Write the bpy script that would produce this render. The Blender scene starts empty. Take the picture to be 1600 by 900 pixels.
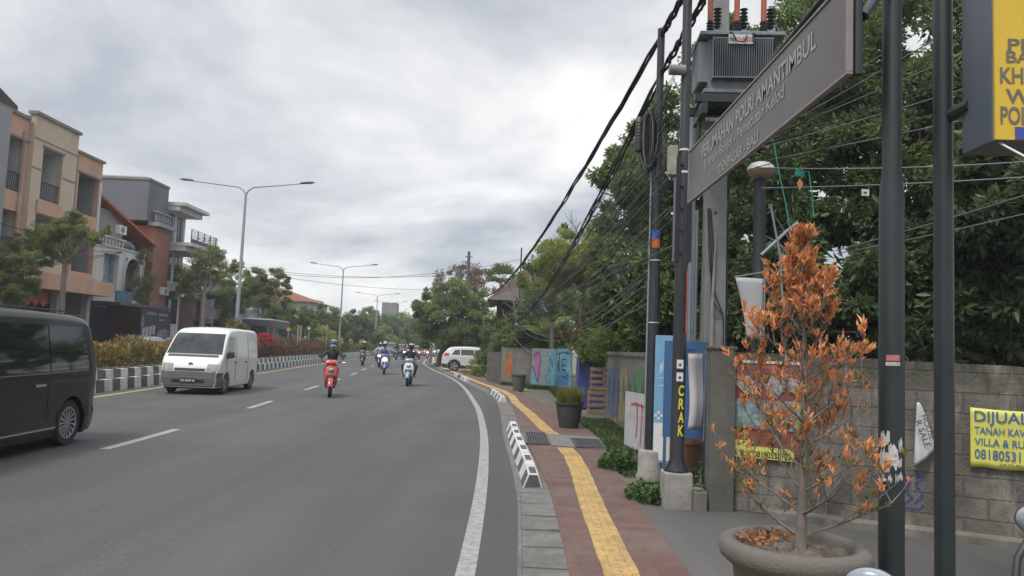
import bpy, bmesh, math, random
import numpy as np
from mathutils import Vector, Matrix, Euler
random.seed(7); RNG = np.random.default_rng(7)
PI = math.pi; R = math.radians
scene = bpy.context.scene
COL = scene.collection
# ---------------------------------------------------------------- camera numbers
PITCH, ROLL, FPX, EYE = R(4.6), R(2.4), 1180.0, 1.65
def ray(x, y):
    u, v, w = (x-800)/FPX, (450-y)/FPX, -1
    a = u*math.cos(ROLL)-v*math.sin(ROLL); b = u*math.sin(ROLL)+v*math.cos(ROLL)
    t = PI/2+PITCH
    return a, b*math.cos(t)-w*math.sin(t), b*math.sin(t)+w*math.cos(t)
def G(x, y, z=0):
    d = ray(x, y); k = (z-EYE)/d[2]; return (d[0]*k, d[1]*k)
def P(x, y, Y):
    d = ray(x, y); k = Y/d[1]; return (d[0]*k, Y, EYE+d[2]*k)
def Wx(x, y, X=-23):
    d = ray(x, y); k = X/d[0]; return (d[1]*k, EYE+d[2]*k)
# ---------------------------------------------------------------- object helpers
def link(o): COL.objects.link(o); return o
def thing(name, label, cat, loc=(0,0,0), rz=0, group=None, rot=None):
    o = link(bpy.data.objects.new(name, None)); o.location = loc
    o.rotation_euler = rot if rot else (0,0,rz); o.empty_display_size = .2
    o['label'] = label; o['category'] = cat
    if group: o['group'] = group
    return o
def tag(o, label=None, cat=None, group=None, kind=None):
    if label: o['label'] = label
    if cat: o['category'] = cat
    if group: o['group'] = group
    if kind: o['kind'] = kind
    return o
def dup(root, loc, rz=None, label=None, group=None, deep=True):
    r = root.copy(); link(r); r.location = loc
    if rz is not None: r.rotation_euler = (r.rotation_euler[0], r.rotation_euler[1], rz)
    if label: r['label'] = label
    if group: r['group'] = group
    def rec(src, dst):
        for ch in list(src.children):
            c = ch.copy(); link(c); c.parent = dst; rec(ch, c)
    if deep: rec(root, r)
    return r
def fast(name, V, F, mats, parent=None, fm=None, smooth=False, uv=None):
    """numpy quads/tris -> mesh object"""
    V = np.asarray(V, dtype=np.float32); F = np.asarray(F, dtype=np.int32)
    me = bpy.data.meshes.new(name); n, k = F.shape
    me.vertices.add(len(V)); me.vertices.foreach_set('co', V.ravel())
    me.loops.add(n*k); me.loops.foreach_set('vertex_index', F.ravel())
    me.polygons.add(n); me.polygons.foreach_set('loop_start', np.arange(n, dtype=np.int32)*k)
    if fm is not None: me.polygons.foreach_set('material_index', np.asarray(fm, dtype=np.int32))
    if smooth: me.polygons.foreach_set('use_smooth', np.ones(n, dtype=bool))
    for m in (mats if isinstance(mats, (list, tuple)) else [mats]): me.materials.append(m)
    me.update(calc_edges=True); me.validate()
    o = link(bpy.data.objects.new(name, me)); o.parent = parent
    return o
class MB:
    def __init__(s): s.v = []; s.f = []; s.m = []
    def add(s, v, f, m=0):
        b = len(s.v); s.v += [tuple(q) for q in v]; s.f += [tuple(b+i for i in q) for q in f]; s.m += [m]*len(f); return s
    def box(s, c, sz, rz=0, m=0, M=None):
        x, y, z = sz[0]/2, sz[1]/2, sz[2]/2
        p = [Vector((a*x, b*y, d*z)) for a in (-1,1) for b in (-1,1) for d in (-1,1)]
        T = Matrix.Translation(c) @ (M if M else Matrix.Rotation(rz, 4, 'Z'))
        return s.add([T @ q for q in p], [(0,1,3,2),(4,6,7,5),(0,4,5,1),(2,3,7,6),(0,2,6,4),(1,5,7,3)], m)
    def b2(s, a, b, m=0):
        return s.box([(a[i]+b[i])/2 for i in range(3)], [abs(b[i]-a[i]) for i in range(3)], 0, m)
    def tube(s, pts, r, n=8, m=0, cap=True):
        pts = [Vector(p) for p in pts]; rr = r if isinstance(r, (list, tuple)) else [r]*len(pts)
        V = []; F = []; up = None
        for i, p in enumerate(pts):
            d = (pts[min(i+1, len(pts)-1)]-pts[max(i-1, 0)])
            if d.length < 1e-9: d = Vector((0,0,1))
            d.normalize()
            if up is None: up = Vector((0,0,1)) if abs(d.z) < .9 else Vector((1,0,0))
            a = d.cross(up)
            if a.length < 1e-6: a = d.cross(Vector((0,1,0)))
            a.normalize(); b = a.cross(d).normalized(); up = b
            for k in range(n):
                t = 2*PI*k/n; V.append(p+(a*math.cos(t)+b*math.sin(t))*rr[i])
        for i in range(len(pts)-1):
            for k in range(n):
                F.append((i*n+k, i*n+(k+1) % n, (i+1)*n+(k+1) % n, (i+1)*n+k))
        if cap: F.append(tuple(range(n))[::-1]); F.append(tuple((len(pts)-1)*n+k for k in range(n)))
        return s.add(V, F, m)
    def lathe(s, prof, c=(0,0,0), n=24, m=0, M=None, sy=1, cap=True):
        V = []; F = []
        for (r, z) in prof:
            for k in range(n):
                t = 2*PI*k/n; q = Vector((r*math.cos(t), sy*r*math.sin(t), z))
                if M: q = M @ q
                V.append(q+Vector(c))
        for i in range(len(prof)-1):
            for k in range(n): F.append((i*n+k, i*n+(k+1) % n, (i+1)*n+(k+1) % n, (i+1)*n+k))
        if cap: F.append(tuple(range(n))[::-1]); F.append(tuple((len(prof)-1)*n+k for k in range(n)))
        return s.add(V, F, m)
    def loft(s, rings, n=14, m=0):
        """rings: (x, z, half_width_y, half_depth, tilt) ellipses stacked; the depth axis turns with tilt"""
        V = []; F = []
        for (x, z, a, b, t) in rings:
            for k in range(n):
                q = 2*PI*k/n; cx, cy = math.cos(q), math.sin(q)
                px = abs(cx)**.75*math.copysign(1, cx)*b; py = abs(cy)**.75*math.copysign(1, cy)*a
                V.append((x+px*math.cos(t), py, z+px*math.sin(t)))
        for i in range(len(rings)-1):
            for k in range(n): F.append((i*n+k, i*n+(k+1) % n, (i+1)*n+(k+1) % n, (i+1)*n+k))
        F.append(tuple(range(n))[::-1]); F.append(tuple((len(rings)-1)*n+k for k in range(n)))
        return s.add(V, F, m)
    def grid(s, pts, m=0):
        """pts: rows of points"""
        h = len(pts); w = len(pts[0])
        return s.add([p for r in pts for p in r], [(i*w+j, i*w+j+1, (i+1)*w+j+1, (i+1)*w+j) for i in range(h-1) for j in range(w-1)], m)
    def prism(s, poly, a, b, M=None, m=0):
        """poly in xy, from z=a to z=b, then M"""
        n = len(poly); V = [Vector((x, y, a)) for x, y in poly]+[Vector((x, y, b)) for x, y in poly]
        if M: V = [M @ v for v in V]
        return s.add(V, [tuple(range(n))[::-1], tuple(range(n, 2*n))]+[(i, (i+1) % n, n+(i+1) % n, n+i) for i in range(n)], m)
    def build(s, name, mats, parent=None, smooth=None, bevel=0):
        me = bpy.data.meshes.new(name); me.from_pydata(s.v, [], s.f)
        for q in (mats if isinstance(mats, (list, tuple)) else [mats]): me.materials.append(q)
        me.polygons.foreach_set('material_index', s.m)
        bm = bmesh.new(); bm.from_mesh(me)
        bmesh.ops.recalc_face_normals(bm, faces=bm.faces)
        if bevel: bmesh.ops.bevel(bm, geom=[e for e in bm.edges if e.calc_face_angle(0) > .6], offset=bevel, segments=2, affect='EDGES', profile=.6, clamp_overlap=True)
        bm.to_mesh(me); bm.free()
        if smooth is not None:
            me.polygons.foreach_set('use_smooth', [True]*len(me.polygons)); me.set_sharp_from_angle(angle=R(smooth))
        me.update()
        o = link(bpy.data.objects.new(name, me)); o.parent = parent
        return o
def ipl(y, T):
    return float(np.interp(y, [t[0] for t in T], [t[1] for t in T]))
def frame(o, xd, yd):
    x = Vector(xd).normalized(); y = Vector(yd).normalized(); z = x.cross(y).normalized(); y = z.cross(x)
    M = Matrix((x, y, z)).transposed().to_4x4(); M.translation = Vector(o); return M
def text(s, w, h, mat, M, parent, off=.0, name='lettering', ext=.002, shear=0, align='C'):
    """flat raised lettering, fitted to w x h, centred on the origin of M (x right, y up, z out)"""
    cu = bpy.data.curves.new('t', 'FONT'); cu.body = s; cu.size = 1; cu.extrude = 0; cu.offset = off; cu.shear = shear; cu.resolution_u = 3
    ob = link(bpy.data.objects.new('t', cu)); dg = bpy.context.evaluated_depsgraph_get()
    me = bpy.data.meshes.new_from_object(ob.evaluated_get(dg)); bpy.data.objects.remove(ob); bpy.data.curves.remove(cu)
    co = np.array([v.co[:] for v in me.vertices]); lo, hi = co.min(0), co.max(0)
    sx = w/(hi[0]-lo[0]) if w else h/(hi[1]-lo[1]); sy = h/(hi[1]-lo[1])
    ox = (lo[0]+hi[0])/2 if align == 'C' else lo[0]
    for v in me.vertices: v.co = M @ Vector(((v.co.x-ox)*sx, (v.co.y-(lo[1]+hi[1])/2)*sy, ext))
    me.materials.clear(); me.materials.append(mat); me.name = name
    o = link(bpy.data.objects.new(name, me)); o.parent = parent; return o
# ---------------------------------------------------------------- materials
def _nt(name):
    m = bpy.data.materials.new(name); m.use_nodes = True; nt = m.node_tree; nt.nodes.clear()
    out = nt.nodes.new('ShaderNodeOutputMaterial'); b = nt.nodes.new('ShaderNodeBsdfPrincipled')
    nt.links.new(b.outputs[0], out.inputs[0]); return m, nt, b, out
def N(nt, t, **k):
    n = nt.nodes.new(t)
    for a, v in k.items():
        if a in n.inputs: n.inputs[a].default_value = v
        else: setattr(n, a, v)
    return n
def mix(nt, f, a, b, mode='MIX'):
    n = nt.nodes.new('ShaderNodeMix'); n.data_type = 'RGBA'; n.blend_type = mode; n.clamp_factor = True
    def put(sock, v):
        if hasattr(v, 'is_linked') or isinstance(v, bpy.types.NodeSocket): nt.links.new(v, sock)
        else: sock.default_value = v if isinstance(v, (int, float)) else (*v[:3], 1)
    put(n.inputs[0], f); put(n.inputs[6], a); put(n.inputs[7], b); return n.outputs[2]
def ramp(nt, src, a, b):
    n = nt.nodes.new('ShaderNodeMapRange'); n.inputs[1].default_value = a; n.inputs[2].default_value = b
    nt.links.new(src, n.inputs[0]); return n.outputs[0]
def noise(nt, scale, detail=4, rough=.6, vec=None, sc3=None):
    tc = nt.nodes.new('ShaderNodeTexCoord'); n = nt.nodes.new('ShaderNodeTexNoise')
    n.inputs['Scale'].default_value = scale; n.inputs['Detail'].default_value = detail; n.inputs['Roughness'].default_value = rough
    if sc3:
        mp = nt.nodes.new('ShaderNodeMapping'); mp.inputs['Scale'].default_value = sc3
        nt.links.new(tc.outputs['Object'], mp.inputs[0]); nt.links.new(mp.outputs[0], n.inputs[0])
    else: nt.links.new(tc.outputs['Object'], n.inputs[0])
    return n.outputs[0]
def mat(name, col, rough=.7, var=.25, scale=6, bump=0, metal=0, dirt=None, dirt_amt=.5, dscale=1.2, streak=False, spec=.5, coat=0, bscale=60, emit=0):
    m, nt, b, out = _nt(name)
    c = mix(nt, ramp(nt, noise(nt, scale), .3, .7), [q*(1-var) for q in col], [min(1, q*(1+var)) for q in col])
    if dirt:
        f = noise(nt, dscale, 6, .7, sc3=(1, 1, .18) if streak else None)
        n = nt.nodes.new('ShaderNodeMath'); n.operation = 'MULTIPLY'; nt.links.new(ramp(nt, f, .45, .72), n.inputs[0]); n.inputs[1].default_value = dirt_amt
        c = mix(nt, n.outputs[0], c, dirt)
    nt.links.new(c, b.inputs['Base Color'])
    b.inputs['Roughness'].default_value = rough; b.inputs['Metallic'].default_value = metal
    b.inputs['Specular IOR Level'].default_value = spec; b.inputs['Coat Weight'].default_value = coat; b.inputs['Coat Roughness'].default_value = .06
    if emit:
        b.inputs['Emission Color'].default_value = (*col, 1); b.inputs['Emission Strength'].default_value = emit
    if bump:
        bp = N(nt, 'ShaderNodeBump'); bp.inputs['Strength'].default_value = bump; bp.inputs['Distance'].default_value = .02
        nt.links.new(noise(nt, bscale, 5), bp.inputs['Height']); nt.links.new(bp.outputs[0], b.inputs['Normal'])
    return m
def leafmat(name, cols, trans=.25, rough=.5, patch=.6):
    """leaves: colour differs from leaf to leaf, and in larger patches by noise"""
    m, nt, b, out = _nt(name)
    g = nt.nodes.new('ShaderNodeNewGeometry'); cr = nt.nodes.new('ShaderNodeValToRGB')
    el = cr.color_ramp.elements
    while len(el) < len(cols): el.new(.5)
    for i, c in enumerate(cols):
        el[i].position = i/(len(cols)-1); el[i].color = (*c, 1)
    nt.links.new(g.outputs['Random Per Island'], cr.inputs[0])
    c = mix(nt, ramp(nt, noise(nt, patch, 3), .35, .65), cr.outputs[0], [q*.75 for q in cols[0]]) if patch else cr.outputs[0]
    if patch: nt.nodes[-1]
    nt.links.new(c, b.inputs['Base Color']); b.inputs['Roughness'].default_value = rough; b.inputs['Specular IOR Level'].default_value = .35
    t = nt.nodes.new('ShaderNodeBsdfTranslucent'); nt.links.new(c, t.inputs[0])
    mx = nt.nodes.new('ShaderNodeMixShader'); mx.inputs[0].default_value = trans
    nt.links.new(b.outputs[0], mx.inputs[1]); nt.links.new(t.outputs[0], mx.inputs[2]); nt.links.new(mx.outputs[0], out.inputs[0])
    return m
def glass(name, tint=(.02,.025,.03), rough=.05):
    return mat(name, tint, rough, .05, 2, spec=.8)
# ================================================================ camera, sky, light
cam = bpy.data.cameras.new('camera'); camo = link(bpy.data.objects.new('camera', cam))
cam.sensor_width = 36; cam.lens = FPX/1600*36; cam.clip_end = 3000; cam.clip_start = .05
camo.location = (0, 0, EYE)
camo.rotation_euler = (Matrix.Rotation(PI/2+PITCH, 3, 'X') @ Matrix.Rotation(ROLL, 3, 'Z')).to_euler()
scene.camera = camo
scene.view_settings.view_transform = 'Standard'; scene.view_settings.look = 'None'
scene.view_settings.exposure = .58; scene.view_settings.gamma = 1
w = bpy.data.worlds.new('World'); scene.world = w; w.use_nodes = True; nt = w.node_tree; nt.nodes.clear()
SUN_EL, SUN_AZ = R(58), R(215)
sky = nt.nodes.new('ShaderNodeTexSky'); sky.sky_type = 'NISHITA'; sky.sun_disc = False; sky.sun_elevation = SUN_EL; sky.sun_rotation = SUN_AZ
tc = nt.nodes.new('ShaderNodeTexCoord'); sep = nt.nodes.new('ShaderNodeSeparateXYZ'); nt.links.new(tc.outputs['Generated'], sep.inputs[0])
# clouds lie on a flat layer: direction / (z + small) gives their perspective
mz = N(nt, 'ShaderNodeMath', operation='ADD'); mz.inputs[1].default_value = .26; nt.links.new(sep.outputs[2], mz.inputs[0])
mz2 = N(nt, 'ShaderNodeMath', operation='MAXIMUM'); mz2.inputs[1].default_value = .05; nt.links.new(mz.outputs[0], mz2.inputs[0])
dv = nt.nodes.new('ShaderNodeVectorMath'); dv.operation = 'DIVIDE'
cb = nt.nodes.new('ShaderNodeCombineXYZ')
for i in range(3): nt.links.new(mz2.outputs[0], cb.inputs[i])
nt.links.new(tc.outputs['Generated'], dv.inputs[0]); nt.links.new(cb.outputs[0], dv.inputs[1])
mp = nt.nodes.new('ShaderNodeMapping'); mp.inputs['Location'].default_value = (3.1, 7.7, 0); mp.inputs['Scale'].default_value = (1, 1, .0)
nt.links.new(dv.outputs[0], mp.inputs[0])
def cn(scale, detail, rough, dist=0):
    n = nt.nodes.new('ShaderNodeTexNoise'); n.inputs['Scale'].default_value = scale; n.inputs['Detail'].default_value = detail
    n.inputs['Roughness'].default_value = rough; n.inputs['Distortion'].default_value = dist; nt.links.new(mp.outputs[0], n.inputs[0]); return n.outputs[0]
big = ramp(nt, cn(1.15, 7, .54, .3), .39, .62); fine = ramp(nt, cn(3.2, 8, .56, .2), .3, .72)
c1 = mix(nt, big, (.375,.395,.435), (.73,.72,.705)); c2 = mix(nt, fine, (.85,.87,.90), (1.08,1.08,1.07))
cl = mix(nt, 1.0, c1, c2, 'MULTIPLY')
bg1 = nt.nodes.new('ShaderNodeBackground'); bg1.inputs[1].default_value = .08; nt.links.new(sky.outputs[0], bg1.inputs[0])
bg2 = nt.nodes.new('ShaderNodeBackground'); nt.links.new(cl, bg2.inputs[0])
# an overcast sky is brightest overhead
st = nt.nodes.new('ShaderNodeMapRange'); st.inputs[1].default_value = .45; st.inputs[2].default_value = 1.0; st.inputs[3].default_value = 1.0; st.inputs[4].default_value = 2.4
nt.links.new(sep.outputs[2], st.inputs[0]); nt.links.new(st.outputs[0], bg2.inputs[1])
ms = nt.nodes.new('ShaderNodeMixShader'); ms.inputs[0].default_value = .93
nt.links.new(bg1.outputs[0], ms.inputs[1]); nt.links.new(bg2.outputs[0], ms.inputs[2])
wo = nt.nodes.new('ShaderNodeOutputWorld'); nt.links.new(ms.outputs[0], wo.inputs[0])
sl = bpy.data.lights.new('sun', 'SUN'); sl.energy = 1.9; sl.angle = R(14); sl.color = (1, .96, .9)
so = link(bpy.data.objects.new('sun', sl)); so.location = (0, 0, 50)
sd = Vector((math.sin(SUN_AZ)*math.cos(SUN_EL), math.cos(SUN_AZ)*math.cos(SUN_EL), math.sin(SUN_EL)))
so.rotation_euler = sd.to_track_quat('Z', 'Y').to_euler()
# ================================================================ course of the road
EDGE = [(-30,-.3),(0,-.3),(7,-.24),(10,-.27),(14.5,-.4),(20.3,-.74),(29,-1.56),(34,-2.15),(40.2,-3.05),(49.7,-4.8),(57.5,-6.1),(70,-7.9),(87,-9.5),(110,-11.5),(140,-14.2),(200,-21),(320,-40)]
KERB = [(-30,.06),(0,.06),(9.2,.2),(13.6,.0),(20,-.15),(23.5,-.28),(27.6,-.68),(36.3,-2.16),(42,-2.98),(46.4,-3.9),(57.5,-5.4),(70,-7.2),(87,-8.8),(110,-10.8),(140,-13.5),(200,-20.3),(320,-39.3)]
PAVR = [(-30,1.4),(5,1.4),(9,1.5),(11,1.55),(13,1.75),(16,1.78),(20,1.4),(25,1.0),(30,.35),(36,-.75),(42,-1.75),(50,-3.2),(60,-4.6),(80,-7.0),(110,-9.0),(140,-11.7),(200,-18.4),(320,-37)]
YEL = [(-30,-9.6),(0,-9.7),(10,-9.9),(18.9,-10.33),(23.8,-10.8),(39,-12.0),(49.7,-13.1),(65,-14.3),(90,-16.3),(120,-18.9),(150,-22.2),(200,-28.8),(320,-48)]
MEDK = [(-30,-10.3),(0,-10.4),(10,-10.55),(20,-11.0),(25.3,-11.45),(40.4,-12.9),(54,-14.0),(78,-15.9),(99,-17.6),(120,-19.6),(150,-22.9),(200,-29.5),(320,-49)]
LANE = [(-30,-5.4),(0,-5.5),(10.8,-5.62),(13.4,-5.75),(18,-6.05),(20.2,-6.25),(25.4,-6.75),(30.4,-7.15),(38.2,-7.9),(45,-8.7),(60,-10.4),(90,-12.9),(120,-15.6),(200,-25)]
def cs(T, ys): return np.interp(ys, [t[0] for t in T], [t[1] for t in T])
def smooth_curve(T):
    ys = np.arange(-30, 320.1, 1.0); x = cs(T, ys)
    for _ in range(3): x[1:-1] = (x[:-2]+2*x[1:-1]+x[2:])/4
    return list(zip(ys.tolist(), x.tolist()))
EDGE, KERB, PAVR, YEL, MEDK, LANE = [smooth_curve(T) for T in (EDGE, KERB, PAVR, YEL, MEDK, LANE)]
def strip(mb, A, B, ys, z=0, m=0, da=0, db=0):
    ys = np.asarray(ys, float); a = cs(A, ys)+da; b = cs(B, ys)+db
    zz = z if hasattr(z, '__len__') else [z]*len(ys)
    mb.grid([[(a[i], ys[i], zz[i]), (b[i], ys[i], zz[i])] for i in range(len(ys))], m)
def S(o, label=None): o['kind'] = 'structure'; return o
# asphalt
def asphalt(name, base, wear=1):
    m, nt, b, out = _nt(name)
    f1 = ramp(nt, noise(nt, 95, 3, .85), .38, .66); c = mix(nt, f1, [q*.62 for q in base], [q*1.42 for q in base])
    f2 = ramp(nt, noise(nt, .55, 6, .6, sc3=(1, .25, 1)), .38, .64); c = mix(nt, f2, c, mix(nt, .45, c, [q*1.5 for q in base]))
    tr_ = ramp(nt, noise(nt, 1.1, 4, .55, sc3=(1, .03, 1)), .42, .62); c = mix(nt, tr_, mix(nt, .5, c, [q*.72 for q in base]), c)
    f3 = ramp(nt, noise(nt, .22, 4, .6), .52, .7)
    c = mix(nt, f3, c, mix(nt, .5, c, [q*.62 for q in base]))
    if wear:  # chalky specks and dust, patchy
        sp = ramp(nt, noise(nt, 22, 6, .8), .56, .68); ar = ramp(nt, noise(nt, .45, 3, .6), .46, .60)
        vo = nt.nodes.new('ShaderNodeTexVoronoi'); vo.feature = 'DISTANCE_TO_EDGE'; vo.inputs['Scale'].default_value = .42; tcv = nt.nodes.new('ShaderNodeTexCoord'); nd = nt.nodes.new('ShaderNodeTexNoise'); nd.inputs['Scale'].default_value = 2.5; nd.inputs['Detail'].default_value = 5; nt.links.new(tcv.outputs['Object'], nd.inputs[0]); vv = mix(nt, .16, tcv.outputs['Object'], nd.outputs[1]); nt.links.new(vv, vo.inputs[0])
        ck = nt.nodes.new('ShaderNodeMapRange'); ck.inputs[1].default_value = 0; ck.inputs[2].default_value = .0045; ck.inputs[3].default_value = .55; ck.inputs[4].default_value = 0; nt.links.new(vo.outputs[0], ck.inputs[0]); ca = N(nt, 'ShaderNodeMath', operation='MULTIPLY'); nt.links.new(ck.outputs[0], ca.inputs[0]); nt.links.new(ramp(nt, noise(nt, .16, 2, .5), .5, .6), ca.inputs[1]); c = mix(nt, ca.outputs[0], c, [q*.4 for q in base])
        mm = N(nt, 'ShaderNodeMath', operation='MULTIPLY'); nt.links.new(sp, mm.inputs[0]); nt.links.new(ar, mm.inputs[1])
        c = mix(nt, mm.outputs[0], c, (.17,.17,.165))
    nt.links.new(c, b.inputs['Base Color']); b.inputs['Roughness'].default_value = .82; b.inputs['Specular IOR Level'].default_value = .35
    bp = N(nt, 'ShaderNodeBump'); bp.inputs['Strength'].default_value = .35; bp.inputs['Distance'].default_value = .01
    nt.links.new(noise(nt, 260, 3), bp.inputs['Height']); nt.links.new(bp.outputs[0], b.inputs['Normal'])
    return m
M_ASPH = asphalt('asphalt', (.074,.073,.074)); M_ASPH2 = asphalt('asphalt_apron', (.092,.089,.085))
M_EARTH = mat('earth', (.13,.115,.09), .95, .3, 2, .5, dirt=(.07,.09,.035), dirt_amt=.8, dscale=.35)
M_CONC = mat('concrete_gutter', (.145,.14,.132), .9, .25, 9, .5, dirt=(.07,.068,.064), dirt_amt=.8, dscale=1.3)
def line_mat(name, col, amt=.55):
    m, nt, b, out = _nt(name)
    f = ramp(nt, noise(nt, 11, 8, .8), .44, .60); mm = N(nt, 'ShaderNodeMath', operation='MULTIPLY'); nt.links.new(f, mm.inputs[0]); mm.inputs[1].default_value = amt
    c = mix(nt, mm.outputs[0], col, (.16,.16,.16)); nt.links.new(c, b.inputs['Base Color']); b.inputs['Roughness'].default_value = .7
    return m
M_WLINE = line_mat('white_road_paint', (.30,.30,.29), .9); M_YLINE = line_mat('yellow_road_paint', (.45,.33,.12), .8)
g = MB(); g.add([(-900,-80,-.02),(900,-80,-.02),(900,1500,-.02),(-900,1500,-.02)], [(0,1,2,3)]); S(g.build('ground', M_EARTH))
ys = np.arange(-25, 318, 1.0)
g = MB(); strip(g, MEDK, KERB, ys, 0.0, 0, -.05, .05); S(g.build('road', M_ASPH))
g = MB(); strip(g, MEDK, MEDK, ys, 0.0, 0, -11.2, -2.15); S(g.build('opposite_road', M_ASPH))
g = MB(); strip(g, MEDK, MEDK, ys, .12, 0, -14.6, -11.2)
a = cs(MEDK, ys)-11.2; g.grid([[(a[i], ys[i], -.01) for i in range(len(ys))], [(a[i], ys[i], .12) for i in range(len(ys))]])
S(g.build('far_pavement', mat('paving_grey', (.24,.22,.2), .9, .2, 3, .3)))
# side street apron on the right
g = MB(); g.grid([[(1.3,-25,.001),(14,-25,.001)], [(1.3,4,.001),(14,4,.001)], [(1.3,8.6,.001),(14,8.6,.001)], [(1.7,9.6,.001),(3.2,9.6,.001)]]); S(g.build('side_street', M_ASPH2))
# line markings
g = MB(); strip(g, EDGE, EDGE, np.arange(-20, 300, 1.0), .004, 0, -.072, .072); S(g.build('edge_line', M_WLINE))
g = MB(); strip(g, YEL, YEL, np.arange(-20, 300, 1.0), .004, 0, -.07, .07); S(g.build('yellow_line', M_YLINE))
g = MB()
for y0, y1 in [(-3,0),(3.5,6.2),(10.8,13.4),(17.9,20.3),(25.2,28),(30.6,33.8),(38.2,41.6),(45.2,48.5)]+[(k, k+3.3) for k in range(53, 260, 8)]:
    strip(g, LANE, LANE, np.linspace(y0, y1, 4), .004, 0, -.075, .075)
S(g.build('lane_dashes', M_WLINE))
# ---------------------------------------------------------------- pavement with tactile strip
def paver_mat():
    m, nt, b, out = _nt('red_pavers')
    tc = nt.nodes.new('ShaderNodeTexCoord'); br = nt.nodes.new('ShaderNodeTexBrick'); nt.links.new(tc.outputs['Object'], br.inputs[0])
    br.inputs['Color1'].default_value = (.132,.068,.055,1); br.inputs['Color2'].default_value = (.105,.054,.046,1); br.inputs['Mortar'].default_value = (.085,.05,.045,1)
    br.inputs['Scale'].default_value = 1; br.inputs['Mortar Size'].default_value = .006; br.inputs['Brick Width'].default_value = .3; br.inputs['Row Height'].default_value = .3; br.inputs['Bias'].default_value = 0
    br.offset = 0
    c = mix(nt, ramp(nt, noise(nt, 1.3, 6, .7), .42, .68), br.outputs[0], (.15,.11,.095)); c = mix(nt, ramp(nt, noise(nt, 3.1, 7, .75), .54, .66), c, (.085,.055,.05)); c = mix(nt, ramp(nt, noise(nt, 45, 3, .7), .68, .72), c, (.3,.27,.25))
    c = mix(nt, ramp(nt, noise(nt, 30, 4, .7), .3, .7), mix(nt, .8, c, c), mix(nt, .25, c, (.08,.05,.045)))
    nt.links.new(c, b.inputs['Base Color']); b.inputs['Roughness'].default_value = .8
    bp = N(nt, 'ShaderNodeBump'); bp.inputs['Strength'].default_value = .4; bp.inputs['Distance'].default_value = .01
    nt.links.new(noise(nt, 80, 4), bp.inputs['Height']); nt.links.new(bp.outputs[0], b.inputs['Normal'])
    return m
M_PAVE = paver_mat()
g = MB(); strip(g, KERB, PAVR, np.arange(-25, 300, 1.0), .02, 0, .36, 0)
a = cs(KERB, ys)+.36; g.grid([[(a[i], ys[i], -.01) for i in range(len(ys))], [(a[i], ys[i], .02) for i in range(len(ys))]])
S(g.build('pavement', M_PAVE))
# concrete gutter slabs beside the pavement
g = MB()
y = -8.0
while y < 9.0:
    a0, a1 = ipl(y, KERB), ipl(y+.58, KERB)
    e_ = [random.uniform(-.006,.012) for _ in range(2)]; g.add([(a0+.02,y+.1,.004),(a0+.358,y,.024+e_[0]),(a1+.358,y+.56,.024+e_[1]),(a1+.02,y+.66,.004),(a0+.02,y+.1,-.02),(a0+.358,y,-.02),(a1+.358,y+.56,-.02),(a1+.02,y+.66,-.02)],
          [(0,1,2,3),(0,4,5,1),(1,5,6,2),(2,6,7,3),(3,7,4,0)]); y += .6
strip(g, KERB, KERB, np.arange(-8, 9.1, .5), .003, 0, -.02, .015)
strip(g, KERB, KERB, np.arange(9, 60, 1), .006, 0, -.03, .40)
S(g.build('gutter', M_CONC))
# tactile strip: a ribbed yellow band with joints
M_TAC = mat('yellow_tactile', (.42,.275,.10), .8, .3, 18, .5, dirt=(.20,.145,.085), dirt_amt=.85, dscale=2.2)
M_TACD = mat('tactile_joint', (.2,.13,.05), .85)
TAC = [(-2,.9),(3,.9),(5.85,.9),(6.9,.92),(8.3,.96),(10.4,1.03),(12.0,1.05),(12.9,1.0)], [(14.9,.93),(15.5,.84),(19,.61),(23.3,.26),(26.3,.14),(29.1,-.16),(32,-.72),(35.6,-1.4),(39.7,-2.05),(46,-3.1),(55,-4.6),(62,-5.6),(78,-7.7),(110,-11)]
g = MB()
for T in TAC:
    y = T[0][0]
    while y < T[-1][0]-.01:
        yy = min(y+.297, T[-1][0]); a0, a1 = ipl(y, T), ipl(yy, T)
        for k in range(4 if y < 20 else 1):
            n = 4 if y < 20 else 1; w0 = .27/n; xa = -.135+k*w0
            g.box(((a0+a1)/2+xa+w0/2, (y+yy)/2, .024), (w0-(.014 if n > 1 else 0), yy-y+.002, .012), math.atan2(-(a1-a0), yy-y) if yy > y else 0)
        g.box(((a0+a1)/2+random.uniform(-.006,.006), (y+yy)/2, .021), (.27, yy-y-.012, .01), math.atan2(-(a1-a0), max(yy-y, .01))+random.uniform(-.012,.012))
        y += .3
S(g.build('tactile_strip', M_TAC))
# drain covers across the pavement
M_IRON = mat('grey_iron', (.07,.07,.075), .6, .2, 10, .2); M_SLAB = mat('slab', (.15,.147,.145), .85, .12, 6, .2)
g = MB(); g.add([(.34,13.3,.026),(1.72,12.9,.026),(1.78,14.7,.026),(.2,15.0,.026)], [(0,1,2,3)]); S(g.build('pavement_slab', M_SLAB))
def grate(x0, y0, x1, y1, label, n):
    t = thing('drain_grate', label, 'drain grate', ((x0+x1)/2, (y0+y1)/2, .027), 0, None)
    w, h = x1-x0, y1-y0; f = MB()
    for s in (-1, 1): f.box((s*(w/2-.02), 0, .012), (.04, h, .022)); f.box((0, s*(h/2-.02), .012), (w-.082, .038, .022))
    f.box((0, 0, .012), (w-.082, .03, .02)); f.build('frame', M_IRON, t)
    f = MB()
    for k in range(n): f.box((-w/2+.05+(w-.1)*(k+.5)/n, 0, .008), ((w-.1)/n*.5, h-.085, .012))
    f.build('bars', M_IRON, t); f = MB(); f.box((0, 0, -.001), (w-.05, h-.05, .004)); f.build('pit', mat('pit', (.012,.012,.014), .9), t)
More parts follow.
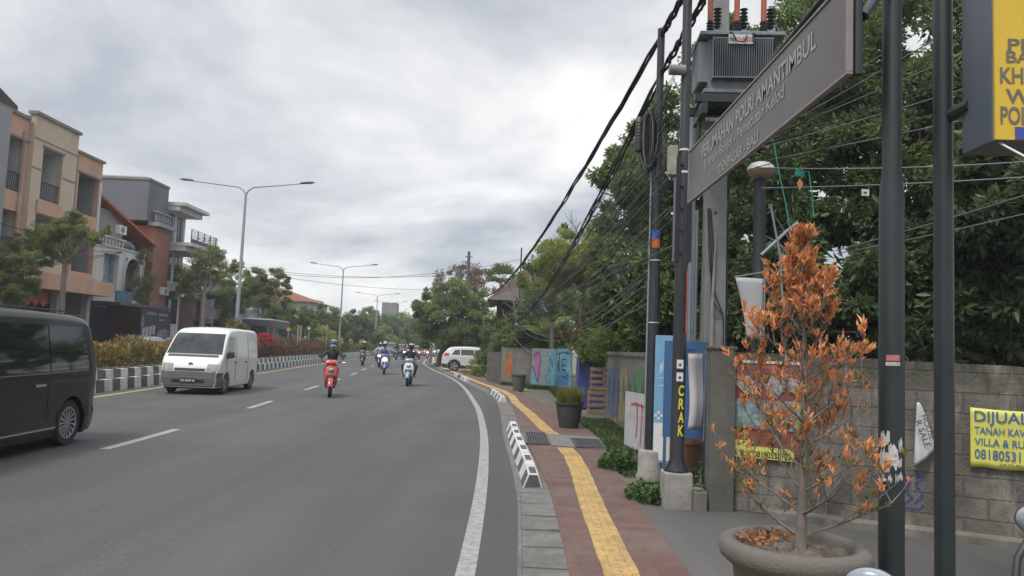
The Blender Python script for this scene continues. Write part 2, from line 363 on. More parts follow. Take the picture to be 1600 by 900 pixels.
grate(.36, 13.2, .78, 14.9, 'dark iron drain grate next to the far end of the near striped kerb', 7)
grate(1.2, 13.0, 1.72, 14.2, 'dark iron drain grate at the grass side of the pavement, before the round pot', 8)
# ---------------------------------------------------------------- kerbs with black and white blocks
M_KW = mat('kerb_white', (.52,.52,.50), .8, .1, 8, .2, dirt=(.2,.19,.17), dirt_amt=.6, dscale=2.2)
M_KB = mat('kerb_black', (.062,.066,.07), .8, .2, 8, .2, dirt=(.15,.14,.13), dirt_amt=.5, dscale=2.2)
def kerb_run(y0, y1, n, first=0, w=.15, h=.18):
    g = MB()
    for k in range(n):
        a, b = y0+(y1-y0)*k/n, y0+(y1-y0)*(k+1)/n-.008; xa, xb = ipl(a, KERB)+.05, ipl(b, KERB)+.05
        v = [(xa,a,.0),(xa+w+.1,a,.0),(xb+w+.1,b,.0),(xb,b,.0),(xa+.07,a,h),(xa+w+.04,a,h),(xb+w+.04,b,h),(xb+.07,b,h)]
        g.add(v, [(0,1,5,4),(1,2,6,5),(2,3,7,6),(3,0,4,7),(4,5,6,7)], (k+first) % 2)
    o = g.build('kerb', [M_KW, M_KB], bevel=.018); return S(o)
kerb_run(9.15, 15.6, 12, 1); kerb_run(23.4, 27.8, 8, 0); kerb_run(36.2, 39.2, 6, 0); kerb_run(40.6, 43.0, 5, 1); kerb_run(66, 84, 22, 1)
# median: two stepped rows of painted blocks on each side, soil in the middle
def med_blocks(side):
    g = MB(); y = 4.0; k = 0
    off = 0 if side > 0 else -2.15
    while y < 190:
        L = .5 if y < 100 else 1.0; a, b = y, y+L-.012; s = side
        xa, xb = ipl(a, MEDK)+off, ipl(b, MEDK)+off
        for (i0, i1, z0, z1, par) in ((0,.30,0,.33,0),(.22,.44,.33,.58,1)):
            v = [(xa-s*i0,a,z0),(xa-s*i1,a,z0),(xb-s*i1,b,z0),(xb-s*i0,b,z0),(xa-s*(i0+.03),a,z1),(xa-s*i1,a,z1),(xb-s*i1,b,z1),(xb-s*(i0+.03),b,z1)]
            g.add(v, [(0,1,5,4),(1,2,6,5),(2,3,7,6),(3,0,4,7),(4,5,6,7)], (k+par) % 2)
        y += L; k += 1
    return S(g.build('median_kerb', [M_KW, M_KB]))
med_blocks(1); med_blocks(-1)
g = MB(); strip(g, MEDK, MEDK, np.arange(4, 190, 1.0), .5, 0, -1.75, -.4); S(g.build('median_soil', M_EARTH))
g = MB()
for (a, b, c, d) in ((1.75,9.5,3.2,30),(1.2,22,1.9,36)):
    pass
def haze_box(density):
    g = MB(); g.b2((-70,-25,-1.2),(45,330,16)); o = g.build('haze', None); o.data.materials.clear()
    m = bpy.data.materials.new('haze'); m.use_nodes = True; nt = m.node_tree; nt.nodes.clear()
    out = nt.nodes.new('ShaderNodeOutputMaterial'); v = nt.nodes.new('ShaderNodeVolumePrincipled'); v.inputs['Color'].default_value = (.78,.84,.92,1); v.inputs['Density'].default_value = density
    nt.links.new(v.outputs[0], out.inputs['Volume']); o.data.materials.append(m); o['kind'] = 'stuff'; o['label'] = 'thin pale haze lying over the road towards the far trees'; return o
# ================================================================ materials shared on the right side
M_BLACK = mat('black_paint', (.017,.019,.023), .38, .2, 5, .08, dirt=(.055,.055,.055), dirt_amt=.45, dscale=2.5, streak=True)
M_DGREY = mat('dark_green_grey_paint', (.019,.026,.028), .42, .2, 4, .06, dirt=(.05,.055,.055), dirt_amt=.5, dscale=2.5, streak=True)
M_CPOLE = mat('pole_concrete', (.25,.25,.25), .9, .12, 6, .4, dirt=(.13,.13,.13), dirt_amt=.7, dscale=2, streak=True)
M_CBASE = mat('base_concrete', (.28,.265,.245), .95, .15, 8, .6, dirt=(.13,.125,.11), dirt_amt=.7, dscale=3)
M_GALV = mat('galvanised', (.24,.28,.31), .5, .1, 4, .1, metal=.25, dirt=(.16,.18,.19), dirt_amt=.5, dscale=2)
M_CABLE = mat('cable_black', (.018,.018,.022), .6, .1, 3); M_CABLEG = mat('cable_grey', (.13,.135,.15), .6, .1, 3)
M_WHITE = mat('white_plastic', (.62,.62,.60), .5, .06, 5, dirt=(.35,.34,.32), dirt_amt=.3)
M_TXTW = mat('lettering_white', (.46,.44,.42), .6, .2, 30)
def blockmat(name, col, bw=.4, bh=.2, m=.012):
    mt, nt, b, out = _nt(name)
    tc = nt.nodes.new('ShaderNodeTexCoord'); sp = nt.nodes.new('ShaderNodeSeparateXYZ'); cb = nt.nodes.new('ShaderNodeCombineXYZ')
    nt.links.new(tc.outputs['Object'], sp.inputs[0]); nt.links.new(sp.outputs[0], cb.inputs[0]); nt.links.new(sp.outputs[2], cb.inputs[1])
    br = nt.nodes.new('ShaderNodeTexBrick'); nt.links.new(cb.outputs[0], br.inputs[0])
    br.inputs['Color1'].default_value = (*col, 1); br.inputs['Color2'].default_value = (*[q*.7 for q in col], 1); br.inputs['Mortar'].default_value = (*[q*.66 for q in col], 1)
    br.inputs['Scale'].default_value = 1; br.inputs['Mortar Size'].default_value = m; br.inputs['Brick Width'].default_value = bw; br.inputs['Row Height'].default_value = bh; br.inputs['Mortar Smooth'].default_value = .4
    c = mix(nt, ramp(nt, noise(nt, 1.6, 6, .7), .40, .66), br.outputs[0], [q*.38 for q in col]); c = mix(nt, ramp(nt, noise(nt, 6, 7, .8, sc3=(1,1,.35)), .5, .7), c, (.10,.105,.085))
    c = mix(nt, ramp(nt, noise(nt, 3.3, 6, .75, sc3=(1,1,.3)), .52, .72), c, [q*1.45 for q in col])
    # the wall is darker with algae along its top course
    mr = nt.nodes.new('ShaderNodeMapRange'); mr.inputs[1].default_value = 1.35; mr.inputs[2].default_value = 1.62; nt.links.new(sp.outputs[2], mr.inputs[0])
    mm = N(nt, 'ShaderNodeMath', operation='MULTIPLY'); nt.links.new(mr.outputs[0], mm.inputs[0]); nt.links.new(ramp(nt, noise(nt, 4, 5, .7), .35, .6), mm.inputs[1])
    c = mix(nt, mm.outputs[0], c, (.055,.058,.04))
    nt.links.new(c, b.inputs['Base Color']); b.inputs['Roughness'].default_value = .95
    hm = N(nt, 'ShaderNodeMath', operation='MULTIPLY_ADD'); nt.links.new(br.outputs['Fac'], hm.inputs[0]); hm.inputs[1].default_value = -1.2; nt.links.new(noise(nt, 30, 6, .7), hm.inputs[2])
    bp = N(nt, 'ShaderNodeBump'); bp.inputs['Strength'].default_value = .9; bp.inputs['Distance'].default_value = .02
    nt.links.new(hm.outputs[0], bp.inputs['Height']); nt.links.new(bp.outputs[0], b.inputs['Normal'])
    return mt
M_BLOCK = blockmat('grey_blockwork', (.195,.18,.155)); M_RENDER = mat('weathered_render', (.19,.18,.155), .95, .2, 5, .6, dirt=(.075,.075,.06), dirt_amt=.85, dscale=1.5, streak=True)
def wall(name, label, a, b, h, mats, th=.15, group=None, cap=None, rows=True):
    """a wall from a to b (ground points); its local x runs along it, its front is local -y"""
    a, b = Vector((*a, 0)), Vector((*b, 0)); d = b-a; L = d.length
    t = thing(name, label, 'wall', a, math.atan2(d.y, d.x), group)
    g = MB(); n = max(2, int(L/.35)); rr = random.Random(int(L*100))
    h0 = h if not isinstance(h, tuple) else h[0]; h1 = h if not isinstance(h, tuple) else h[1]
    tops = [h0+(h1-h0)*i/n+rr.uniform(-.012, .012) for i in range(n+1)]
    for i in range(n):
        x0, x1 = L*i/n, L*(i+1)/n
        g.add([(x0,0,-.1),(x1,0,-.1),(x1,th,-.1),(x0,th,-.1),(x0,0,tops[i]),(x1,0,tops[i+1]),(x1,th,tops[i+1]),(x0,th,tops[i])], [(0,1,5,4),(3,2,6,7),(4,5,6,7)]+([(0,3,7,4)] if i == 0 else [])+([(1,2,6,5)] if i == n-1 else []))
    g.build('masonry', mats, t)
    if cap:
        c = MB(); c.box((L/2, th/2, (h0+h1)/2+.03), (L+.04, th+.07, cap)); c.build('coping', M_RENDER, t, bevel=.01)
    return t, L
# ---------------------------------------------------------------- near block wall
W0, W1 = Vector((2.47,8.38)), Vector((4.89,7.23)); WD = (W1-W0).normalized()
nw, NL = wall('block_wall', 'unpainted grey block wall carrying the yellow DIJUAL banner behind the potted bush', W0, W0+WD*7.2, (1.72,1.60), M_BLOCK)
nwM = Matrix.Translation((W0.x, W0.y, 0)) @ Matrix.Rotation(math.atan2(WD.y, WD.x), 4, 'Z')
def onwall(px, py, off=.02):
    """point on the near wall seen at a pixel, in wall coordinates (along, up)"""
    d = Vector(ray(px, py)); n = Vector((WD.y, -WD.x, 0)); o = Vector((W0.x, W0.y, 0))
    k = (o-Vector((0,0,EYE))).dot(n)/d.dot(n); q = Vector((0,0,EYE))+d*k; q2 = nwM.inverted() @ q
    return q2.x, q2.z
g = MB(); rr = random.Random(4)
g.box((NL/2+.2, -.1, .02), (NL-.4, .2, .12)); g.build('footing', M_RENDER, nw, bevel=.01)
p = thing('wall_pillar', 'square weathered concrete pillar at the near end of the block wall', 'pillar', (2.34, 8.36, 0), 0)
g = MB(); g.box((0,.0,.86), (.27,.2,1.76)); g.box((0,0,1.755), (.30,.23,.04)); g.build('shaft', mat('pillar_render', (.115,.11,.095), .95, .2, 5, .7, dirt=(.06,.06,.05), dirt_amt=.8, dscale=1.5, streak=True), p, bevel=.012)
# blue spray tag on the wall
M_SPRAY = mat('blue_spray', (.045,.05,.16), .8, .3, 20)
def spray(strokes, r, name, m, M, parent):
    g = MB()
    for s in strokes:
        for (a, b) in zip(s[:-1], s[1:]):
            d = Vector((b[0]-a[0], b[1]-a[1])); n = Vector((-d.y, d.x)).normalized()*r if d.length else Vector((r, 0))
            q = [(a[0]-n.x, a[1]-n.y), (b[0]-n.x, b[1]-n.y), (b[0]+n.x, b[1]+n.y), (a[0]+n.x, a[1]+n.y)]
            g.add([M @ Vector((x, y, 0)) for x, y in q], [(0,1,2,3)])
    return g.build(name, m, parent)
gx, gz = onwall(1368, 765); gx2, _ = onwall(1446, 770)
Mw = frame((0,-.004,0), (1,0,0), (0,0,1))
q = lambda u, v: (gx+(gx2-gx)*u, gz-.15+.34*v)
spray([[q(0,.9),q(.05,.2),q(.2,.1)],[q(.25,.1),q(.3,.9),q(.5,.8),q(.42,.5),q(.3,.5)],[q(.5,.15),q(.55,.85),q(.7,.75),q(.6,.5),q(.75,.3),q(.55,.1)],[q(.98,.9),q(.8,.75),q(.95,.4),q(.78,.15)],[q(.2,.98),q(.98,.95)],[q(.3,.02),q(.9,.0),q(.96,.15)]], .011, 'spray_tag', M_SPRAY, Mw, nw)
# ---------------------------------------------------------------- banners on the near wall
def cloth(name, pts_fn, nu, nv, mats, parent, th=.004):
    g = MB(); g.grid([[pts_fn(u/nu, v/nv) for u in range(nu+1)] for v in range(nv+1)])
    o = g.build(name, mats, parent, smooth=60); md = o.modifiers.new('s', 'SOLIDIFY'); md.thickness = th; md.offset = -1; return o
def wframe(x, z, off): return nwM @ frame((x, -off, z), (1,0,0), (0,0,1))
x0, z1 = onwall(1515, 636); x1, z0 = onwall(1600, 730); z0b = onwall(1515, 728)[1]
M_YB = mat('yellow_banner', (.58,.56,.10), .6, .08, 4, dirt=(.45,.42,.12), dirt_amt=.4); M_BLT = mat('banner_blue', (.045,.12,.27), .6, .1, 10)
bn = thing('sale_banner', 'yellow banner with blue lettering DIJUAL TANAH KAVLING hung on the block wall', 'banner', nwM @ Vector((x0, -.03, z0b)), math.atan2(WD.y, WD.x))
BW, BH = .70, z1-z0b
cloth('cloth', lambda u, v: (u*BW, -.003*math.sin(u*9+v*3)-.002*math.sin(u*31+v*7)-.006, v*BH-.012*math.sin(u*PI)*v+.006*math.sin(u*12)*(1-v)), 24, 10, M_YB, bn)
for s, zz, hh, wd, m in (('DIJUAL', .83, .24, .44, M_BLT), ('TANAH KAVLING', .62, .125, .57, M_BLT), ('VILLA & RUMAH', .43, .125, .58, M_BLT), ('08180531123', .225, .165, .53, M_BLT), ('(AYUK)', .07, .06, .2, mat('banner_dark', (.12,.12,.08)))):
    text(s, wd, hh*BH, m, frame((.035 if s != '(AYUK)' else .24, -.016, zz*BH), (1,0,0), (0,0,1)), bn, .012, ext=.002, align='L')
# white HOUSE FOR SALE pennant
fx, fz = onwall(1432, 628); fb = onwall(1430, 727); fr = onwall(1461, 690)
hf = thing('sale_pennant', 'white rolled HOUSE FOR SALE pennant hanging between the two dark poles', 'pennant', nwM @ Vector((fx, -.04, fb[1])), math.atan2(WD.y, WD.x))
HH = fz-fb[1]; HW = fr[0]-fx+.03
def pen(u, v):  # narrow at the top, wide below, with a curled bottom edge
    wdt = HW*(.12+.88*(1-v)**.8); bot = .30*HH*u**1.2
    return (-.03*(1-v)+u*wdt, -.02-.05*math.sin(u*PI)*(1-v)-.008*math.sin(v*9)-.007*math.sin(u*14+v*3)*(1-v*.6), bot*(1-v)+v*HH)
cloth('cloth', pen, 20, 16, mat('pennant_white', (.46,.46,.47), .8, .06, 5, dirt=(.33,.33,.33)), hf, .002)
Mf = frame((HW*.50,-.095,HH*.63), (.35,0,-1), (1,0,.35)); M_DTX = mat('lettering_dark', (.05,.05,.06), .6)
text('HOUSE', .24, .055, M_DTX, Mf, hf, .01); text('R SALE', .26, .055, M_DTX, frame((HW*.26,-.09,HH*.52), (.35,0,-1), (1,0,.35)), hf, .01)
# red and yellow printed poster on the left end of the wall
px0, pz1 = onwall(1146, 562); px1, _ = onwall(1262, 562); _, pz0 = onwall(1146, 712)
po = thing('printed_poster', 'red and yellow printed poster with a picture of pavilions behind the orange bush', 'poster', nwM @ Vector((px0, -.02, pz0)), math.atan2(WD.y, WD.x))
PW, PH = px1-px0, pz1-pz0
cloth('sheet', lambda u, v: (u*PW, -.006*math.sin(u*11+v*2)-.003, v*PH+.01*math.sin(u*8)), 20, 10, mat('poster_red', (.24,.06,.05), .6, .15, 6), po)
def flat(poly, off, name, m, parent):
    g = MB(); g.prism(poly, 0, .003, frame((0,-off,0), (1,0,0), (0,0,1))); return g.build(name, m, parent)
rc = lambda a, b, c, d: [(a*PW,b*PH),(c*PW,b*PH),(c*PW,d*PH),(a*PW,d*PH)]
flat(rc(.0,.0,.84,.12), .020, 'yellow_band', M_YB, po); flat(rc(0,.125,.3,.175), .020, 'yellow_band', M_YB, po)
flat(rc(.04,.30,.98,.60), .020, 'picture', mat('poster_picture', (.18,.25,.25), .6, .6, 22), po)
flat([(x*PW, z*PH) for x, z in ((.02,.78),(.2,.84),(.5,.86),(.8,.84),(.97,.8),(.9,.66),(.72,.72),(.6,.62),(.42,.74),(.2,.64),(.05,.74))], .024, 'picture', mat('poster_roofs', (.32,.30,.28), .6, .5, 18), po)
flat(rc(.0,.975,.9,1.0), .02, 'edge_strip', M_WHITE, po)
text('TREE', .17*PW*1.2, .05*PH, M_YB, frame((.14*PW,-.022,.255*PH), (1,0,0), (0,0,1)), po, .01)
text('AYUK 08180531123', .76*PW, .065*PH, mat('poster_black', (.03,.03,.02)), frame((.42*PW,-.026,.045*PH), (1,0,0), (0,0,1)), po, .012)
# ---------------------------------------------------------------- the two sign poles near the camera
XA, YA = P(1393, 560, 4.5)[0], 4.5; XB, YB = P(1475, 565, 4.6)[0], 4.6
pa = thing('sign_pole', 'dark stepped steel pole with torn white paper scraps that carries the brown name board', 'pole', (XA, YA, 0))
g = MB(); g.lathe([(.071,0),(.071,2.66),(.055,2.82),(.055,5.2)], n=32); g.build('shaft', M_DGREY, pa, smooth=40)
g = MB(); g.lathe([(.14,0),(.14,.02)], n=24); [g.tube([(.11*math.cos(a),.11*math.sin(a),.02),(.11*math.cos(a),.11*math.sin(a),.05)], .012, 6) for a in (0.6,2.2,3.7,5.3)]; g.build('base_plate', M_DGREY, pa)
M_PAPER = mat('torn_paper', (.46,.46,.45), .9, .3, 30)
rr = random.Random(11)
def scrap(a, z, w, h, m=M_PAPER, rad=.0725, parent=pa, name='paper_scrap', rag=1):
    g = MB(); n = 7; rows = []
    for (i) in range(n+1):
        t = i/n; aa = a+(t-.5)*w/rad; lo = z-h/2+rag*rr.uniform(-.3,.45)*h; hi = z+h/2-rag*rr.uniform(-.3,.5)*h
        rows.append([(rad*math.cos(aa), rad*math.sin(aa), q) for q in (lo, max(lo+.003, hi))])
    g.grid(rows); g.build(name, m, parent)
for k in range(16): scrap(-PI/2-.5+rr.uniform(-.75, .8), rr.uniform(.98, 1.24), rr.uniform(.015,.05), rr.uniform(.02,.07))
for k in range(8): scrap(-PI/2-1.2+rr.uniform(-.2, .2), rr.uniform(1.0, 1.24), rr.uniform(.015,.03), rr.uniform(.04,.09))
scrap(-PI/2-.35, 1.69, .075, .035, mat('pink_sticker', (.45,.16,.15)), name='sticker', rag=.1); scrap(-PI/2-.35, 1.655, .08, .022, M_PAPER, name='sticker', rag=.1)
pb = thing('sign_pole', 'smooth dark steel pole beside the stepped one, carrying the yellow lightbox', 'pole', (XB, YB, 0))
g = MB(); g.lathe([(.056,0),(.056,5.3)], n=32); g.build('shaft', M_DGREY, pb, smooth=40)
g = MB(); g.lathe([(.13,0),(.13,.02)], n=24); g.build('base_plate', M_DGREY, pb)
# brown name board on its arm
SX = P(1323, 97, 4.2)[0]; SB = 3.30; SH = .56; Y0s, Y1s = 4.2, 8.06
ns = thing('name_board', 'long brown street name board PERUMAHAN POLRI on an arm high over the pavement', 'sign', (SX, Y0s, SB))
M_BRN = mat('sign_brown', (.100,.090,.090), .45, .10, 2, dirt=(.15,.13,.12), dirt_amt=.5, dscale=.9); M_TAN = mat('sign_edge', (.22,.19,.175), .5, .1, 5)
g = MB(); g.box((.014, (Y1s-Y0s)/2, SH/2), (.018, Y1s-Y0s-.03, SH-.03)); g.build('panel', M_BRN, ns)
g = MB()
for z in (0, SH): g.box((.014, (Y1s-Y0s)/2, z), (.036, Y1s-Y0s+.02, .016))
for y in (0, Y1s-Y0s): g.box((.014, y, SH/2), (.036, .022, SH-.018))
g.build('frame', M_TAN, ns, bevel=.003)
def sgn(y, z): return frame((.003, y, z), (0,-1,0), (0,0,1))
Ls = Y1s-Y0s; M_SL = mat('sign_lettering', (.31,.295,.285), .55, .1, 10)
text('PERUMAHAN POLRI AMANTIMBUL', 2.85, .135, M_SL, sgn(Ls*.485, .40), ns, .022)
text('Jl. Imam Bonjol - Pemecutan Kelod', 2.2, .13, M_SL, sgn(Ls*.545, .235), ns, .012)
text('DENPASAR - BALI', 1.1, .095, M_SL, sgn(Ls*.545, .08), ns, .016)
g = MB(); g.tube([(.07,.02,-.0),(.07,.02,SH+.25)], .028, 12); g.tube([(.10,.02,SH*.62),(XA-SX,YA-Y0s,SH*1.35)], .03, 12); g.tube([(.10,.02,SH+.22),(XA-SX,YA-Y0s,SH+.22)], .026, 12)
g.tube([(.10,.06,SH+.2),(.10,Ls*.9,SH+.02)], .018, 8); g.tube([(.075,.3,SH*.5),(.075,Ls-.2,SH*.5)], .014, 8)
g.build('bracket', M_DGREY, ns, smooth=40)
# yellow lightbox on pole B
LX, LY, LZ = P(1552, 218, 4.15)[0], 4.15, P(1552, 220, 4.15)[2]
lb = thing('lightbox_sign', 'tall yellow lightbox with dark grey sides fixed to the smooth pole', 'sign', (LX, LY, LZ), R(-2))
M_YS = mat('lightbox_yellow', (.62,.42,.035), .35, .05, 2); M_SIDE = mat('lightbox_side', (.085,.105,.13), .4, .15, 3, dirt=(.12,.14,.16), dirt_amt=.5)
g = MB(); g.box((.5,.16,.7), (1.0,.30,1.4)); g.build('case', M_SIDE, lb, bevel=.008)
g = MB(); g.box((.5,-.0,.7), (.985,.016,1.385)); g.build('face', M_YS, lb)
for z in (.29, 1.2): g = MB(); g.tube([(.02,.25,z),(XB-LX,YB-LY,z-.02)], .04, 10); g.build('arm', M_DGREY, lb)
M_LT = mat('lightbox_lettering', (.13,.12,.10), .5)
for s, xx, zz, hh, wd in (('T', .17, .675, .075, .06), ('PE', .08, .535, .07, .135), ('BA', .07, .465, .07, .14), ('KHU', .035, .355, .095, .20), ('WI', .065, .235, .085, .16), ('POLR', .035, .125, .105, .21)):
    text(s, wd, hh, M_LT, frame((xx, -.010, zz+.02), (1,0,0), (0,0,1)), lb, .02, ext=.001, align='L')
g = MB(); g.box((.28,-.010,.045), (.33,.006,.07)); g.build('blue_label', mat('label_blue', (.05,.06,.30), .4), lb)
text('2', .035, .045, mat('label_white', (.6,.6,.6)), frame((.165,-.014,.045), (1,0,0), (0,0,1)), lb, .01, ext=.001, align='L')
# ---------------------------------------------------------------- utility poles
def vpole(x, y, prof, m, t, name='shaft'):
    g = MB(); g.lathe(prof, n=24); return g.build(name, m, t, smooth=40)
PX, PY = 1.92, 10.14
p1 = thing('utility_pole', 'slim black cable pole with blue and orange tape bands, standing in a round concrete tub', 'pole', (PX, PY, 0))
vpole(PX, PY, [(.072,.35),(.068,3.0),(.052,3.05),(.050,6.15)], M_BLACK, p1)
g = MB(); g.lathe([(.175,0),(.18,.06),(.158,.1),(.160,.36),(.15,.385),(.075,.40)], n=28); g.build('concrete_tub', M_CBASE, p1, smooth=40)
for z, m, nm, h in ((3.27, mat('blue_tape', (.03,.12,.42)), 'tape_band', .12), (3.15, mat('orange_tape', (.55,.13,.03)), 'tape_band', .12), (2.92, M_WHITE, 'strap', .015), (2.08, M_WHITE, 'strap', .012), (3.6, M_DGREY, 'strap', .03)):
    g = MB(); r = .056 if z > 3 else .074; g.lathe([(r, z-h/2), (r, z+h/2)], n=20); g.build(nm, m, p1, smooth=40)
g = MB(); g.tube([(-.083,0,.4),(-.085,0,4.3)], .013, 8); g.build('conduit', M_GALV, p1, smooth=40)
# cable coil and splice box
cc = thing('cable_coil', 'big dark coil of spare cable tied to the slim pole above the tape bands', 'cable coil', (PX-.13, PY-.06, 4.62))
g = MB(); rr = random.Random(3)
for k in range(46):
    a = rr.uniform(-.4,.4); w_ = rr.uniform(.02,.12); h_ = rr.uniform(.30,.46); c0 = Vector((rr.uniform(-.03,.03), rr.uniform(-.06,.06), rr.uniform(-.04,.04)))
    g.tube([c0+Vector((w_*math.cos(t)*math.cos(a), w_*math.cos(t)*math.sin(a), h_*math.sin(t)*(1 if math.sin(t) < 0 else .8))) for t in [2*PI*i/18 for i in range(19)]], .0095, 6, 0 if k % 4 else 1, cap=False)
g.build('loops', [M_CABLE, M_CABLEG], cc, smooth=60)
g = MB(); g.lathe([(.03,-.26),(.052,-.24),(.052,.2),(.03,.23)], (-.15,0,.02), 14)
for k in range(9): g.lathe([(.056,0),(.056,.012)], (-.15,0,-.2+k*.045), 14)
g.build('splice_box', mat('splice_black', (.03,.032,.036), .5), cc, smooth=40)
p2 = thing('utility_pole', 'thick black pole with yellow painted letters on a square concrete block', 'pole', (1.89, 8.43, 0))
vpole(0, 0, [(.12,.40),(.078,.52),(.072,2.2),(.066,3.9),(.055,3.95),(.05,7.2)], M_BLACK, p2)
g = MB(); g.lathe([(.14,0),(.14,.02)], (0,0,.385), 24)
for k in range(8):
    a = k*PI/4+.2; g.prism([(.07,0),(.13,0),(.07,.13)], -.006, .006, Matrix.Translation((0,0,.405)) @ Matrix.Rotation(a, 4, 'Z') @ Matrix.Rotation(PI/2, 4, 'X'))
g.build('flange', M_BLACK, p2)
g = MB(); g.box((0,0,.17), (.30,.30,.43)); g.build('concrete_block', M_CBASE, p2, bevel=.02)
M_YP = mat('yellow_paint_letters', (.55,.5,.04), .6, .15, 15)
for i, ch in enumerate('CRAK'):
    text(ch, .062, .12, M_YP, frame((.015,-.079,1.27-.145*i), (1,0,0), (0,0,1)), p2, .03, name='painted_letter', shear=.1)
for i, z in enumerate((1.56, 1.42)):
    g = MB(); g.box((-.005,-.0775,z), (.072,.006,.095), m=0); g.box((-.005,-.0815,z-.008), (.03,.003,.03), m=1); g.box((-.005,-.0815,z-.055), (.075,.003,.012), m=2)
    g.build('sticker', [M_WHITE, mat('sticker_brown', (.12,.08,.05)), mat('sticker_purple', (.08,.05,.14))], p2)
g = MB(); g.box((.05,-.06,2.25), (.014,.03,.7)); g.build('red_stripe', mat('red_strip', (.30,.035,.025)), p2)
for z in (3.98, 3.72): g = MB(); r = .058 if z > 3.95 else .07; g.lathe([(r,z-.012),(r,z+.012)], n=20); g.build('strap', M_WHITE, p2, smooth=40)
g = MB(); g.box((-.13,0,3.85), (.10,.12,.34)); g.build('junction_box', mat('box_beige', (.25,.24,.20), .6), p2, bevel=.01)
g = MB(); g.tube([(-.02,-.04,4.9),(-.2,-.04,4.9)], .06, 12); g.build('pipe_sleeve', mat('pipe_grey', (.2,.2,.2)), p2, smooth=40)
g = MB(); g.box((0,0,3.3), (.19,.12,1.2)); [g.lathe([(.015,0),(.015,.03)], (-.03,-.062,2.8+k*.25), 8, M=Matrix.Rotation(PI/2,4,'X')) for k in range(5)]; g.build('steel_channel', M_BLACK, p2)
# concrete pole and transformer
p3 = thing('utility_pole', 'tall grey rectangular concrete pole rising behind the wall pillar', 'pole', (2.66, 9.95, 0))
g = MB(); prof = [(.15,.12,-.1),(.135,.11,3),(.105,.09,8.8)]
for (a, b, z), (c, d, e) in zip(prof[:-1], prof[1:]):
    g.add([(-a,-b,z),(a,-b,z),(a,b,z),(-a,b,z),(-c,-d,e),(c,-d,e),(c,d,e),(-c,d,e)], [(0,1,5,4),(1,2,6,5),(2,3,7,6),(3,0,4,7),(4,5,6,7)])
g.build('shaft', M_CPOLE, p3, bevel=.012)
g = MB()
for z in (2.6,3.1,3.55,1.95): g.tube([(-.02,-.12,z),(-.02,-.10,z)], .018, 8)
g.build('bolt_hole', mat('hole', (.03,.03,.03)), p3)
g = MB(); g.tube([(-.04,-.15,1.2),(-.05,-.15,2.3),(-.02,-.15,3.3)], [.028,.022,.006], 8); g.build('bamboo_stick', mat('bamboo', (.30,.28,.24), .7), p3, smooth=40)
g = MB()
for s in range(3): g.tube([(-.13+.02*s,-.13,3.6),(-.1+.03*s,-.14,3.0),(-.06,-.135,2.6-.2*s),(.1,-.14,2.2),(.115,-.12,1.7)], .007, 6)
g.tube([(.15,-.1,1.7),(.15,-.1,4.2)], .012, 6)
g.build('loose_cable', M_CABLE, p3, smooth=60)
p4 = thing('transformer_pole', 'blue grey pole made of bundled pipes that carries the transformer', 'pole', (2.36, 10.05, 0))
g = MB(); g.lathe([(.07,0),(.07,5.0)], (0,0,0), 20)
for k in range(5): g.lathe([(.03,.2),(.03,3.6)], (-.075+.037*k, -.075+.012*abs(k-2), 0), 10)
for z in (.9,2.0,2.7,3.5,4.0,4.3): g.lathe([(.105,z-.012),(.105,z+.012)], n=20)
g.build('shaft', M_GALV, p4, smooth=40)
TX, TY, TZ = 2.18, 8.85, 4.82
tr = thing('transformer', 'grey finned oil transformer with red lettered plate on a platform between the poles', 'transformer', (TX, TY, TZ), R(-4))
M_TR = mat('transformer_grey', (.20,.235,.245), .5, .12, 4, .1, dirt=(.09,.10,.10), dirt_amt=.6, dscale=2.5, streak=True)
g = MB(); g.box((.46,.30,.37), (.76,.50,.62)); g.box((.46,.3,.02), (.88,.62,.05)); g.build('tank', M_TR, tr, bevel=.01)
g = MB(); g.box((.46,.30,.715), (1.0,.72,.045)); g.build('lid', M_TR, tr, bevel=.008)
g = MB()
for k in range(27): g.box((.115+k*.0265, -.02, .40), (.006, .13, .50))
for k in range(13): g.box((.02, .07+k*.037, .40), (.12, .006, .50))
for zz in (.16,.64): g.box((.46,-.084,zz), (.72,.006,.012))
g.build('cooling_fins', M_TR, tr)
g = MB(); g.box((.43,-.096,.62), (.29,.008,.115)); g.build('name_plate', mat('plate_white', (.5,.49,.5), .5), tr)
text('TRAFINDO', .185, .055, mat('plate_red', (.42,.03,.04)), frame((.475,-.102,.615), (1,0,0), (0,0,1)), tr, .02, ext=.001)
text('bp', .07, .07, mat('plate_black', (.03,.03,.03)), frame((.335,-.102,.615), (1,0,0), (0,0,1)), tr, .02, ext=.001)
M_OR = mat('orange_fibre', (.33,.085,.045), .5, .1, 5); M_INS = mat('insulator_dark', (.035,.035,.045), .35)
for k, x in enumerate((.14,.46,.78)):
    g = MB(); prof = []
    for i in range(9): prof += [(.022,.75+i*.045),(.05,.77+i*.045),(.024,.785+i*.045)]
    g.lathe(prof, (x+.07,.22,0), 16); g.build('bushing', M_INS, tr, smooth=40)
    g = MB(); prof = []
    for i in range(5): prof += [(.03,.74+i*.035),(.048,.755+i*.035),(.03,.768+i*.035)]
    g.lathe(prof, (x-.04,.1,0), 16, 1); g.lathe([(.034,.92),(.034,1.6)], (x-.04,.1,0), 14, 0); g.build('arrester', [M_OR, M_INS], tr, smooth=40)
    g = MB(); g.box((x+.05,.08,.775), (.09,.05,.05)); g.tube([(x+.05,.08,.79),(x+.09,.02,.85),(x+.14,.05,.78),(x+.1,.1,.75)], .01, 6); g.build('terminal', M_GALV, tr, smooth=40)
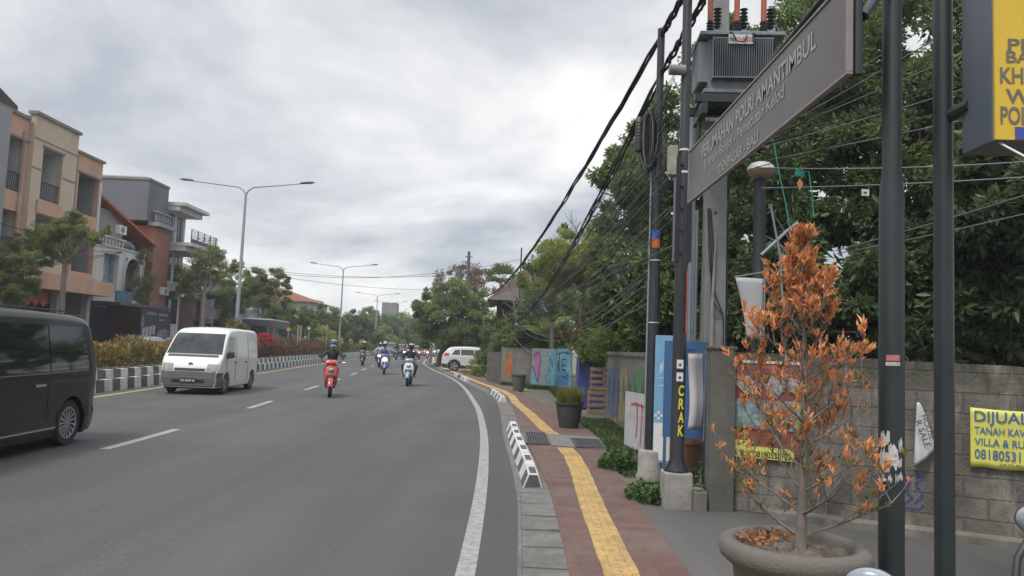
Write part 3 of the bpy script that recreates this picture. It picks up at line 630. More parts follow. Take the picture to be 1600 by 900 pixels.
g = MB(); g.tube([(.3,.0,.73),(.32,-.12,.7),(.38,-.13,.58),(.46,-.13,.57),(.5,-.1,.66),(.48,.0,.74)], .008, 6); g.tube([(.62,.0,.73),(.56,-.13,.68),(.56,-.13,.58),(.62,-.12,.56)], .008, 6); g.build('loose_cable', M_CABLE, tr, smooth=60)
pf = thing('transformer_platform', 'steel channel platform under the transformer', 'platform', (TX, TY, 0), R(-4))
g = MB(); g.b2((-.08,-.02,4.70),(1.35,.06,4.80)); g.b2((-.08,.52,4.70),(1.35,.60,4.80)); g.b2((.0,-.02,4.56),(.07,.6,4.695)); g.b2((.8,-.02,4.56),(.87,.6,4.695)); g.build('beam', M_DGREY, pf)
g = MB(); g.tube([(.03,.3,4.56),(.0,.28,3.7)], .022, 8); g.tube([(.85,.2,4.56),(.25,.0,3.85)], .022, 8); g.build('strut', M_DGREY, pf)
g = MB(); g.b2((.1,.1,4.5),(.8,.5,4.54)); g.build('tray', mat('tray_beige', (.22,.21,.18)), pf)
# dark lamp post behind the wall with a domed lamp
lp = thing('lamp_post', 'thick dark post behind the wall with a domed white lamp under the name board', 'lamp post', (2.98, 9.1, 0))
g = MB(); g.lathe([(.09,0),(.09,2.55),(.075,2.6),(.07,3.85)], n=20); g.build('post', mat('post_dark', (.014,.018,.02), .6, .2, 4), lp, smooth=40)
g = MB(); g.lathe([(.0,.112),(.06,.10),(.12,.08),(.155,.04),(.165,.0)], (0,-.02,3.95), 24, 0); g.lathe([(.163,.0),(.145,-.06),(.09,-.10),(.0,-.11)], (0,-.02,3.948), 24, 1)
g.build('lamp_dome', [M_WHITE, mat('dome_tan', (.24,.19,.13), .4)], lp, smooth=50)
g = MB(); g.tube([(.0,-.08,2.9),(.3,-.1,3.2),(.42,-.1,3.3)], .02, 8); g.tube([(.1,-.1,3.5),(.22,-.1,2.9),(.26,-.1,2.3)], .014, 8); g.build('bracket', M_GALV, lp, smooth=40)
# ---------------------------------------------------------------- items by the wall between pole and pillar
M_BLG = mat('blue_sheet', (.035,.105,.23), .5, .12, 4, .05, dirt=(.05,.11,.2), dirt_amt=.5); M_LBL = mat('light_blue_sheet', (.15,.33,.50), .5, .1, 4, dirt=(.25,.38,.48), dirt_amt=.5)
def panel_between(name, label, cat, a, b, z0, z1, m, th=.04, part='panel'):
    a, b = Vector((*a, 0)), Vector((*b, 0)); d = b-a
    t = thing(name, label, cat, (a.x, a.y, z0), math.atan2(d.y, d.x))
    g = MB(); g.box((d.length/2, 0, (z1-z0)/2), (d.length, th, z1-z0)); g.build(part, m, t, bevel=.004); return t, d.length
bp, BL = panel_between('metal_hoarding', 'dark blue sheet metal board between the thick black pole and the pillar', 'hoarding', (1.99,9.72), (2.52,9.58), .62, 1.84, M_BLG)
g = MB()
for k in range(7): g.box((BL*.45, -.025, 1.12-.03*k), (.26, .012, .010))
g.build('louvre', M_BLG, bp)
for x in (.03, BL-.03): g = MB(); g.box((x, 0, -.31), (.04,.036,.62)); g.build('leg', M_BLG, bp)
lbp, LL = panel_between('metal_hoarding', 'light blue sheet metal board just right of the slim pole', 'hoarding', (1.94,10.06), (2.17,9.96), .25, 1.91, M_LBL)
spray([[(.07,1.15),(.08,1.3),(.10,1.17),(.11,1.32)],[(.06,1.1),(.17,1.1)],[(.13,1.15),(.13,1.34),(.16,1.28),(.14,1.22)],[(.06,1.0),(.17,1.0)]], .005, 'painted_mark', M_WHITE, frame((0,-.024,0),(1,0,0),(0,0,1)), lbp)
g = MB()
for i in range(5):
    for j in range(3):
        if (i+j) % 2: g.box((.03+i*.038, -.023, .57+j*.038), (.034,.004,.034))
g.build('checker_mark', M_WHITE, lbp); g = MB(); g.box((LL/2,-.024,.27), (LL*.92,.006,.48)); g.build('white_notice', M_WHITE, lbp)
# white drape banner on a stick
db = thing('drape_banner', 'blank white cloth banner hanging against the blue board beside the pillar', 'banner', (2.19, 9.3, .76))
cloth('cloth', lambda u, v: (u*.19*(1-.12*(1-v))+.035*math.sin((1-v)*2.6), -.04*math.sin(u*5)-.02*math.sin(v*7), v*.92), 8, 14, mat('cloth_white', (.50,.48,.50), .8, .08, 6, dirt=(.34,.33,.33)), db)
g = MB(); g.tube([(.21,-.01,-.5),(.22,-.01,.97)], .008, 6); g.build('stick', M_CPOLE, db); g = MB(); g.tube([(-.01,-.02,.925),(.23,-.02,.93)], .007, 6); g.build('crossbar', M_CPOLE, db)
# brown tub on the ground under the boards
tb = thing('plastic_tub', 'tall brown plastic tub standing under the dark blue board', 'tub', (2.2, 9.25, 0))
g = MB(); g.lathe([(.135,.1),(.15,.2),(.185,.6),(.195,.60),(.195,.64),(.175,.64),(.16,.3)], n=24); g.build('body', mat('tub_brown', (.11,.045,.03), .6, .15, 5), tb, smooth=40)
g = MB(); g.box((0,0,.045), (.36,.3,.10)); g.build('foot', M_CBASE, tb, bevel=.01)
rk = thing('broken_step', 'low broken concrete step between the square block and the pillar', 'step', (2.11, 8.32, 0))
g = MB(); g.box((0,0,.1), (.14,.22,.22)); g.box((.0,.16,.12), (.2,.1,.25)); g.box((-.03,-.02,.225), (.1,.14,.03), .4); g.build('masonry', M_RENDER, rk, bevel=.015)
for z, (dx, dy, dz, w_) in enumerate(((0,0,0,1),)):
    fl = thing('furled_banner', 'pale tall curved banner standing behind the wall next to the lamp post', 'banner', P(1162, 512, 8.75))
    cloth('cloth', lambda u, v: ((.05+.20*u)*(1-.0*v)+(-.14*v**1.5 if u < .01 else -.14*v**1.5*(1-u))-.02, -.03*math.sin(u*4), -.12+v*.70), 10, 12, mat('banner_grey', (.36,.37,.38), .7, .06, 4), fl)
    g = MB(); g.tube([(-.12,0,.585),(.24,0,.66)], .008, 6); g.tube([(.23,.01,-.9),(.24,.01,.66)], .008, 6); g.build('stick', M_CPOLE, fl)
# ---------------------------------------------------------------- painted boundary wall further on
bw, BWL = wall('boundary_wall', 'old rendered wall with blue, yellow, green and purple painted patches near the slim pole', (2.62,20.2), (2.72,11.2), (1.62,1.60), M_RENDER, cap=.09)
def patch(x0, x1, z0, z1, m, name='painted_patch', parent=bw, seed=1, off=.006):
    r_ = random.Random(seed+int(x0*100)); n = 7
    lo = [(x0+(x1-x0)*i/n, z0+r_.uniform(-.06,.06)) for i in range(n+1)]; hi = [(x0+(x1-x0)*i/n+r_.uniform(-.02,.02), z1+r_.uniform(-.07,.05)) for i in range(n+1)]
    g = MB(); g.prism(lo+hi[::-1], 0, .003, frame((0,-off,0), (1,0,0), (0,0,1))); return g.build(name, m, parent)
for x0, x1, m in ((.2,2.1,(.08,.11,.20)),(2.2,3.3,(.25,.22,.11)),(4.1,5.2,(.08,.22,.09)),(5.3,6.5,(.17,.10,.18))):
    patch(x0, x1, .1, 1.3, mat('wall_paint', m, .85, .35, 5, dirt=(.15,.15,.14), dirt_amt=.7, dscale=2))
for k in range(9):
    a = .4+k*.75; spray([[(a,.4),(a+.15,1.1),(a+.3,.5),(a+.4,1.0)],[(a,.8),(a+.35,.75)]], .02, 'spray_tag', mat('tag_dark', (.04,.06,.05)), frame((0,-.012,0),(1,0,0),(0,0,1)), bw)
sb, _ = panel_between('leaning_board', 'white board with red scrawl leaning on the painted wall left of the slim pole', 'board', (2.12,13.6), (2.36,12.5), .02, .98, mat('board_white', (.42,.42,.43), .7, .12, 3, dirt=(.25,.25,.25), dirt_amt=.6), .03)
spray([[(.55,.2),(.6,.5),(.57,.8)],[(.75,.1),(.8,.6),(.78,.8)],[(.95,.15),(1.0,.5),(.98,.85)],[(.3,.75),(.5,.78),(.9,.75)]], .02, 'red_scrawl', mat('scrawl_red', (.38,.08,.09)), frame((0,-.022,0),(1,0,0),(0,0,1)), sb)
# wrapped stall, pallets
ts = thing('wrapped_stall', 'roadside stall wrapped in blue tarpaulin with a grey lid, behind the wooden pallets', 'stall', (2.42, 22.6, 0))
M_TARP = mat('blue_tarpaulin', (.055,.065,.26), .42, .2, 3, .9, bscale=9); rr = random.Random(5)
g = MB(); n = 18
for side in range(4):
    rows = []
    for i in range(n+1):
        u = i/n; c = [(-.36,-.35),(.36,-.35),(.36,.35),(-.36,.35),(-.36,-.35)]; a, b = c[side], c[side+1]
        rows.append([(a[0]+(b[0]-a[0])*u+.02*math.sin(9*u+4*z)*abs(b[1]-a[1]), a[1]+(b[1]-a[1])*u+.025*math.sin(11*u+5*z), z) for z in np.linspace(.04,1.48,12)])
    g.grid(rows)
g.build('tarpaulin', M_TARP, ts, smooth=60)
g = MB(); g.prism([(-.38,-.38),(.38,-.38),(.38,.38),(-.38,.38)], 1.48, 1.53); g.prism([(-.34,-.34),(.34,-.34),(.30,.30),(-.30,.30)], 1.53, 1.6); g.build('lid', mat('lid_grey', (.36,.36,.37), .6, .1, 3), ts, bevel=.01)
g = MB(); g.tube([(-.37,-.385,1.2),(0,-.395,1.12),(.37,-.385,1.2)], .008, 5); g.tube([(-.37,-.385,.55),(0,-.395,.6),(.37,-.385,.5)], .008, 5); g.build('rope', M_CABLEG, ts)
M_WOOD = mat('pallet_wood', (.27,.19,.12), .85, .25, 7, .3)
def pallet(loc, rz, label, s=1):
    t = thing('wooden_pallet', label, 'pallet', loc, rz, 'wooden pallets stood on edge by the wrapped stall')
    W_, H_ = .52, .62
    for x in (-W_/2+.03, W_/2-.03): g = MB(); g.box((x, 0, H_/2), (.055, .09, H_)); g.build('bearer', M_WOOD, t)
    for k in range(4):
        for y in (-.055, .055):
            g = MB(); g.box((0, y, .06+k*(H_-.12)/3), (W_+.02, .02, .10 if k in (0, 3) else .085)); g.build('slat', M_WOOD, t, bevel=.003)
    return t
pallet((2.44,20.7,0), R(4), 'lower of the two wooden pallets stood on edge by the wrapped stall'); pallet((2.50,20.75,.625), R(-3), 'upper of the two wooden pallets stood on edge by the wrapped stall')
# graffiti hoardings and gate across the corner
gh, GL = panel_between('graffiti_panel', 'grey and pink graffiti panel, left half of the painted hoarding', 'hoarding', (1.02,33.6), (2.02,32.7), 0, 1.72, mat('panel_grey', (.26,.27,.30), .7, .08, 3), .05)
poly = lambda pts, m, nm, parent, off=.03: MB().prism(pts, 0, .004, frame((0,-off,0),(1,0,0),(0,0,1))).build(nm, m, parent)
M_PK = mat('graffiti_pink', (.45,.16,.33), .7, .2, 5); M_CY = mat('graffiti_cyan', (.13,.32,.42), .7, .3, 4); M_DK = mat('graffiti_dark', (.035,.06,.10), .7); M_BL2 = mat('graffiti_blue', (.06,.17,.36), .7, .3, 4)
poly([(.12,1.5),(.45,1.6),(.5,1.2),(.44,.7),(.40,.3),(.3,.5),(.18,.9)], M_PK, 'pink_shape', gh)
poly([(.02,.05),(.5,.05),(.42,.28),(.2,.75),(.02,1.0)], M_CY, 'cyan_shape', gh, .028)
poly([(.8,1.6),(1.3,1.65),(1.33,.1),(.9,.05),(.85,.6),(1.0,1.0)], M_CY, 'cyan_shape', gh, .028)
spray([[(.12,1.52),(.2,1.35),(.26,1.55),(.34,1.4),(.42,1.6),(.5,1.2),(.42,.3),(.2,.6),(.1,.9)],[(.02,.95),(.2,.7),(.4,.25)],[(.95,.2),(.85,.5),(1.0,.8),(.9,1.0)],[(1.1,.2),(1.05,1.4),(1.2,.9),(1.25,1.5)]], .016, 'outline', M_DK, frame((0,-.037,0),(1,0,0),(0,0,1)), gh)
gh2, GL2 = panel_between('graffiti_panel', 'blue graffiti panel with dark letters, right half of the painted hoarding', 'hoarding', (2.04,32.75), (2.62,31.6), 0, 1.74, M_CY, .05)
poly([(.0,.05),(.9,.05),(1.2,.6),(.7,.9),(.2,.6)], M_BL2, 'blue_shape', gh2)
spray([[(.9,1.3),(.55,1.3),(.55,1.05),(.85,1.05)],[(.55,1.05),(.55,.85),(.9,.85)],[(.15,.2),(.2,1.2),(.35,.7),(.3,1.5)],[(.5,.6),(.9,.5),(1.1,.7)],[(.1,1.5),(.6,1.6),(1.2,1.55)]], .03, 'outline', M_DK, frame((0,-.037,0),(1,0,0),(0,0,1)), gh2)
gt, TL = panel_between('metal_gate', 'weathered grey gate with an orange painted patch behind the tall empty pot', 'gate', (-.28,35.0), (.98,34.4), 0, 1.62, mat('gate_grey', (.17,.165,.155), .8, .25, 3, dirt=(.09,.085,.075), dirt_amt=.8), .05)
poly([(.15,1.4),(.45,1.45),(.52,.9),(.48,.35),(.25,.3),(.12,.8)], mat('graffiti_orange', (.30,.11,.035), .8, .4, 6), 'orange_patch', gt)
g = MB(); [g.box((x,0,.83), (.07,.08,1.7)) for x in (-.03,.6,TL+.03)]; g.box((TL/2,0,1.66), (TL,.08,.06)); g.build('gate_frame', M_RENDER, gt)
mw, _ = wall('boundary_wall', 'low rendered wall half hidden by plants between hoarding and wrapped stall', (2.78,31.3), (3.0,23.0), 1.45, M_RENDER)
mw2, _ = wall('boundary_wall', 'dark mossy wall behind the hedge left of the grey gate', (-1.1,38.2), (-.4,35.3), 1.45, mat('dark_render', (.09,.085,.075), .95, .3, 3))
# ---------------------------------------------------------------- pots
M_POT = mat('pot_grey_concrete', (.135,.125,.11), .9, .15, 5, .5, dirt=(.06,.06,.045), dirt_amt=.7, dscale=2.5); M_SOIL = mat('soil', (.14,.115,.095), 1, .4, 25, .8)
M_BARK = mat('bark_grey', (.17,.14,.12), .9, .25, 12, .4)
PTX, PTY = P(1241, 830, 4.4)[0], 4.4
pt = thing('plant_pot', 'large round stone pot with a thick rolled rim holding the orange bush', 'pot', (PTX, PTY, 0))
g = MB(); RR = .415
g.lathe([(.24,0),(.27,.03),(.30,.25),(.33,.42),(.335,.47),(.37,.50),(.405,.53),(.415,.565),(.41,.60),(.395,.62),(.365,.63),(.335,.625),(.32,.60),(.315,.53),(.30,.50)], n=64)
g.build('body', M_POT, pt, smooth=50)
g = MB()
prof = []
V = [[(r*math.cos(t), r*math.sin(t), .565+.02*math.sin(7*t+r*20)+.03*(1-r/.31)*1) for t in np.linspace(0, 2*PI, 33)] for r in np.linspace(.01, .315, 9)]
g.grid(V); g.build('soil', M_SOIL, pt, smooth=60)
def leafcloud_pts(name, pos, dirs, L, Wd, mats, parent, ratio=.38, bend=0, fm=None):
    """one pointed leaf (two quads folded along the midrib) per point, growing along dirs"""
    pos = np.asarray(pos, float); d = np.asarray(dirs, float); n = len(pos)
    d /= np.linalg.norm(d, axis=1)[:, None]+1e-9
    r = RNG.normal(size=(n, 3)); s = np.cross(d, r); s /= np.linalg.norm(s, axis=1)[:, None]+1e-9; u = np.cross(s, d)
    L = np.broadcast_to(L, n)[:, None]; w_ = np.broadcast_to(Wd, n)[:, None]/2
    base = pos; tip = pos+d*L-u*bend*L; mid = pos+d*L*.45+u*w_*.0; a = mid+s*w_+u*w_*.35; b = mid-s*w_+u*w_*.35
    V = np.stack([base, a, tip, b], 1).reshape(-1, 3); i = np.arange(n)[:, None]*4
    F = np.concatenate([i+np.array([[0,1,2]]), i+np.array([[0,2,3]])], 1).reshape(-1, 3)
    return fast(name, V, F, mats, parent)
M_OL = leafmat('orange_leaves', [(.80,.29,.12),(.88,.42,.18),(.90,.54,.24),(.85,.34,.14),(.78,.54,.17)], .3, .5, 3)
M_OLG = leafmat('olive_leaves', [(.22,.22,.07),(.40,.22,.06),(.30,.27,.08)], .3, .5, 3)
lt = thing('fallen_leaves', 'scatter of dry orange leaves on the soil of the large pot', 'leaves', (PTX, PTY, .6)); lt['kind'] = 'stuff'
bpy.data.objects.remove(lt)
n = 150; a = RNG.uniform(1.2, 3.6, n); r = .30*np.sqrt(RNG.uniform(.1, 1, n))
o = leafcloud_pts('fallen_leaves', np.stack([PTX+r*np.cos(a), PTY+r*np.sin(a), .61+RNG.uniform(0, .02, n)], 1), np.stack([RNG.normal(size=n), RNG.normal(size=n), RNG.normal(size=n)*.25], 1), .04, .02, M_OL, None)
tag(o, 'scatter of dry orange leaves on the soil of the large pot', 'leaves', kind='stuff'); o.data.materials[0] = leafmat('dry_leaves', [(.40,.16,.06),(.28,.12,.06),(.20,.11,.06)], .15, .6, 0)
# the bush: slender trunk, ascending twigs, leaf tufts on the tips
def potted_bush():
    t = thing('ornamental_bush', 'slender bush with bright orange leaf tufts growing in the large stone pot', 'bush', (PTX+.02, PTY-.02, .58))
    g = MB(); tips = []; rr = random.Random(21)
    trunk = [Vector((.01+.02*math.sin(z*2.5), .012*math.sin(z*3.7), z)) for z in np.linspace(-.05, 1.84, 16)]
    g.tube(trunk, [.040,.032,.026,.023,.021,.019,.017,.0155,.014,.012,.010,.009,.007,.006,.005,.003], 10)
    env = lambda z: float(np.interp(z, [0,.2,.45,.9,1.25,1.6,1.92], [.34,.50,.53,.46,.35,.22,.08]))
    def branch(p, d, L, r, lvl):
        ef = rr.uniform(.6, 1.2); n = 7; pts = [p.copy()]; q = p.copy(); dd = d.normalized()
        for i in range(n):
            dd = (dd+Vector((rr.uniform(-.2,.2), rr.uniform(-.2,.2), rr.uniform(-.03,.16)))).normalized(); q = q+dd*L/n
            if math.hypot(q.x, q.y) > env(q.z)*ef: break
            pts.append(q.copy())
        if len(pts) < 3: return
        m = len(pts)-1; g.tube(pts, [max(.0008, r*(1-.8*i/m)) for i in range(m+1)], 6 if lvl == 0 else 4, cap=False)
        tips.append((pts[-1], dd, lvl))
        if lvl < 3:
            for i in range(2, m+1):
                for rep in range((2, 2, 1)[lvl] if rr.random() < (.8, .6, .34)[lvl] else 0):
                    side = Vector((rr.uniform(-1,1), rr.uniform(-1,1), rr.uniform(-.2,.9)))
                    branch(pts[i], (dd*.9+side).normalized(), L*rr.uniform(.3,.55), r*.45, lvl+1)
    for k in range(34):
        u = k/33; z = .10+1.72*u; a = k*2.4+rr.uniform(-.4,.4); L = env(z+.2)*rr.uniform(.85,1.15)*1.15; up = .35+.7*u
        branch(trunk[min(15, int((z+.05)/1.89*15))], Vector((math.cos(a), math.sin(a), up)), L, .0085*(1.2-u*.75), 0)
    g.build('branches', M_BARK, t, smooth=60)
    A = ([], [], []); B_ = ([], [], []); kept = []
    for (p, d, l) in tips:
        out = math.hypot(p.x, p.y)/env(p.z)
        if rr.random() > .09+.38*min(1, out)**2*(1.1 if p.z > .9 else 1.35): continue
        k = rr.randint(4, 8); s_ = rr.uniform(.65, 1.2)
        dst = B_ if (rr.random() < (.5 if p.z < .7 else .12)) else A
        for j in range(k):
            v = Vector((rr.gauss(0,1), rr.gauss(0,1), rr.gauss(0,1))).normalized()*.75+d*.8+Vector((0,0,.45))
            dst[0].append(p-d*rr.uniform(0,.04)); dst[1].append(v); dst[2].append(s_*rr.uniform(.028,.062))
    LL_ = np.array(A[2]+B_[2]); o = leafcloud_pts('leaf_tufts', A[0]+B_[0], A[1]+B_[1], LL_, LL_*.27, M_OL, t, bend=.28); o.data.materials.append(M_OLG)
    o.data.polygons.foreach_set('material_index', np.repeat([0]*len(A[0])+[1]*len(B_[0]), 2).astype(np.int32))
potted_bush()
def round_pot(name, label, loc, r, h, m, top=None):
    t = thing(name, label, 'pot', loc)
    g = MB(); g.lathe([(r*.55,0),(r*.66,.03*h),(r*.86,.5*h),(r*.95,.9*h),(r*1.05,.93*h),(r*1.06,h),(r*.95,h),(r*.88,.88*h)], n=32); g.build('body', m, t, smooth=45)
    g = MB(); g.lathe([(.01,.885*h),(r*.87,.88*h)], n=24); g.build('soil', M_SOIL, t); return t
M_POTD = mat('pot_black', (.04,.04,.042), .7, .2, 5, .2); M_POTG = mat('pot_olive_grey', (.085,.085,.07), .8, .15, 5, .2)
q = G(890, 672); POT2 = (q[0]+.0, q[1]+.3, 0); round_pot('plant_pot', 'wide black pot with tufted grass and a thin sapling past the drain covers', POT2, .30, .56, M_POTD)
q = G(810, 612); POT3 = (q[0], q[1]+.3, 0); round_pot('plant_pot', 'tall empty grey pot standing on the pavement in front of the grey gate', POT3, .30, .66, M_POTG)
# grass tufts
def grass(name, label, pts, h, w_, m, spread, kind='stuff', cat='grass', parent=None):
    pts = np.asarray(pts); n = len(pts); a = RNG.uniform(0, 2*PI, n); d = np.stack([np.cos(a), np.sin(a), np.zeros(n)], 1)
    hh = h*RNG.uniform(.45, 1.1, n)[:, None]; ln = RNG.uniform(.1, spread, n)[:, None]*hh
    b = pts; s = np.stack([-d[:,1], d[:,0], np.zeros(n)], 1)*w_/2; m1 = b+d*ln*.3+np.array([[0,0,1]])*hh*.6; t = b+d*ln+np.array([[0,0,1]])*hh
    V = np.stack([b-s, b+s, m1+s*.8, m1-s*.8, t], 1).reshape(-1, 3); i = np.arange(n)[:, None]*5
    F = np.concatenate([i+[[0,1,2]], i+[[0,2,3]], i+[[3,2,4]]], 1).reshape(-1, 3)
    o = fast(name, V, F, m, parent)
    if parent is None: tag(o, label, cat, kind=kind)
    return o
M_GR = leafmat('grass_green', [(.045,.085,.02),(.08,.13,.03),(.13,.16,.05)], .3, .6, 1.5); M_GRY = leafmat('grass_yellow', [(.17,.19,.04),(.24,.24,.06),(.20,.17,.07)], .35, .6, 2)
def scat(n, y0, y1, fl, fr, z=.0):
    y = RNG.uniform(y0, y1, n); u = RNG.uniform(0, 1, n); l = np.array([fl(v) for v in y]); r = np.array([fr(v) for v in y])
    return np.stack([l+(r-l)*u, y, np.full(n, z)], 1)
xw = lambda y: 2.05+.0*y if y < 12 else (2.62 if y < 14 else 2.55)
grass('verge_grass', 'short patchy grass on the verge between the pavers and the painted wall', np.concatenate([scat(9000, 10.6, 19, lambda y: ipl(y, PAVR)+.03, xw), scat(2600, 10.3, 13.5, lambda y: ipl(y, PAVR)+.05, lambda y: 1.95)]), .07, .012, M_GR, .9)
grass('far_verge_grass', 'patchy grass along the foot of the graffiti hoarding and grey gate', np.concatenate([scat(5000, 26, 34, lambda y: 1.7, lambda y: 2.6), scat(5000, 32.2, 35, lambda y: -.4+.5*(35-y), lambda y: 1.2+.3*(35-y)), scat(3000, 35, 42, lambda y: ipl(y, PAVR)+.8, lambda y: ipl(y, PAVR)+1.6)]), .16, .03, M_GR, .8)
a = RNG.uniform(0, 2*PI, 900); r = .27*np.sqrt(RNG.uniform(0, 1, 900))
tg = thing('potted_grass', 'yellow green grass tuft growing in the wide black pot', 'plant', (POT2[0], POT2[1], .49)); grass('blades', '', np.stack([r*np.cos(a), r*np.sin(a), 0*a], 1), .42, .012, M_GRY, .75, parent=tg)
# leafy weeds at the pole bases
M_WEED = leafmat('weed_leaves', [(.05,.10,.025),(.08,.15,.04),(.12,.19,.06)], .3, .5, 2)
def weed(name, label, c, r, h, n, L, m=None, cat='weed', group=None):
    th_ = RNG.uniform(0, 2*PI, n); rad = r*np.sqrt(RNG.uniform(0,1,n)); z = h*RNG.uniform(.05,1,n)*(1-.6*(rad/r)**2)
    t = thing(name, label, cat, c, 0, group)
    p = np.stack([rad*np.cos(th_), rad*np.sin(th_), z], 1); leafcloud_pts('leaves', p, np.stack([np.cos(th_)+RNG.normal(size=n)*.6, np.sin(th_)+RNG.normal(size=n)*.6, RNG.uniform(-.1,.9,n)], 1), L, L*.7, m or M_WEED, t, bend=.2)
    g = MB()
    for k in range(max(6, n//60)): i = k*(n//max(6, n//60)); g.tube([(p[i][0]*.2, p[i][1]*.2, 0), (p[i][0]*.6, p[i][1]*.6, p[i][2]*.7), tuple(p[i])], .004, 4)
    g.build('stems', M_BARK, t)
    return t
q = G(1014, 785); weed('weed_clump', 'low leafy green weed in front of the square concrete block', (q[0]+.02, q[1]+.1, 0), .26, .22, 420, .06)
q = G(975, 690); weed('weed_clump', 'leafy weeds along the kerb side of the round concrete tub', (1.62, 10.9, 0), .28, .3, 420, .07)
weed('weed_clump', 'dark weeds behind the broken step beside the pillar', (2.12, 8.55, .0), .16, .5, 220, .06)
# ================================================================ trees
def crown_mesh(name, blobs, n, L, Wd, m, parent, seed, clumps=26, cr=.24, droop=.3, shell=.45, quad=False):
    """leaves gathered in clumps spread through the blobs; blobs: (centre, radii)"""
    r_ = np.random.default_rng(seed); vol = np.array([b[1][0]*b[1][1]*b[1][2] for b in blobs])**.8; vol = vol/vol.sum()
    pos = []; dr = []
    for (c, rad), v in zip(blobs, vol):
        k = max(5, int(clumps*len(blobs)*v)); nn = int(n*v)
        d = r_.normal(size=(k, 3)); d /= np.linalg.norm(d, axis=1)[:, None]; rr_ = r_.uniform(0, 1, k)[:, None]**shell
        cc_ = np.array(c)+d*rr_*np.array(rad); sz = r_.uniform(.55, 1.35, k)[:, None]*cr*np.mean(rad)
        idx = r_.integers(0, k, nn); g_ = r_.normal(size=(nn, 3)); g_ /= (np.linalg.norm(g_, axis=1)[:, None]/r_.uniform(.3, 1, nn)[:, None])
        p = cc_[idx]+g_*sz[idx]*np.array([1,1,.75]); pos.append(p)
        o_ = p-cc_[idx]; o_ /= np.linalg.norm(o_, axis=1)[:, None]+1e-6; dr.append(o_+r_.normal(size=(nn,3))*.6-np.array([0,0,droop]))
    pos = np.concatenate(pos); dr = np.concatenate(dr); ll = L*r_.uniform(.6, 1.25, len(pos))
    return leafcloud_pts(name, pos, dr, ll, ll*Wd, m, parent, bend=.15)
def tree(name, label, base, blobs, n, L, m, trunk_r, seed, Wd=.45, group=None, bark=None, trunk_pts=None, cat='tree', **k):
    """blobs in world coordinates; base on the ground"""
    b = Vector(base); t = thing(name, label, cat, b, 0, group); rr = random.Random(seed)
    bl = [((c[0]-b.x, c[1]-b.y, c[2]-b.z), rad) for c, rad in blobs]
    crown_mesh('crown', bl, n, L, Wd, m, t, seed, **k)
    if trunk_r:
        g = MB(); cz = min(c[2]-rad[2]*.5 for c, rad in bl); cz = max(.6, cz); mx = sum(c[0] for c, _ in bl)/len(bl)*.4; my = sum(c[1] for c, _ in bl)/len(bl)*.4
        fork = Vector((mx, my, cz)); tp = trunk_pts or [Vector((0,0,-.1)), Vector((mx*.1+rr.uniform(-.05,.05), my*.1, cz*.35)), Vector((mx*.5, my*.5, cz*.72)), fork]
        g.tube(tp, [trunk_r*q for q in np.linspace(1.2,.75,len(tp))], 10)
        for c, rad in bl:
            c = Vector(c); mid = fork.lerp(c, .5)+Vector((rr.uniform(-.2,.2), rr.uniform(-.2,.2), rr.uniform(-.1,.3)))*(c-fork).length*.25
            g.tube([fork, mid, c], [trunk_r*.6, trunk_r*.38, trunk_r*.16], 7)
            for j in range(4):
                e = c+Vector((rr.uniform(-.8,.8)*rad[0], rr.uniform(-.8,.8)*rad[1], rr.uniform(-.3,.8)*rad[2])); g.tube([mid.lerp(c,.5), (mid.lerp(c,.5)+e)/2+Vector((0,0,.1)), e], [trunk_r*.2, trunk_r*.12, trunk_r*.03], 5)
        g.build('trunk', bark or M_BARK, t, smooth=60)
    return t
def B(px, py, Y, r, ry=None, rz=None): return (P(px, py, Y), (r, ry or r, rz or r))
DK = leafmat('leaves_dark', [(.07,.11,.05),(.11,.16,.065),(.16,.22,.085)], .45, .42, .5)
DK2 = leafmat('leaves_dark_mid', [(.11,.17,.06),(.175,.25,.08),(.27,.35,.12)], .5, .42, .6)
MID = leafmat('leaves_mid', [(.14,.21,.055),(.21,.28,.075),(.29,.35,.11)], .5, .5, .6)
LIM = leafmat('leaves_yellow_green', [(.24,.31,.07),(.33,.39,.10),(.44,.42,.11)], .4, .5, .5)
BRZ = leafmat('leaves_bronze', [(.10,.075,.035),(.14,.09,.035),(.08,.08,.03)], .2, .5, 1)
GRY = leafmat('leaves_greygreen', [(.20,.25,.08),(.28,.32,.11),(.37,.39,.16)], .5, .55, .7)
# big trees behind the near wall
tree('mango_tree', 'dense dark mango tree filling the sky behind the transformer and name board', (4.6,17,0), [B(1105,255,19,2.3), B(1015,290,20,1.7), B(1160,150,19,2.3), B(1240,230,17,2.0), B(1150,60,20,1.3), B(1060,380,19,2.0), B(975,310,21.5,1.0), B(1010,215,21,1.2), B(1100,190,21,1.5), B(1260,90,18.5,1.8), B(955,285,22,.7)], 105000, .14, DK2, .3, 1, clumps=26)
tree('broadleaf_tree', 'tall glossy broadleaf tree behind the wall between the dark sign poles', (8.2,14.5,0), [B(1330,110,15,2.0), B(1420,180,14.5,1.9), B(1330,260,14,1.6), B(1500,120,15,2.2), B(1560,260,14,1.8), B(1440,310,14,1.7), B(1640,100,15,2.3), B(1500,-60,16,2.4), B(1350,-20,17,1.9), B(1650,330,14.5,1.8)], 130000, .125, DK2, .28, 2, clumps=30)
tree('broadleaf_tree', 'dark shaded tree low behind the near block wall at the right edge', (9.0,11.6,0), [B(1600,300,11.5,1.3), B(1520,400,12.5,1.2), B(1630,430,12,1.5), B(1560,500,12.5,1.2), B(1700,300,12,1.6), B(1420,450,13,1.1), B(1600,545,13,1.0), B(1520,550,13,.9), B(1680,540,12.5,1.2), B(1440,530,13,1.0)], 40000, .19, DK, .2, 3, clumps=22)
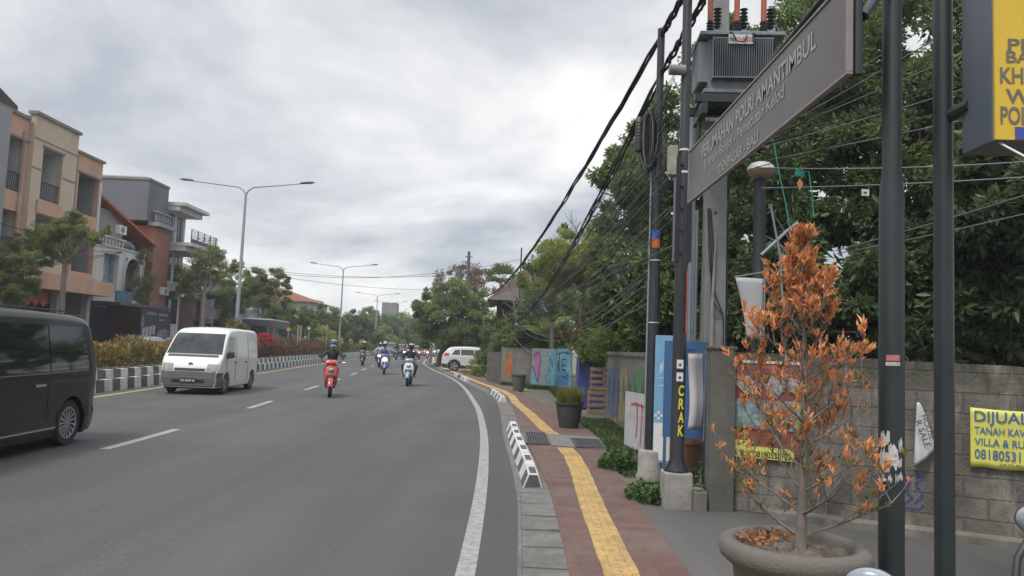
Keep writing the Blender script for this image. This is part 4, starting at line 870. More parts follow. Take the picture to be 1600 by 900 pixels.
tree('broadleaf_tree', 'dark undergrowth tree directly behind the potted bush', (5.0,12.5,0), [B(1280,420,13.5,1.3), B(1200,480,14,1.2), B(1340,500,13,1.2), B(1230,360,14.5,1.2), B(1160,400,15.5,1.1), B(1250,520,13,1.0), B(1400,380,13.8,1.2), B(1370,545,13,.8), B(1310,550,13,.8)], 36000, .18, DK, .2, 4, clumps=22)
tree('broadleaf_tree', 'dark tree behind the slim black pole and painted wall', (4.0,18.5,0), [B(1080,470,17,1.5), B(1010,430,19.5,1.4), B(1130,500,16.5,1.4), B(1000,500,18,1.1), B(1050,530,17,1.1), B(985,450,20,1.0)], 34000, .19, DK2, .2, 5, clumps=22)
tree('feathery_tree', 'yellow green feathery tree beyond the black cable pole', (2.4,25.5,0), [B(915,410,25,1.0), B(885,400,26,.95), B(932,385,25,.8), B(868,425,26,.8), B(945,425,25,.75), B(912,438,26,.65), B(950,400,25,.6)], 34000, .12, LIM, .07, 6, Wd=.25, clumps=30, droop=.6)
tree('slender_tree', 'thin airy tree with sparse top leaves left of the yellow green tree', (1.9,33,0), [B(865,390,33,.9), B(850,415,33,.9), B(885,365,33,.6), B(840,450,33,1.2), B(845,480,38,1.3)], 7000, .17, MID, .1, 7, clumps=14)
g = MB(); rr = random.Random(9)
dt = thing('bare_tree', 'leafless twiggy branches against the sky beside the upper cable bundle', 'tree', (2.3,25,0))
def twigs(g, p, d, L, r, lv):
    q = p+d*L; g.tube([p, (p+q)/2+Vector((rr.uniform(-.05,.05),0,rr.uniform(-.05,.05)))*L, q], [r, r*.8, r*.6], 5)
    if lv: [twigs(g, q, (d+Vector((rr.uniform(-.7,.7), rr.uniform(-.5,.5), rr.uniform(-.3,.4)))).normalized(), L*rr.uniform(.6,.85), r*.6, lv-1) for _ in range(3)]
twigs(g, Vector((0,0,-.1)), Vector((0,0,1)), 3.2, .06, 0); twigs(g, Vector((0,0,3.1)), Vector((-.35,0,1)).normalized(), 1.0, .035, 4); g.build('branches', mat('twig', (.15,.13,.12)), dt)
# hedge-like undergrowth over the far walls
def bushes(name, label, pts, n, L, m, seed, Wd=.45, cat='bush', group=None, base=None, tr=.05, **k):
    b = base or (pts[0][0][0], pts[0][0][1], 0); return tree(name, label, b, pts, n, L, m, tr, seed, Wd, group, cat=cat, **k)
bushes('climbing_shrub', 'bright green shrub spilling over the painted wall left of the slim pole', [B(965,530,20.5,.75), B(1000,535,17.5,.6), B(985,515,19.5,.6), B(940,535,22,.7)], 7000, .13, MID, 11, clumps=16)
bushes('climbing_shrub', 'mixed green shrub over the wall above the wrapped stall', [B(940,522,25,.75), B(948,495,26,.7), B(905,532,30.5,.5), B(880,528,34.4,.5)], 6000, .17, MID, 12, clumps=16)
bushes('shrub', 'green bush above the grey gate at the corner', [B(800,525,36,.85), B(830,530,36,.9), B(860,525,35,.9), B(815,500,38,.8)], 8000, .15, MID, 13, clumps=16)
bushes('shrub', 'dense dark green shrub mass behind the banana plant', [B(850,480,42,1.4), B(900,490,41,1.6), B(960,480,29,1.0), B(860,515,40,1.2), B(990,490,24,1.0), B(930,462,30,1.2), B(890,462,39,1.7), B(855,455,41,1.3), B(950,505,28,.8)], 42000, .14, MID, 14, clumps=20)
bushes('low_bush', 'thin twiggy brownish sapling crown over the wide black pot', [(( POT2[0]+.05, POT2[1], 2.25),(.38,.38,.3)), ((POT2[0]-.1, POT2[1], 2.0),(.3,.3,.25))], 420, .07, BRZ, 15, base=(POT2[0], POT2[1], .5), tr=.014)
bushes('low_bush', 'yellow green clipped bush hiding the front of the white parked car', [B(742,578,45,.75,.7,.8), B(752,585,44,.6,.6,.55), B(738,590,44.5,.5,.5,.4)], 8000, .09, LIM, 16, clumps=20, base=(G(742,592)[0], 44.6, 0))
bushes('shrub', 'dark hedge between the white parked car and the grey gate', [B(765,560,43,1.0,1,1.0), B(785,555,41,1.0,1,1.1), B(775,530,43,1.0), B(795,570,39,.7), B(780,590,40,.6)], 14000, .13, DK2, 17, clumps=18)
bushes('shrub', 'bronze orange flowering shrub against the dark tree beside the parked car', [B(768,520,46,.8,.8,1.1), B(772,545,45,.7)], 3600, .15, BRZ, 18, clumps=16)
# frangipani-like dense tree at the bend
tree('frangipani_tree', 'broad dense green tree with pale blossoms overhanging the bend', (-5.6,61,0), [B(680,490,60,1.9), B(715,470,61,2.0), B(750,485,61,2.0), B(700,520,60,1.9), B(740,530,61,1.8), B(670,520,60,1.3), B(665,478,61,1.2), B(750,520,60,1.5), B(655,500,60,.8)], 60000, .2, MID, .28, 20, clumps=24)
bl = crown_mesh('blossoms', [B(700,480,59,2.2), B(740,470,59,2.2), B(690,510,59,1.8)], 260, .16, .9, leafmat('blossom', [(.35,.36,.25),(.42,.40,.3)], .3), None, 5, clumps=30); bl.location = (5.6,-61,0); bl.parent = [o for o in scene.objects if o.name == 'frangipani_tree'][0]
tree('flowering_tree', 'brown pink blossoming treetop above the dense green tree', (-7.5,72,0), [B(700,450,72,1.8), B(735,440,72,2.0), B(715,432,73,1.3), B(755,445,72,1.4), B(680,460,72,1.2)], 9000, .22, leafmat('blossom_brown', [(.20,.15,.09),(.26,.19,.13),(.12,.12,.06)], .2), .14, 21, clumps=20)
# fan palm
def palm(name, label, c, r, nf, m, trunk, seed, group=None):
    t = thing(name, label, 'palm', (c[0], c[1], 0), 0, group); rr = random.Random(seed); P_, D_ = [], []; g = MB()
    for k in range(nf):
        a = rr.uniform(0, 2*PI); el = rr.uniform(-.2, 1.3); d = Vector((math.cos(a)*math.cos(el), math.sin(a)*math.cos(el), math.sin(el))); e = Vector((0,0,c[2]))+d*r*.55
        g.tube([(0,0,c[2]), e], .02, 4)
        s = d.cross(Vector((0,0,1))).normalized(); u = s.cross(d)
        for j in range(15):
            b = (j/14-.5)*2.6; P_.append(e); D_.append(d*math.cos(b)+s*math.sin(b)-Vector((0,0,.12*abs(b))))
    leafcloud_pts('fronds', P_, D_, r*.55, r*.07, m, t, bend=.1); g.tube([(0,0,-.1),(0,0,c[2])], trunk, 8); g.build('trunk', M_BARK, t, smooth=60); return t
palm('fan_palm', 'small fan palm showing above the blossoming treetop', P(783,440,66), 1.7, 26, MID, .14, 31)
# banana plant: long ribbed leaves
def banana(name, label, loc, leaves, seed, group=None):
    t = thing(name, label, 'banana plant', loc, 0, group); rr = random.Random(seed); st = MB(); st.tube([(0,0,-.1),(0,0,1.2),(0,0,1.9)], [.13,.11,.06], 10); st.build('stem', mat('banana_stem', (.10,.13,.05)), t, smooth=50)
    m1 = leafmat('banana_leaf', [(.20,.32,.08),(.26,.38,.10),(.32,.42,.13)], .4, .4, 1)
    for (az, el, L, w_) in leaves:
        g = MB(); rows = []; d = Vector((math.cos(az), math.sin(az), 0)); s = Vector((-d.y, d.x, 0)); p = Vector((0,0,1.8)); n = 14
        for i in range(n+1):
            u = i/n; e = el-u*u*1.3; p = p+(d*math.cos(e)+Vector((0,0,math.sin(e))))*L/n
            ww = w_*math.sin(min(1, u*1.15)**.7*PI)**.6*(1 if i % 3 else .8) if 0 < u < 1 else .01
            rows.append([p-s*ww+Vector((0,0,ww*.45)), p, p+s*ww+Vector((0,0,ww*.45))])
        g.grid(rows); g.build('leaf', m1, t)
    return t
q = (3.0, 31.9); rr = random.Random(2)
banana('banana_plant', 'tall banana plant with upright light green leaves behind the wrapped stall', (q[0], q[1], 1.1), [(rr.uniform(0,2*PI) if k > 4 else (PI if k % 2 else 0)-.3, rr.uniform(.95,1.5), rr.uniform(1.9,2.7), .36) for k in range(9)], 1)
q = P(860, 520, 35); banana('banana_plant', 'spreading banana plant with drooping leaves above the graffiti hoarding', (q[0], q[1], .2), [(k*.9, rr.uniform(.5,1.1), rr.uniform(1.8,2.6), .32) for k in range(9)], 2)
q = P(815, 515, 38); banana('banana_plant', 'smaller banana plant above the grey gate', (q[0], q[1], -.3), [(k*.95, rr.uniform(.4,1.1), rr.uniform(1.2,1.8), .22) for k in range(7)], 3)
# dark house with tiled roof among the trees
M_TILE = mat('roof_tile_brown', (.085,.06,.05), .85, .3, 6, .5); M_TILER = mat('roof_tile_red', (.20,.075,.045), .85, .3, 4, .5)
dh = thing('tiled_house', 'dark house with a brown hipped tile roof behind the tangle of cables', 'house', (.4,47,0))
g = MB(); g.b2((-1.3,0,0),(3.2,5,4.9)); g.build('wall', mat('dark_wall', (.05,.045,.045), .9, .3, 2), dh)
g = MB(); g.add([(-1.9,-1.0,4.6),(4.2,-1.0,4.6),(4.2,6,4.6),(-1.9,6,4.6),(.6,2.0,7.0),(2.6,3,7.0)], [(0,1,5,4),(1,2,5),(2,3,4,5),(3,0,4),(3,2,1,0)]); g.build('roof', M_TILE, dh)
g = MB(); g.b2((-.2,-.06,2.9),(1.0,-.01,3.35)); g.build('sign_board', M_WHITE, dh)
for x in (.0, 1.5): g = MB(); g.b2((x,-.05,1.2),(x+.9,-.02,2.4)); g.build('window', glass('window_dark'), dh)
# ================================================================ far poles and cables
def simple_pole(label, x, y, h, r, m, top=None):
    t = thing('utility_pole', label, 'pole', (x, y, 0)); g = MB(); g.lathe([(r*1.15,0),(r*.85,h)], n=12); g.build('shaft', m, t, smooth=50)
    if top: g = MB(); [g.box((0,0,h-z), (w_,.08,.08)) for z, w_ in top]; g.build('crossarm', m, t)
    return t
M_OLDP = mat('old_pole', (.10,.09,.085), .9)
q = P(733, 393, 70); simple_pole('weathered pole rising out of the brown blossoming treetop', q[0], 70, q[2], .16, M_OLDP, [(.5,.7)])
q = P(815, 387, 46); simple_pole('thin dark pole in front of the tiled house roof', q[0], 46, q[2], .05, M_BLACK)
q = P(832, 398, 40); simple_pole('short concrete pole between tiled house and slender tree', q[0], 40, q[2], .09, M_CPOLE, [(.3,.5)])
NW = 0
def wire(p0, p1, sag, r, label, group, m=None, n=16, wob=0, cat='cable', seed=0):
    global NW; NW += 1; rr = random.Random(NW+seed)
    p0, p1 = Vector(p0), Vector(p1); pts = []
    for i in range(n+1):
        u = i/n; q = p0.lerp(p1, u)-Vector((0,0,4*sag*u*(1-u)))
        if wob and 0 < i < n: q += Vector((rr.uniform(-wob,wob), 0, rr.uniform(-wob,wob)))
        pts.append(q-p0)
    g = MB(); g.tube(pts, r, 5); o = g.build('overhead_cable', m or M_CABLE, None, smooth=60); o.location = p0
    return tag(o, label, cat, group)
far = Vector(P(762, 462, 46)); A1 = Vector((1.92,10.1,6.05))
def bundle(p0, p1, sag, n, r, label, spread):
    t = thing('cable_bundle', label, 'cable bundle', p0); p0, p1 = Vector(p0), Vector(p1); g = MB(); rr = random.Random(n*7)
    for k in range(n):
        ph = 2*PI*k/n; pts = []; N_ = 60
        for i in range(N_+1):
            u = i/N_; c = p0.lerp(p1, u)-Vector((0,0,4*sag*u*(1-u))); sp = spread*(1 if 0 < u < 1 else .4)
            pts.append(c-p0+Vector((math.cos(ph+u*26)*sp, 0, math.sin(ph+u*26)*sp))+Vector((rr.uniform(-1,1), 0, rr.uniform(-1,1)))*spread*.25)
        g.tube(pts, r, 6, 0)
    g.build('twisted_cables', M_CABLE, t, smooth=60); return t
bundle(A1, far, .75, 3, .021, 'thick twisted cable bundle running from the top of the slim pole to the far roofs', .028)
bundle((2.3,6.0,6.7), A1+Vector((0,0,.0)), .05, 3, .021, 'short thick cable bundle entering the slim pole top from above the camera side', .028)
bundle((1.93,10.1,5.5), Vector(P(795, 505, 42)), .95, 4, .017, 'second lower cable bundle sagging from the slim pole past the mango tree', .04)
bundle((2.35,6.2,6.4), (1.93,10.1,5.5), .06, 3, .018, 'second cable bundle reaching the slim pole just below its top', .03)
rr = random.Random(77)
ends = [P(rr.uniform(775,835), rr.uniform(440,505), rr.uniform(38,46)) for _ in range(60)]
GL_ = 'thin overhead wires fanning out from the black poles'; LBL = 'thin dark overhead wire running from the black poles towards the tiled house'
for k in range(54):
    z = rr.uniform(2.9, 5.2); wire((1.90+rr.uniform(-.05,.08), rr.choice((10.1, 8.45, 8.95)), z), ends[k], rr.uniform(.25, 1.3), rr.choice((.003,.004,.006,.004)), LBL, GL_, rr.choice((M_CABLE, M_CABLEG)), seed=5)
for k in range(7):
    z = rr.uniform(2.2, 2.9); wire((1.95, 10.1, z), P(rr.uniform(790,850), rr.uniform(480,520), 36), rr.uniform(.4, 1.2), .008, 'low slack grey wire drooping from the slim pole in front of the dark trees', 'low slack wires from the slim pole', M_CABLEG)
for k in range(26):
    a_ = P(rr.uniform(780,880), rr.uniform(440,490), 37); b_ = P(rr.uniform(790,960), rr.uniform(430,500), rr.uniform(28,36)); wire(a_, b_, rr.uniform(.1, 1.1), .008, 'tangled slack wire looping in front of the tiled house and hoarding plants', 'tangle of slack wires by the tiled house', rr.choice((M_CABLE, M_CABLEG, M_CPOLE)), wob=.03)
def wpx(a, b, Ya, Yb, ext, sag, r, label, group, m=None):
    p0, p1 = Vector(P(*a, Ya)), Vector(P(*b, Yb)); p1 = p0+(p1-p0)*ext; return wire(p0, p1, sag, r, label, group, m)
GR_ = 'thin overhead wires between the transformer poles and the right edge'
for a, b in [((1180,205),(1600,-60)),((1190,215),(1600,-35)),((1190,222),(1600,-10)),((1200,212),(1600,28)),((1170,235),(1600,45)),((1210,215),(1600,72)),((1200,225),(1600,85)),((1190,230),(1600,96)),((1180,262),(1600,110)),((1200,250),(1600,160))]:
    wpx(a, b, 8.9, 6.2, 1.8, rr.uniform(.03,.12), rr.choice((.004,.005,.006)), 'thin overhead wire crossing the treetops from the transformer poles to the upper right', GR_, rr.choice((M_CABLE, M_CABLEG)))
wpx((1190,294),(1600,268), 8.8, 7.5, 1.8, .06, .008, 'nearly level wire from the lamp post across the dark trees, over the small white card', None, M_CABLEG)
wpx((1185,262),(1600,255-20), 8.8, 7.5, 1.8, .12, .008, 'sagging wire with the green string knot, from the lamp post to the right', None, M_CABLEG)
wpx((1305,392),(1600,300), 11.5, 8, 1.8, .04, .008, 'lower slanting wire low over the wall, upper of two', None, M_CABLEG); wpx((1308,396),(1600,326), 11.5, 8, 1.8, .06, .008, 'lower slanting wire low over the wall, lower of two', None, M_CABLEG)
wpx((1488,180),(1600,238), 4.6, 4.0, 2.0, .02, .007, 'white wire from the smooth dark pole passing under the yellow lightbox', None, M_WHITE)
# green string, white card
sg = thing('green_string', 'tangled green string with a dry leaf hanging from the sagging wire', 'string', P(1250,270,8.4)); g = MB(); rr2 = random.Random(8)
g.tube([(0,0,0),(.1,0,.02),(.14,0,-.25),(.16,0,-.5)], .006, 5); g.tube([(-.3,0,.33),(-.24,0,.0),(-.16,0,-.35),(-.1,0,-.7)], .006, 5)
for k in range(10): g.tube([(rr2.uniform(-.06,.06),0,rr2.uniform(-.05,.05)) for _ in range(5)], .006, 4)
g.build('string', mat('string_green', (.03,.28,.20), .6), sg); g = MB(); g.add([(.0,0,-.06),(.04,.01,-.12),(.0,0,-.2),(-.04,-.01,-.12)], [(0,1,2,3)]); g.build('leaf', M_OL, sg)
wc = thing('small_card', 'small white card hanging under the level wire', 'card', P(1352,301,8.3)); g = MB(); g.box((0,0,0), (.085,.006,.075), m=0); g.box((0,-.004,0), (.03,.003,.02), m=1); g.build('sheet', [M_WHITE, M_BLACK], wc)
# wires over the road
q0 = P(257, 388, 54); LRD = 'long overhead wire crossing high over the road'
wire(q0, P(815, 405, 46), 1.6, .013, LRD+', upper of the pair', None, n=30); wire(P(257, 392, 54), P(813, 420, 46), 1.1, .013, LRD+', lower of the pair', None, n=30)
wire(P(257, 396, 54), P(745, 452, 70), .9, .014, 'long overhead wire from the left concrete pole to the blossoming treetop', None, n=30)
for k, (dz, pe) in enumerate(((0,(-60,330)),(-.15,(-60,360)),(-.6,(-60,400)),(-1.0,(-60,425)))):
    wire(P(257, 390+dz*20, 54), P(*pe, 26), .5, .016, 'thin wire passing in front of the cream shophouse from the left concrete pole', 'wires along the left pavement', n=20)
# ================================================================ left side
XF = -23.0
M_CREAM = mat('wall_cream', (.48,.395,.30), .9, .06, 1.2, .15, dirt=(.28,.22,.16), dirt_amt=.5, dscale=.8, streak=True)
M_PEACH = mat('wall_peach', (.49,.305,.215), .9, .06, 1.2, .15, dirt=(.27,.16,.11), dirt_amt=.5, dscale=.8, streak=True)
M_GREYW = mat('wall_grey', (.27,.275,.29), .9, .08, 1.2, .15, dirt=(.16,.165,.17), dirt_amt=.6, dscale=.7, streak=True)
M_WW = mat('wall_white', (.50,.50,.49), .9, .06, 1, .1, dirt=(.28,.28,.27), dirt_amt=.6, dscale=.8, streak=True)
M_DG = mat('wall_dark_grey', (.13,.14,.16), .9, .15, .6, .1, dirt=(.17,.18,.20), dirt_amt=.6, dscale=.5)
M_REDW = mat('wall_red', (.27,.12,.09), .9, .1, 1, .1, dirt=(.16,.07,.055), dirt_amt=.5)
M_TRIM = mat('trim_grey', (.20,.185,.17), .85, .1, 4); M_STEEL = mat('railing_dark', (.03,.032,.035), .5); M_WIN = glass('window_glass', (.025,.032,.038))
def facade(parent, name, y0, y1, z0, z1, holes, m, xf=XF, t=.25):
    ysx = sorted({y0, y1, *[h[0] for h in holes], *[h[1] for h in holes]}); zs = sorted({z0, z1, *[h[2] for h in holes], *[h[3] for h in holes]})
    g = MB()
    for a, b in zip(ysx[:-1], ysx[1:]):
        for c, d in zip(zs[:-1], zs[1:]):
            my, mz = (a+b)/2, (c+d)/2
            if not any(h[0] < my < h[1] and h[2] < mz < h[3] for h in holes): g.b2((xf-t, a, c), (xf, b, d))
    o = g.build(name, m, parent); return o
def recess(parent, a, b, c, d, depth, m, xf=XF, t=.25, rail=None, door=True, name='balcony_recess'):
    g = MB(); x0, x1 = xf-t-.003, xf-t-depth
    g.add([(x1,a,c),(x1,b,c),(x1,b,d),(x1,a,d),(x0,a,c),(x0,b,c),(x0,b,d),(x0,a,d)], [(0,1,2,3),(0,4,5,1),(3,2,6,7),(0,3,7,4),(1,5,6,2)]); o = g.build(name, m, parent)
    if door:
        k = MB(); w_ = (b-a); k.b2((x1+.01,a+w_*.5,c+.02),(x1+.05,a+w_*.8,c+min(2.1,(d-c)*.85))); k.build('door', mat('door_dark', (.05,.05,.055), .5), parent)
        k = MB(); k.b2((x1+.01,a+w_*.15,c+.7),(x1+.04,a+w_*.4,c+min(1.9,(d-c)*.8))); wo_ = k.build('window', M_WIN, parent)
        k = MB(); k.b2((x1+.041,a+w_*.27,c+.7),(x1+.06,a+w_*.285,c+min(1.9,(d-c)*.8))); k.build('frame', M_WHITE, wo_)
    if rail:
        k = MB(); n = max(3, int((b-a)/.13)); xx = xf-.1
        for i in range(n+1): k.b2((xx-.01, a+(b-a)*i/n-.01, c), (xx+.01, a+(b-a)*i/n+.01, c+rail))
        k.b2((xx-.03,a,c+rail),(xx+.03,b,c+rail+.05)); k.b2((xx-.02,a,c+.05),(xx+.02,b,c+.09)); k.build('railing', M_STEEL, parent)
    return o
oa = thing('shophouse', 'three storey cream and peach shophouse with recessed balconies at the left edge', 'building', (XF, 31, 0))
T_ = lambda o: o
def off(o): return o
def child_fix(root):
    for c in root.children: c.location = c.location-root.location
H_ = [(33.6,35.0,7.9,10.3),(33.2,35.0,4.6,7.0)]
facade(oa, 'side_bay_wall', 26, 34.95, 4.3, 11.4, [(33.4,34.7,7.9,10.35),(32.4,34.7,4.9,7.0),(28.5,31.5,7.9,10.35),(28.5,31.5,4.9,7.0)], M_PEACH)
g = MB(); g.b2((XF-.02,31.9,4.3),(XF+.12,33.45,11.42)); g.build('grey_pier', M_GREYW, oa)
facade(oa, 'centre_bay_wall', 34.95, 38.5, 4.3, 11.75, [(35.7,37.3,7.85,10.35),(35.55,37.35,4.7,7.1)], M_CREAM, XF+.25)
facade(oa, 'right_bay_wall', 38.5, 41.4, 4.3, 10.95, [(39.2,41.15,7.85,9.95),(39.2,41.15,4.75,7.0)], M_PEACH)
for a, b, c, d, xf in ((33.4,34.7,7.9,10.35,XF),(32.4,34.7,4.9,7.0,XF),(28.5,31.5,7.9,10.35,XF),(28.5,31.5,4.9,7.0,XF),(35.7,37.3,7.85,10.35,XF+.25),(35.55,37.35,4.7,7.1,XF+.25)):
    recess(oa, a, b, c, d, 1.6, M_WW, xf, rail=.85)
recess(oa, 39.2, 41.15, 7.85, 9.95, 1.5, M_GREYW, door=False); recess(oa, 39.2, 41.15, 4.75, 7.0, 1.5, M_GREYW, door=False)
g = MB()
g.b2((XF-.1,34.87,11.75),(XF+.36,38.58,11.9)); g.b2((XF-.3,26,11.4),(XF+.1,34.85,11.55)); g.b2((XF-.3,38.6,10.95),(XF+.1,41.5,11.08))
g.b2((XF+.252,34.97,10.62),(XF+.275,38.48,10.68)); g.b2((XF+.252,37.4,9.2),(XF+.275,38.48,9.27)); g.b2((XF+.252,34.97,9.2),(XF+.275,35.6,9.27)); g.b2((XF+.252,35.6,10.36),(XF+.31,37.4,10.46)); g.b2((XF+.002,38.6,9.96),(XF+.06,41.3,10.06)); g.b2((XF+.002,33.4,10.36),(XF+.06,35.3,10.46))
g.build('trim', M_TRIM, oa)
g = MB(); g.b2((XF-.15,41.22,4.5),(XF+.03,41.42,9.9)); g.build('white_edge', M_WW, oa)
for yy in (34.5, 38.9): g = MB(); g.tube([(XF+.06,yy,4.3),(XF+.06,yy,10.8)], .03, 8); g.build('drain_pipe', M_GREYW, oa)
g = MB(); g.b2((XF+.26,35.5,7.15),(XF+.34,37.45,7.80)); g.build('panel', M_PEACH, oa)
g = MB(); g.b2((XF+.0,26,3.55),(XF+1.15,41.4,4.3)); g.b2((XF-1.5,26,3.9),(XF,41.4,4.29)); g.build('balcony_band', M_PEACH, oa)
g = MB(); g.b2((XF-8,26,4.3),(XF-1.9,41.4,11.0)); g.b2((XF-8,26,0),(XF-2.2,41.4,4.3)); g.b2((XF-8,41.2,4.3),(XF-.3,41.4,10.9)); g.b2((XF-8,41.2,0),(XF-.3,41.4,4.3)); g.b2((XF-1.9,35.0,10.4),(XF-.01,38.4,11.7)); g.build('rear_block', M_GREYW, oa)
g = MB(); g.prism([(26,11.0),(34.7,11.0),(34.7,12.0),(30,13.6),(26,12.2)], 0, -6, frame((XF-.5,0,0),(0,1,0),(0,0,1))); g.build('roof', mat('tile_dark', (.07,.05,.048), .9, .3, 5, .8), oa)
for y in (27.5,31,35,38.5,41.2): g = MB(); g.b2((XF-.35,y-.17,0),(XF-.02,y+.17,3.54)); g.build('shop_column', M_WW, oa)
g = MB()
for a, b in ((27.8,30.7),(31.3,34.7),(35.3,38.2),(38.8,41.0)): g.b2((XF-2.1,a,.1),(XF-2.0,b,3.0))
g.build('shop_front', mat('shopfront_green', (.06,.09,.08), .4, .3, 1), oa)
g = MB(); g.b2((XF+.1,34.2,3.0),(XF+.16,37.2,3.5)); g.build('red_signboard', mat('sign_red', (.35,.07,.06)), oa)
g = MB(); g.prism([(34.4+.3*i, (3.0 if i % 2 else 2.72)) for i in range(10)]+[(37.1,3.02),(34.4,3.02)], 0, .03, frame((XF+.2,0,0),(0,1,0),(0,0,1))); g.build('bunting', mat('bunting', (.45,.1,.1)), oa)
g = MB(); g.b2((XF+.0,33.0,5.0),(XF+.05,33.1,5.1))
child_fix(oa)
# grey low house with a steep orange roof
ob = thing('tiled_shophouse', 'narrow grey house with a steep orange tiled roof and two arched windows', 'building', (XF, 41.5, 0))
ym = 44.2
facade(ob, 'front_wall', 41.5, 47.0, 3.3, 6.5, [(42.3,43.9,3.8,6.1),(44.7,46.3,3.6,6.1)], M_WW, XF)
recess(ob, 42.3, 43.9, 3.8, 6.1, .3, mat('pale_blue_wall', (.28,.34,.38)), door=False, name='blue_window')
recess(ob, 44.7, 46.3, 3.6, 6.1, .3, M_REDW, door=False, name='arched_window')
g = MB()
for i in range(12):
    a = PI*i/12; b = PI*(i+1)/12; pts = []
    g.prism([(45.5+.8*math.cos(a), 5.4+.7*math.sin(a)),(45.5+.92*math.cos(a), 5.4+.85*math.sin(a)),(45.5+.92*math.cos(b), 5.4+.85*math.sin(b)),(45.5+.8*math.cos(b), 5.4+.7*math.sin(b))], 0, .08, frame((XF+.003,0,0),(0,1,0),(0,0,1)))
for y in (44.55, 46.4): g.b2((XF+.004,y-.08,3.4),(XF+.08,y+.08,5.4))
g.b2((XF+.004,44.7,4.3),(XF+.10,46.3,4.42)); g.build('arch_trim', M_WW, ob)
g = MB()
for k in range(8): g.lathe([(.05,6.6),(.09,6.8),(.05,7.0)], (XF-.1,41.8+k*.36,0), 8)
g.b2((XF-.2,41.55,7.0),(XF,44.6,7.1)); g.b2((XF-.2,41.55,6.5),(XF+.05,47.0,6.6)); g.build('balustrade', M_WW, ob)
g = MB(); g.b2((XF-7,41.6,0),(XF-2.2,47.0,6.5)); g.b2((XF-4,41.6,6.5),(XF-.6,45.2,8.7)); g.build('rear_block', M_GREYW, ob)
g = MB(); g.add([(XF-4.3,41.3,9.6),(XF-.3,41.3,9.6),(XF+.2,48.0,7.3),(XF-4.3,48.0,7.3),(XF-4.3,41.3,9.45),(XF-.3,41.3,9.45),(XF+.2,48.0,7.15),(XF-4.3,48.0,7.15)], [(0,1,2,3),(4,7,6,5),(0,4,5,1),(1,5,6,2),(2,6,7,3),(3,7,4,0)]); g.build('roof', mat('tile_orange', (.36,.11,.045), .85, .25, 3, .6), ob)
g = MB(); g.b2((XF-.6,44.9,6.6),(XF-.5,46.8,7.2)); g.build('dark_window', M_WIN, ob)
g = MB(); g.b2((XF-.2,41.4,3.15),(XF+1.6,47.6,3.32)); g.build('awning', mat('awning_dark', (.06,.065,.07), .6), ob)
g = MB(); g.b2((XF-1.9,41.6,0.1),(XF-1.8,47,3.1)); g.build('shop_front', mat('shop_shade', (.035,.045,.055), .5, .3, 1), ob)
g = MB(); g.b2((XF+1.2,41.5,3.35),(XF+1.3,43.2,3.95)); g.build('blue_signboard', mat('sign_cyan', (.05,.11,.16)), ob)
child_fix(ob)
# air conditioners and pipes on the fronts
for k, (yy, zz, lab) in enumerate(((36.0,4.9,'white air conditioner on the second storey balcony of the cream shophouse'),(43.0,7.3,'white air conditioner above the balustrade of the tiled shophouse'),(49.0,4.2,'white air conditioner on the red shophouse wall'))):
    t = thing('air_conditioner', lab, 'air conditioner', (XF+.12, yy, zz)); g = MB(); g.b2((0,0,0),(.28,.75,.5)); g.build('case', M_WHITE, t, bevel=.01); g = MB(); g.lathe([(.19,0),(.19,.01)], (.282,.3,.25), 16, M=Matrix.Rotation(PI/2,4,'Y')); g.build('fan_grille', M_TRIM, t)
# black shop banner with a mug picture
sb2 = thing('shop_banner', 'black shop banner with pale lettering and cups hanging from the dark awning', 'banner', (XF+1.65, 43.6, 1.15))
g = MB(); g.b2((0,0,0),(.04,3.9,1.95)); g.build('cloth', mat('banner_black', (.022,.022,.034), .7, .2, 3), sb2)
Mb = frame((.045,0,0),(0,1,0),(0,0,1)); spray([[(.7+.16*i,1.62),(.7+.16*i+.04,1.78),(.7+.16*i+.1,1.62)] for i in range(8)]+[[(2.2+.16*i,1.60),(2.2+.16*i+.05,1.76),(2.2+.16*i+.11,1.60)] for i in range(8)]+[[(2.3+.1*i,1.3),(2.34+.1*i,1.4)] for i in range(8)], .02, 'lettering', mat('banner_print', (.30,.31,.36)), Mb, sb2)
for k in range(4): g = MB(); g.b2((.045,.25+k*.42,.3+.05*k),(.06,.58+k*.42,.85+.05*k)); g.build('cup_print', mat('cup_print', (.30,.30,.34), .7, .3, 6), sb2)
g = MB(); g.prism([(1.9,.2),(3.6,.15),(3.7,.7),(3.0,.85),(2.3,.7)], 0, .012, Mb); g.prism([(.1,.9),(.5,1.0),(.3,1.6),(.15,1.5)], 0, .012, Mb); g.build('print', mat('print_brown', (.17,.14,.13), .7, .5, 5), sb2)
# dark grey tall block
oc = thing('grey_block', 'dark grey upper storeys of a flat roofed block rising behind the orange tiled roof', 'building', (XF-1, 47.5, 0)); OCL = oc
g = MB(); g.b2((XF-12,47.25,0),(XF-6.1,50.05,11.35)); g.b2((XF-6.1,47.25,8.78),(XF-.25,50.05,11.35)); g.build('wall', M_DG, oc)
g = MB(); g.b2((XF-12.1,47.2,11.35),(XF-.2,50.1,11.5)); g.build('parapet', M_TRIM, oc)
child_fix(oc)
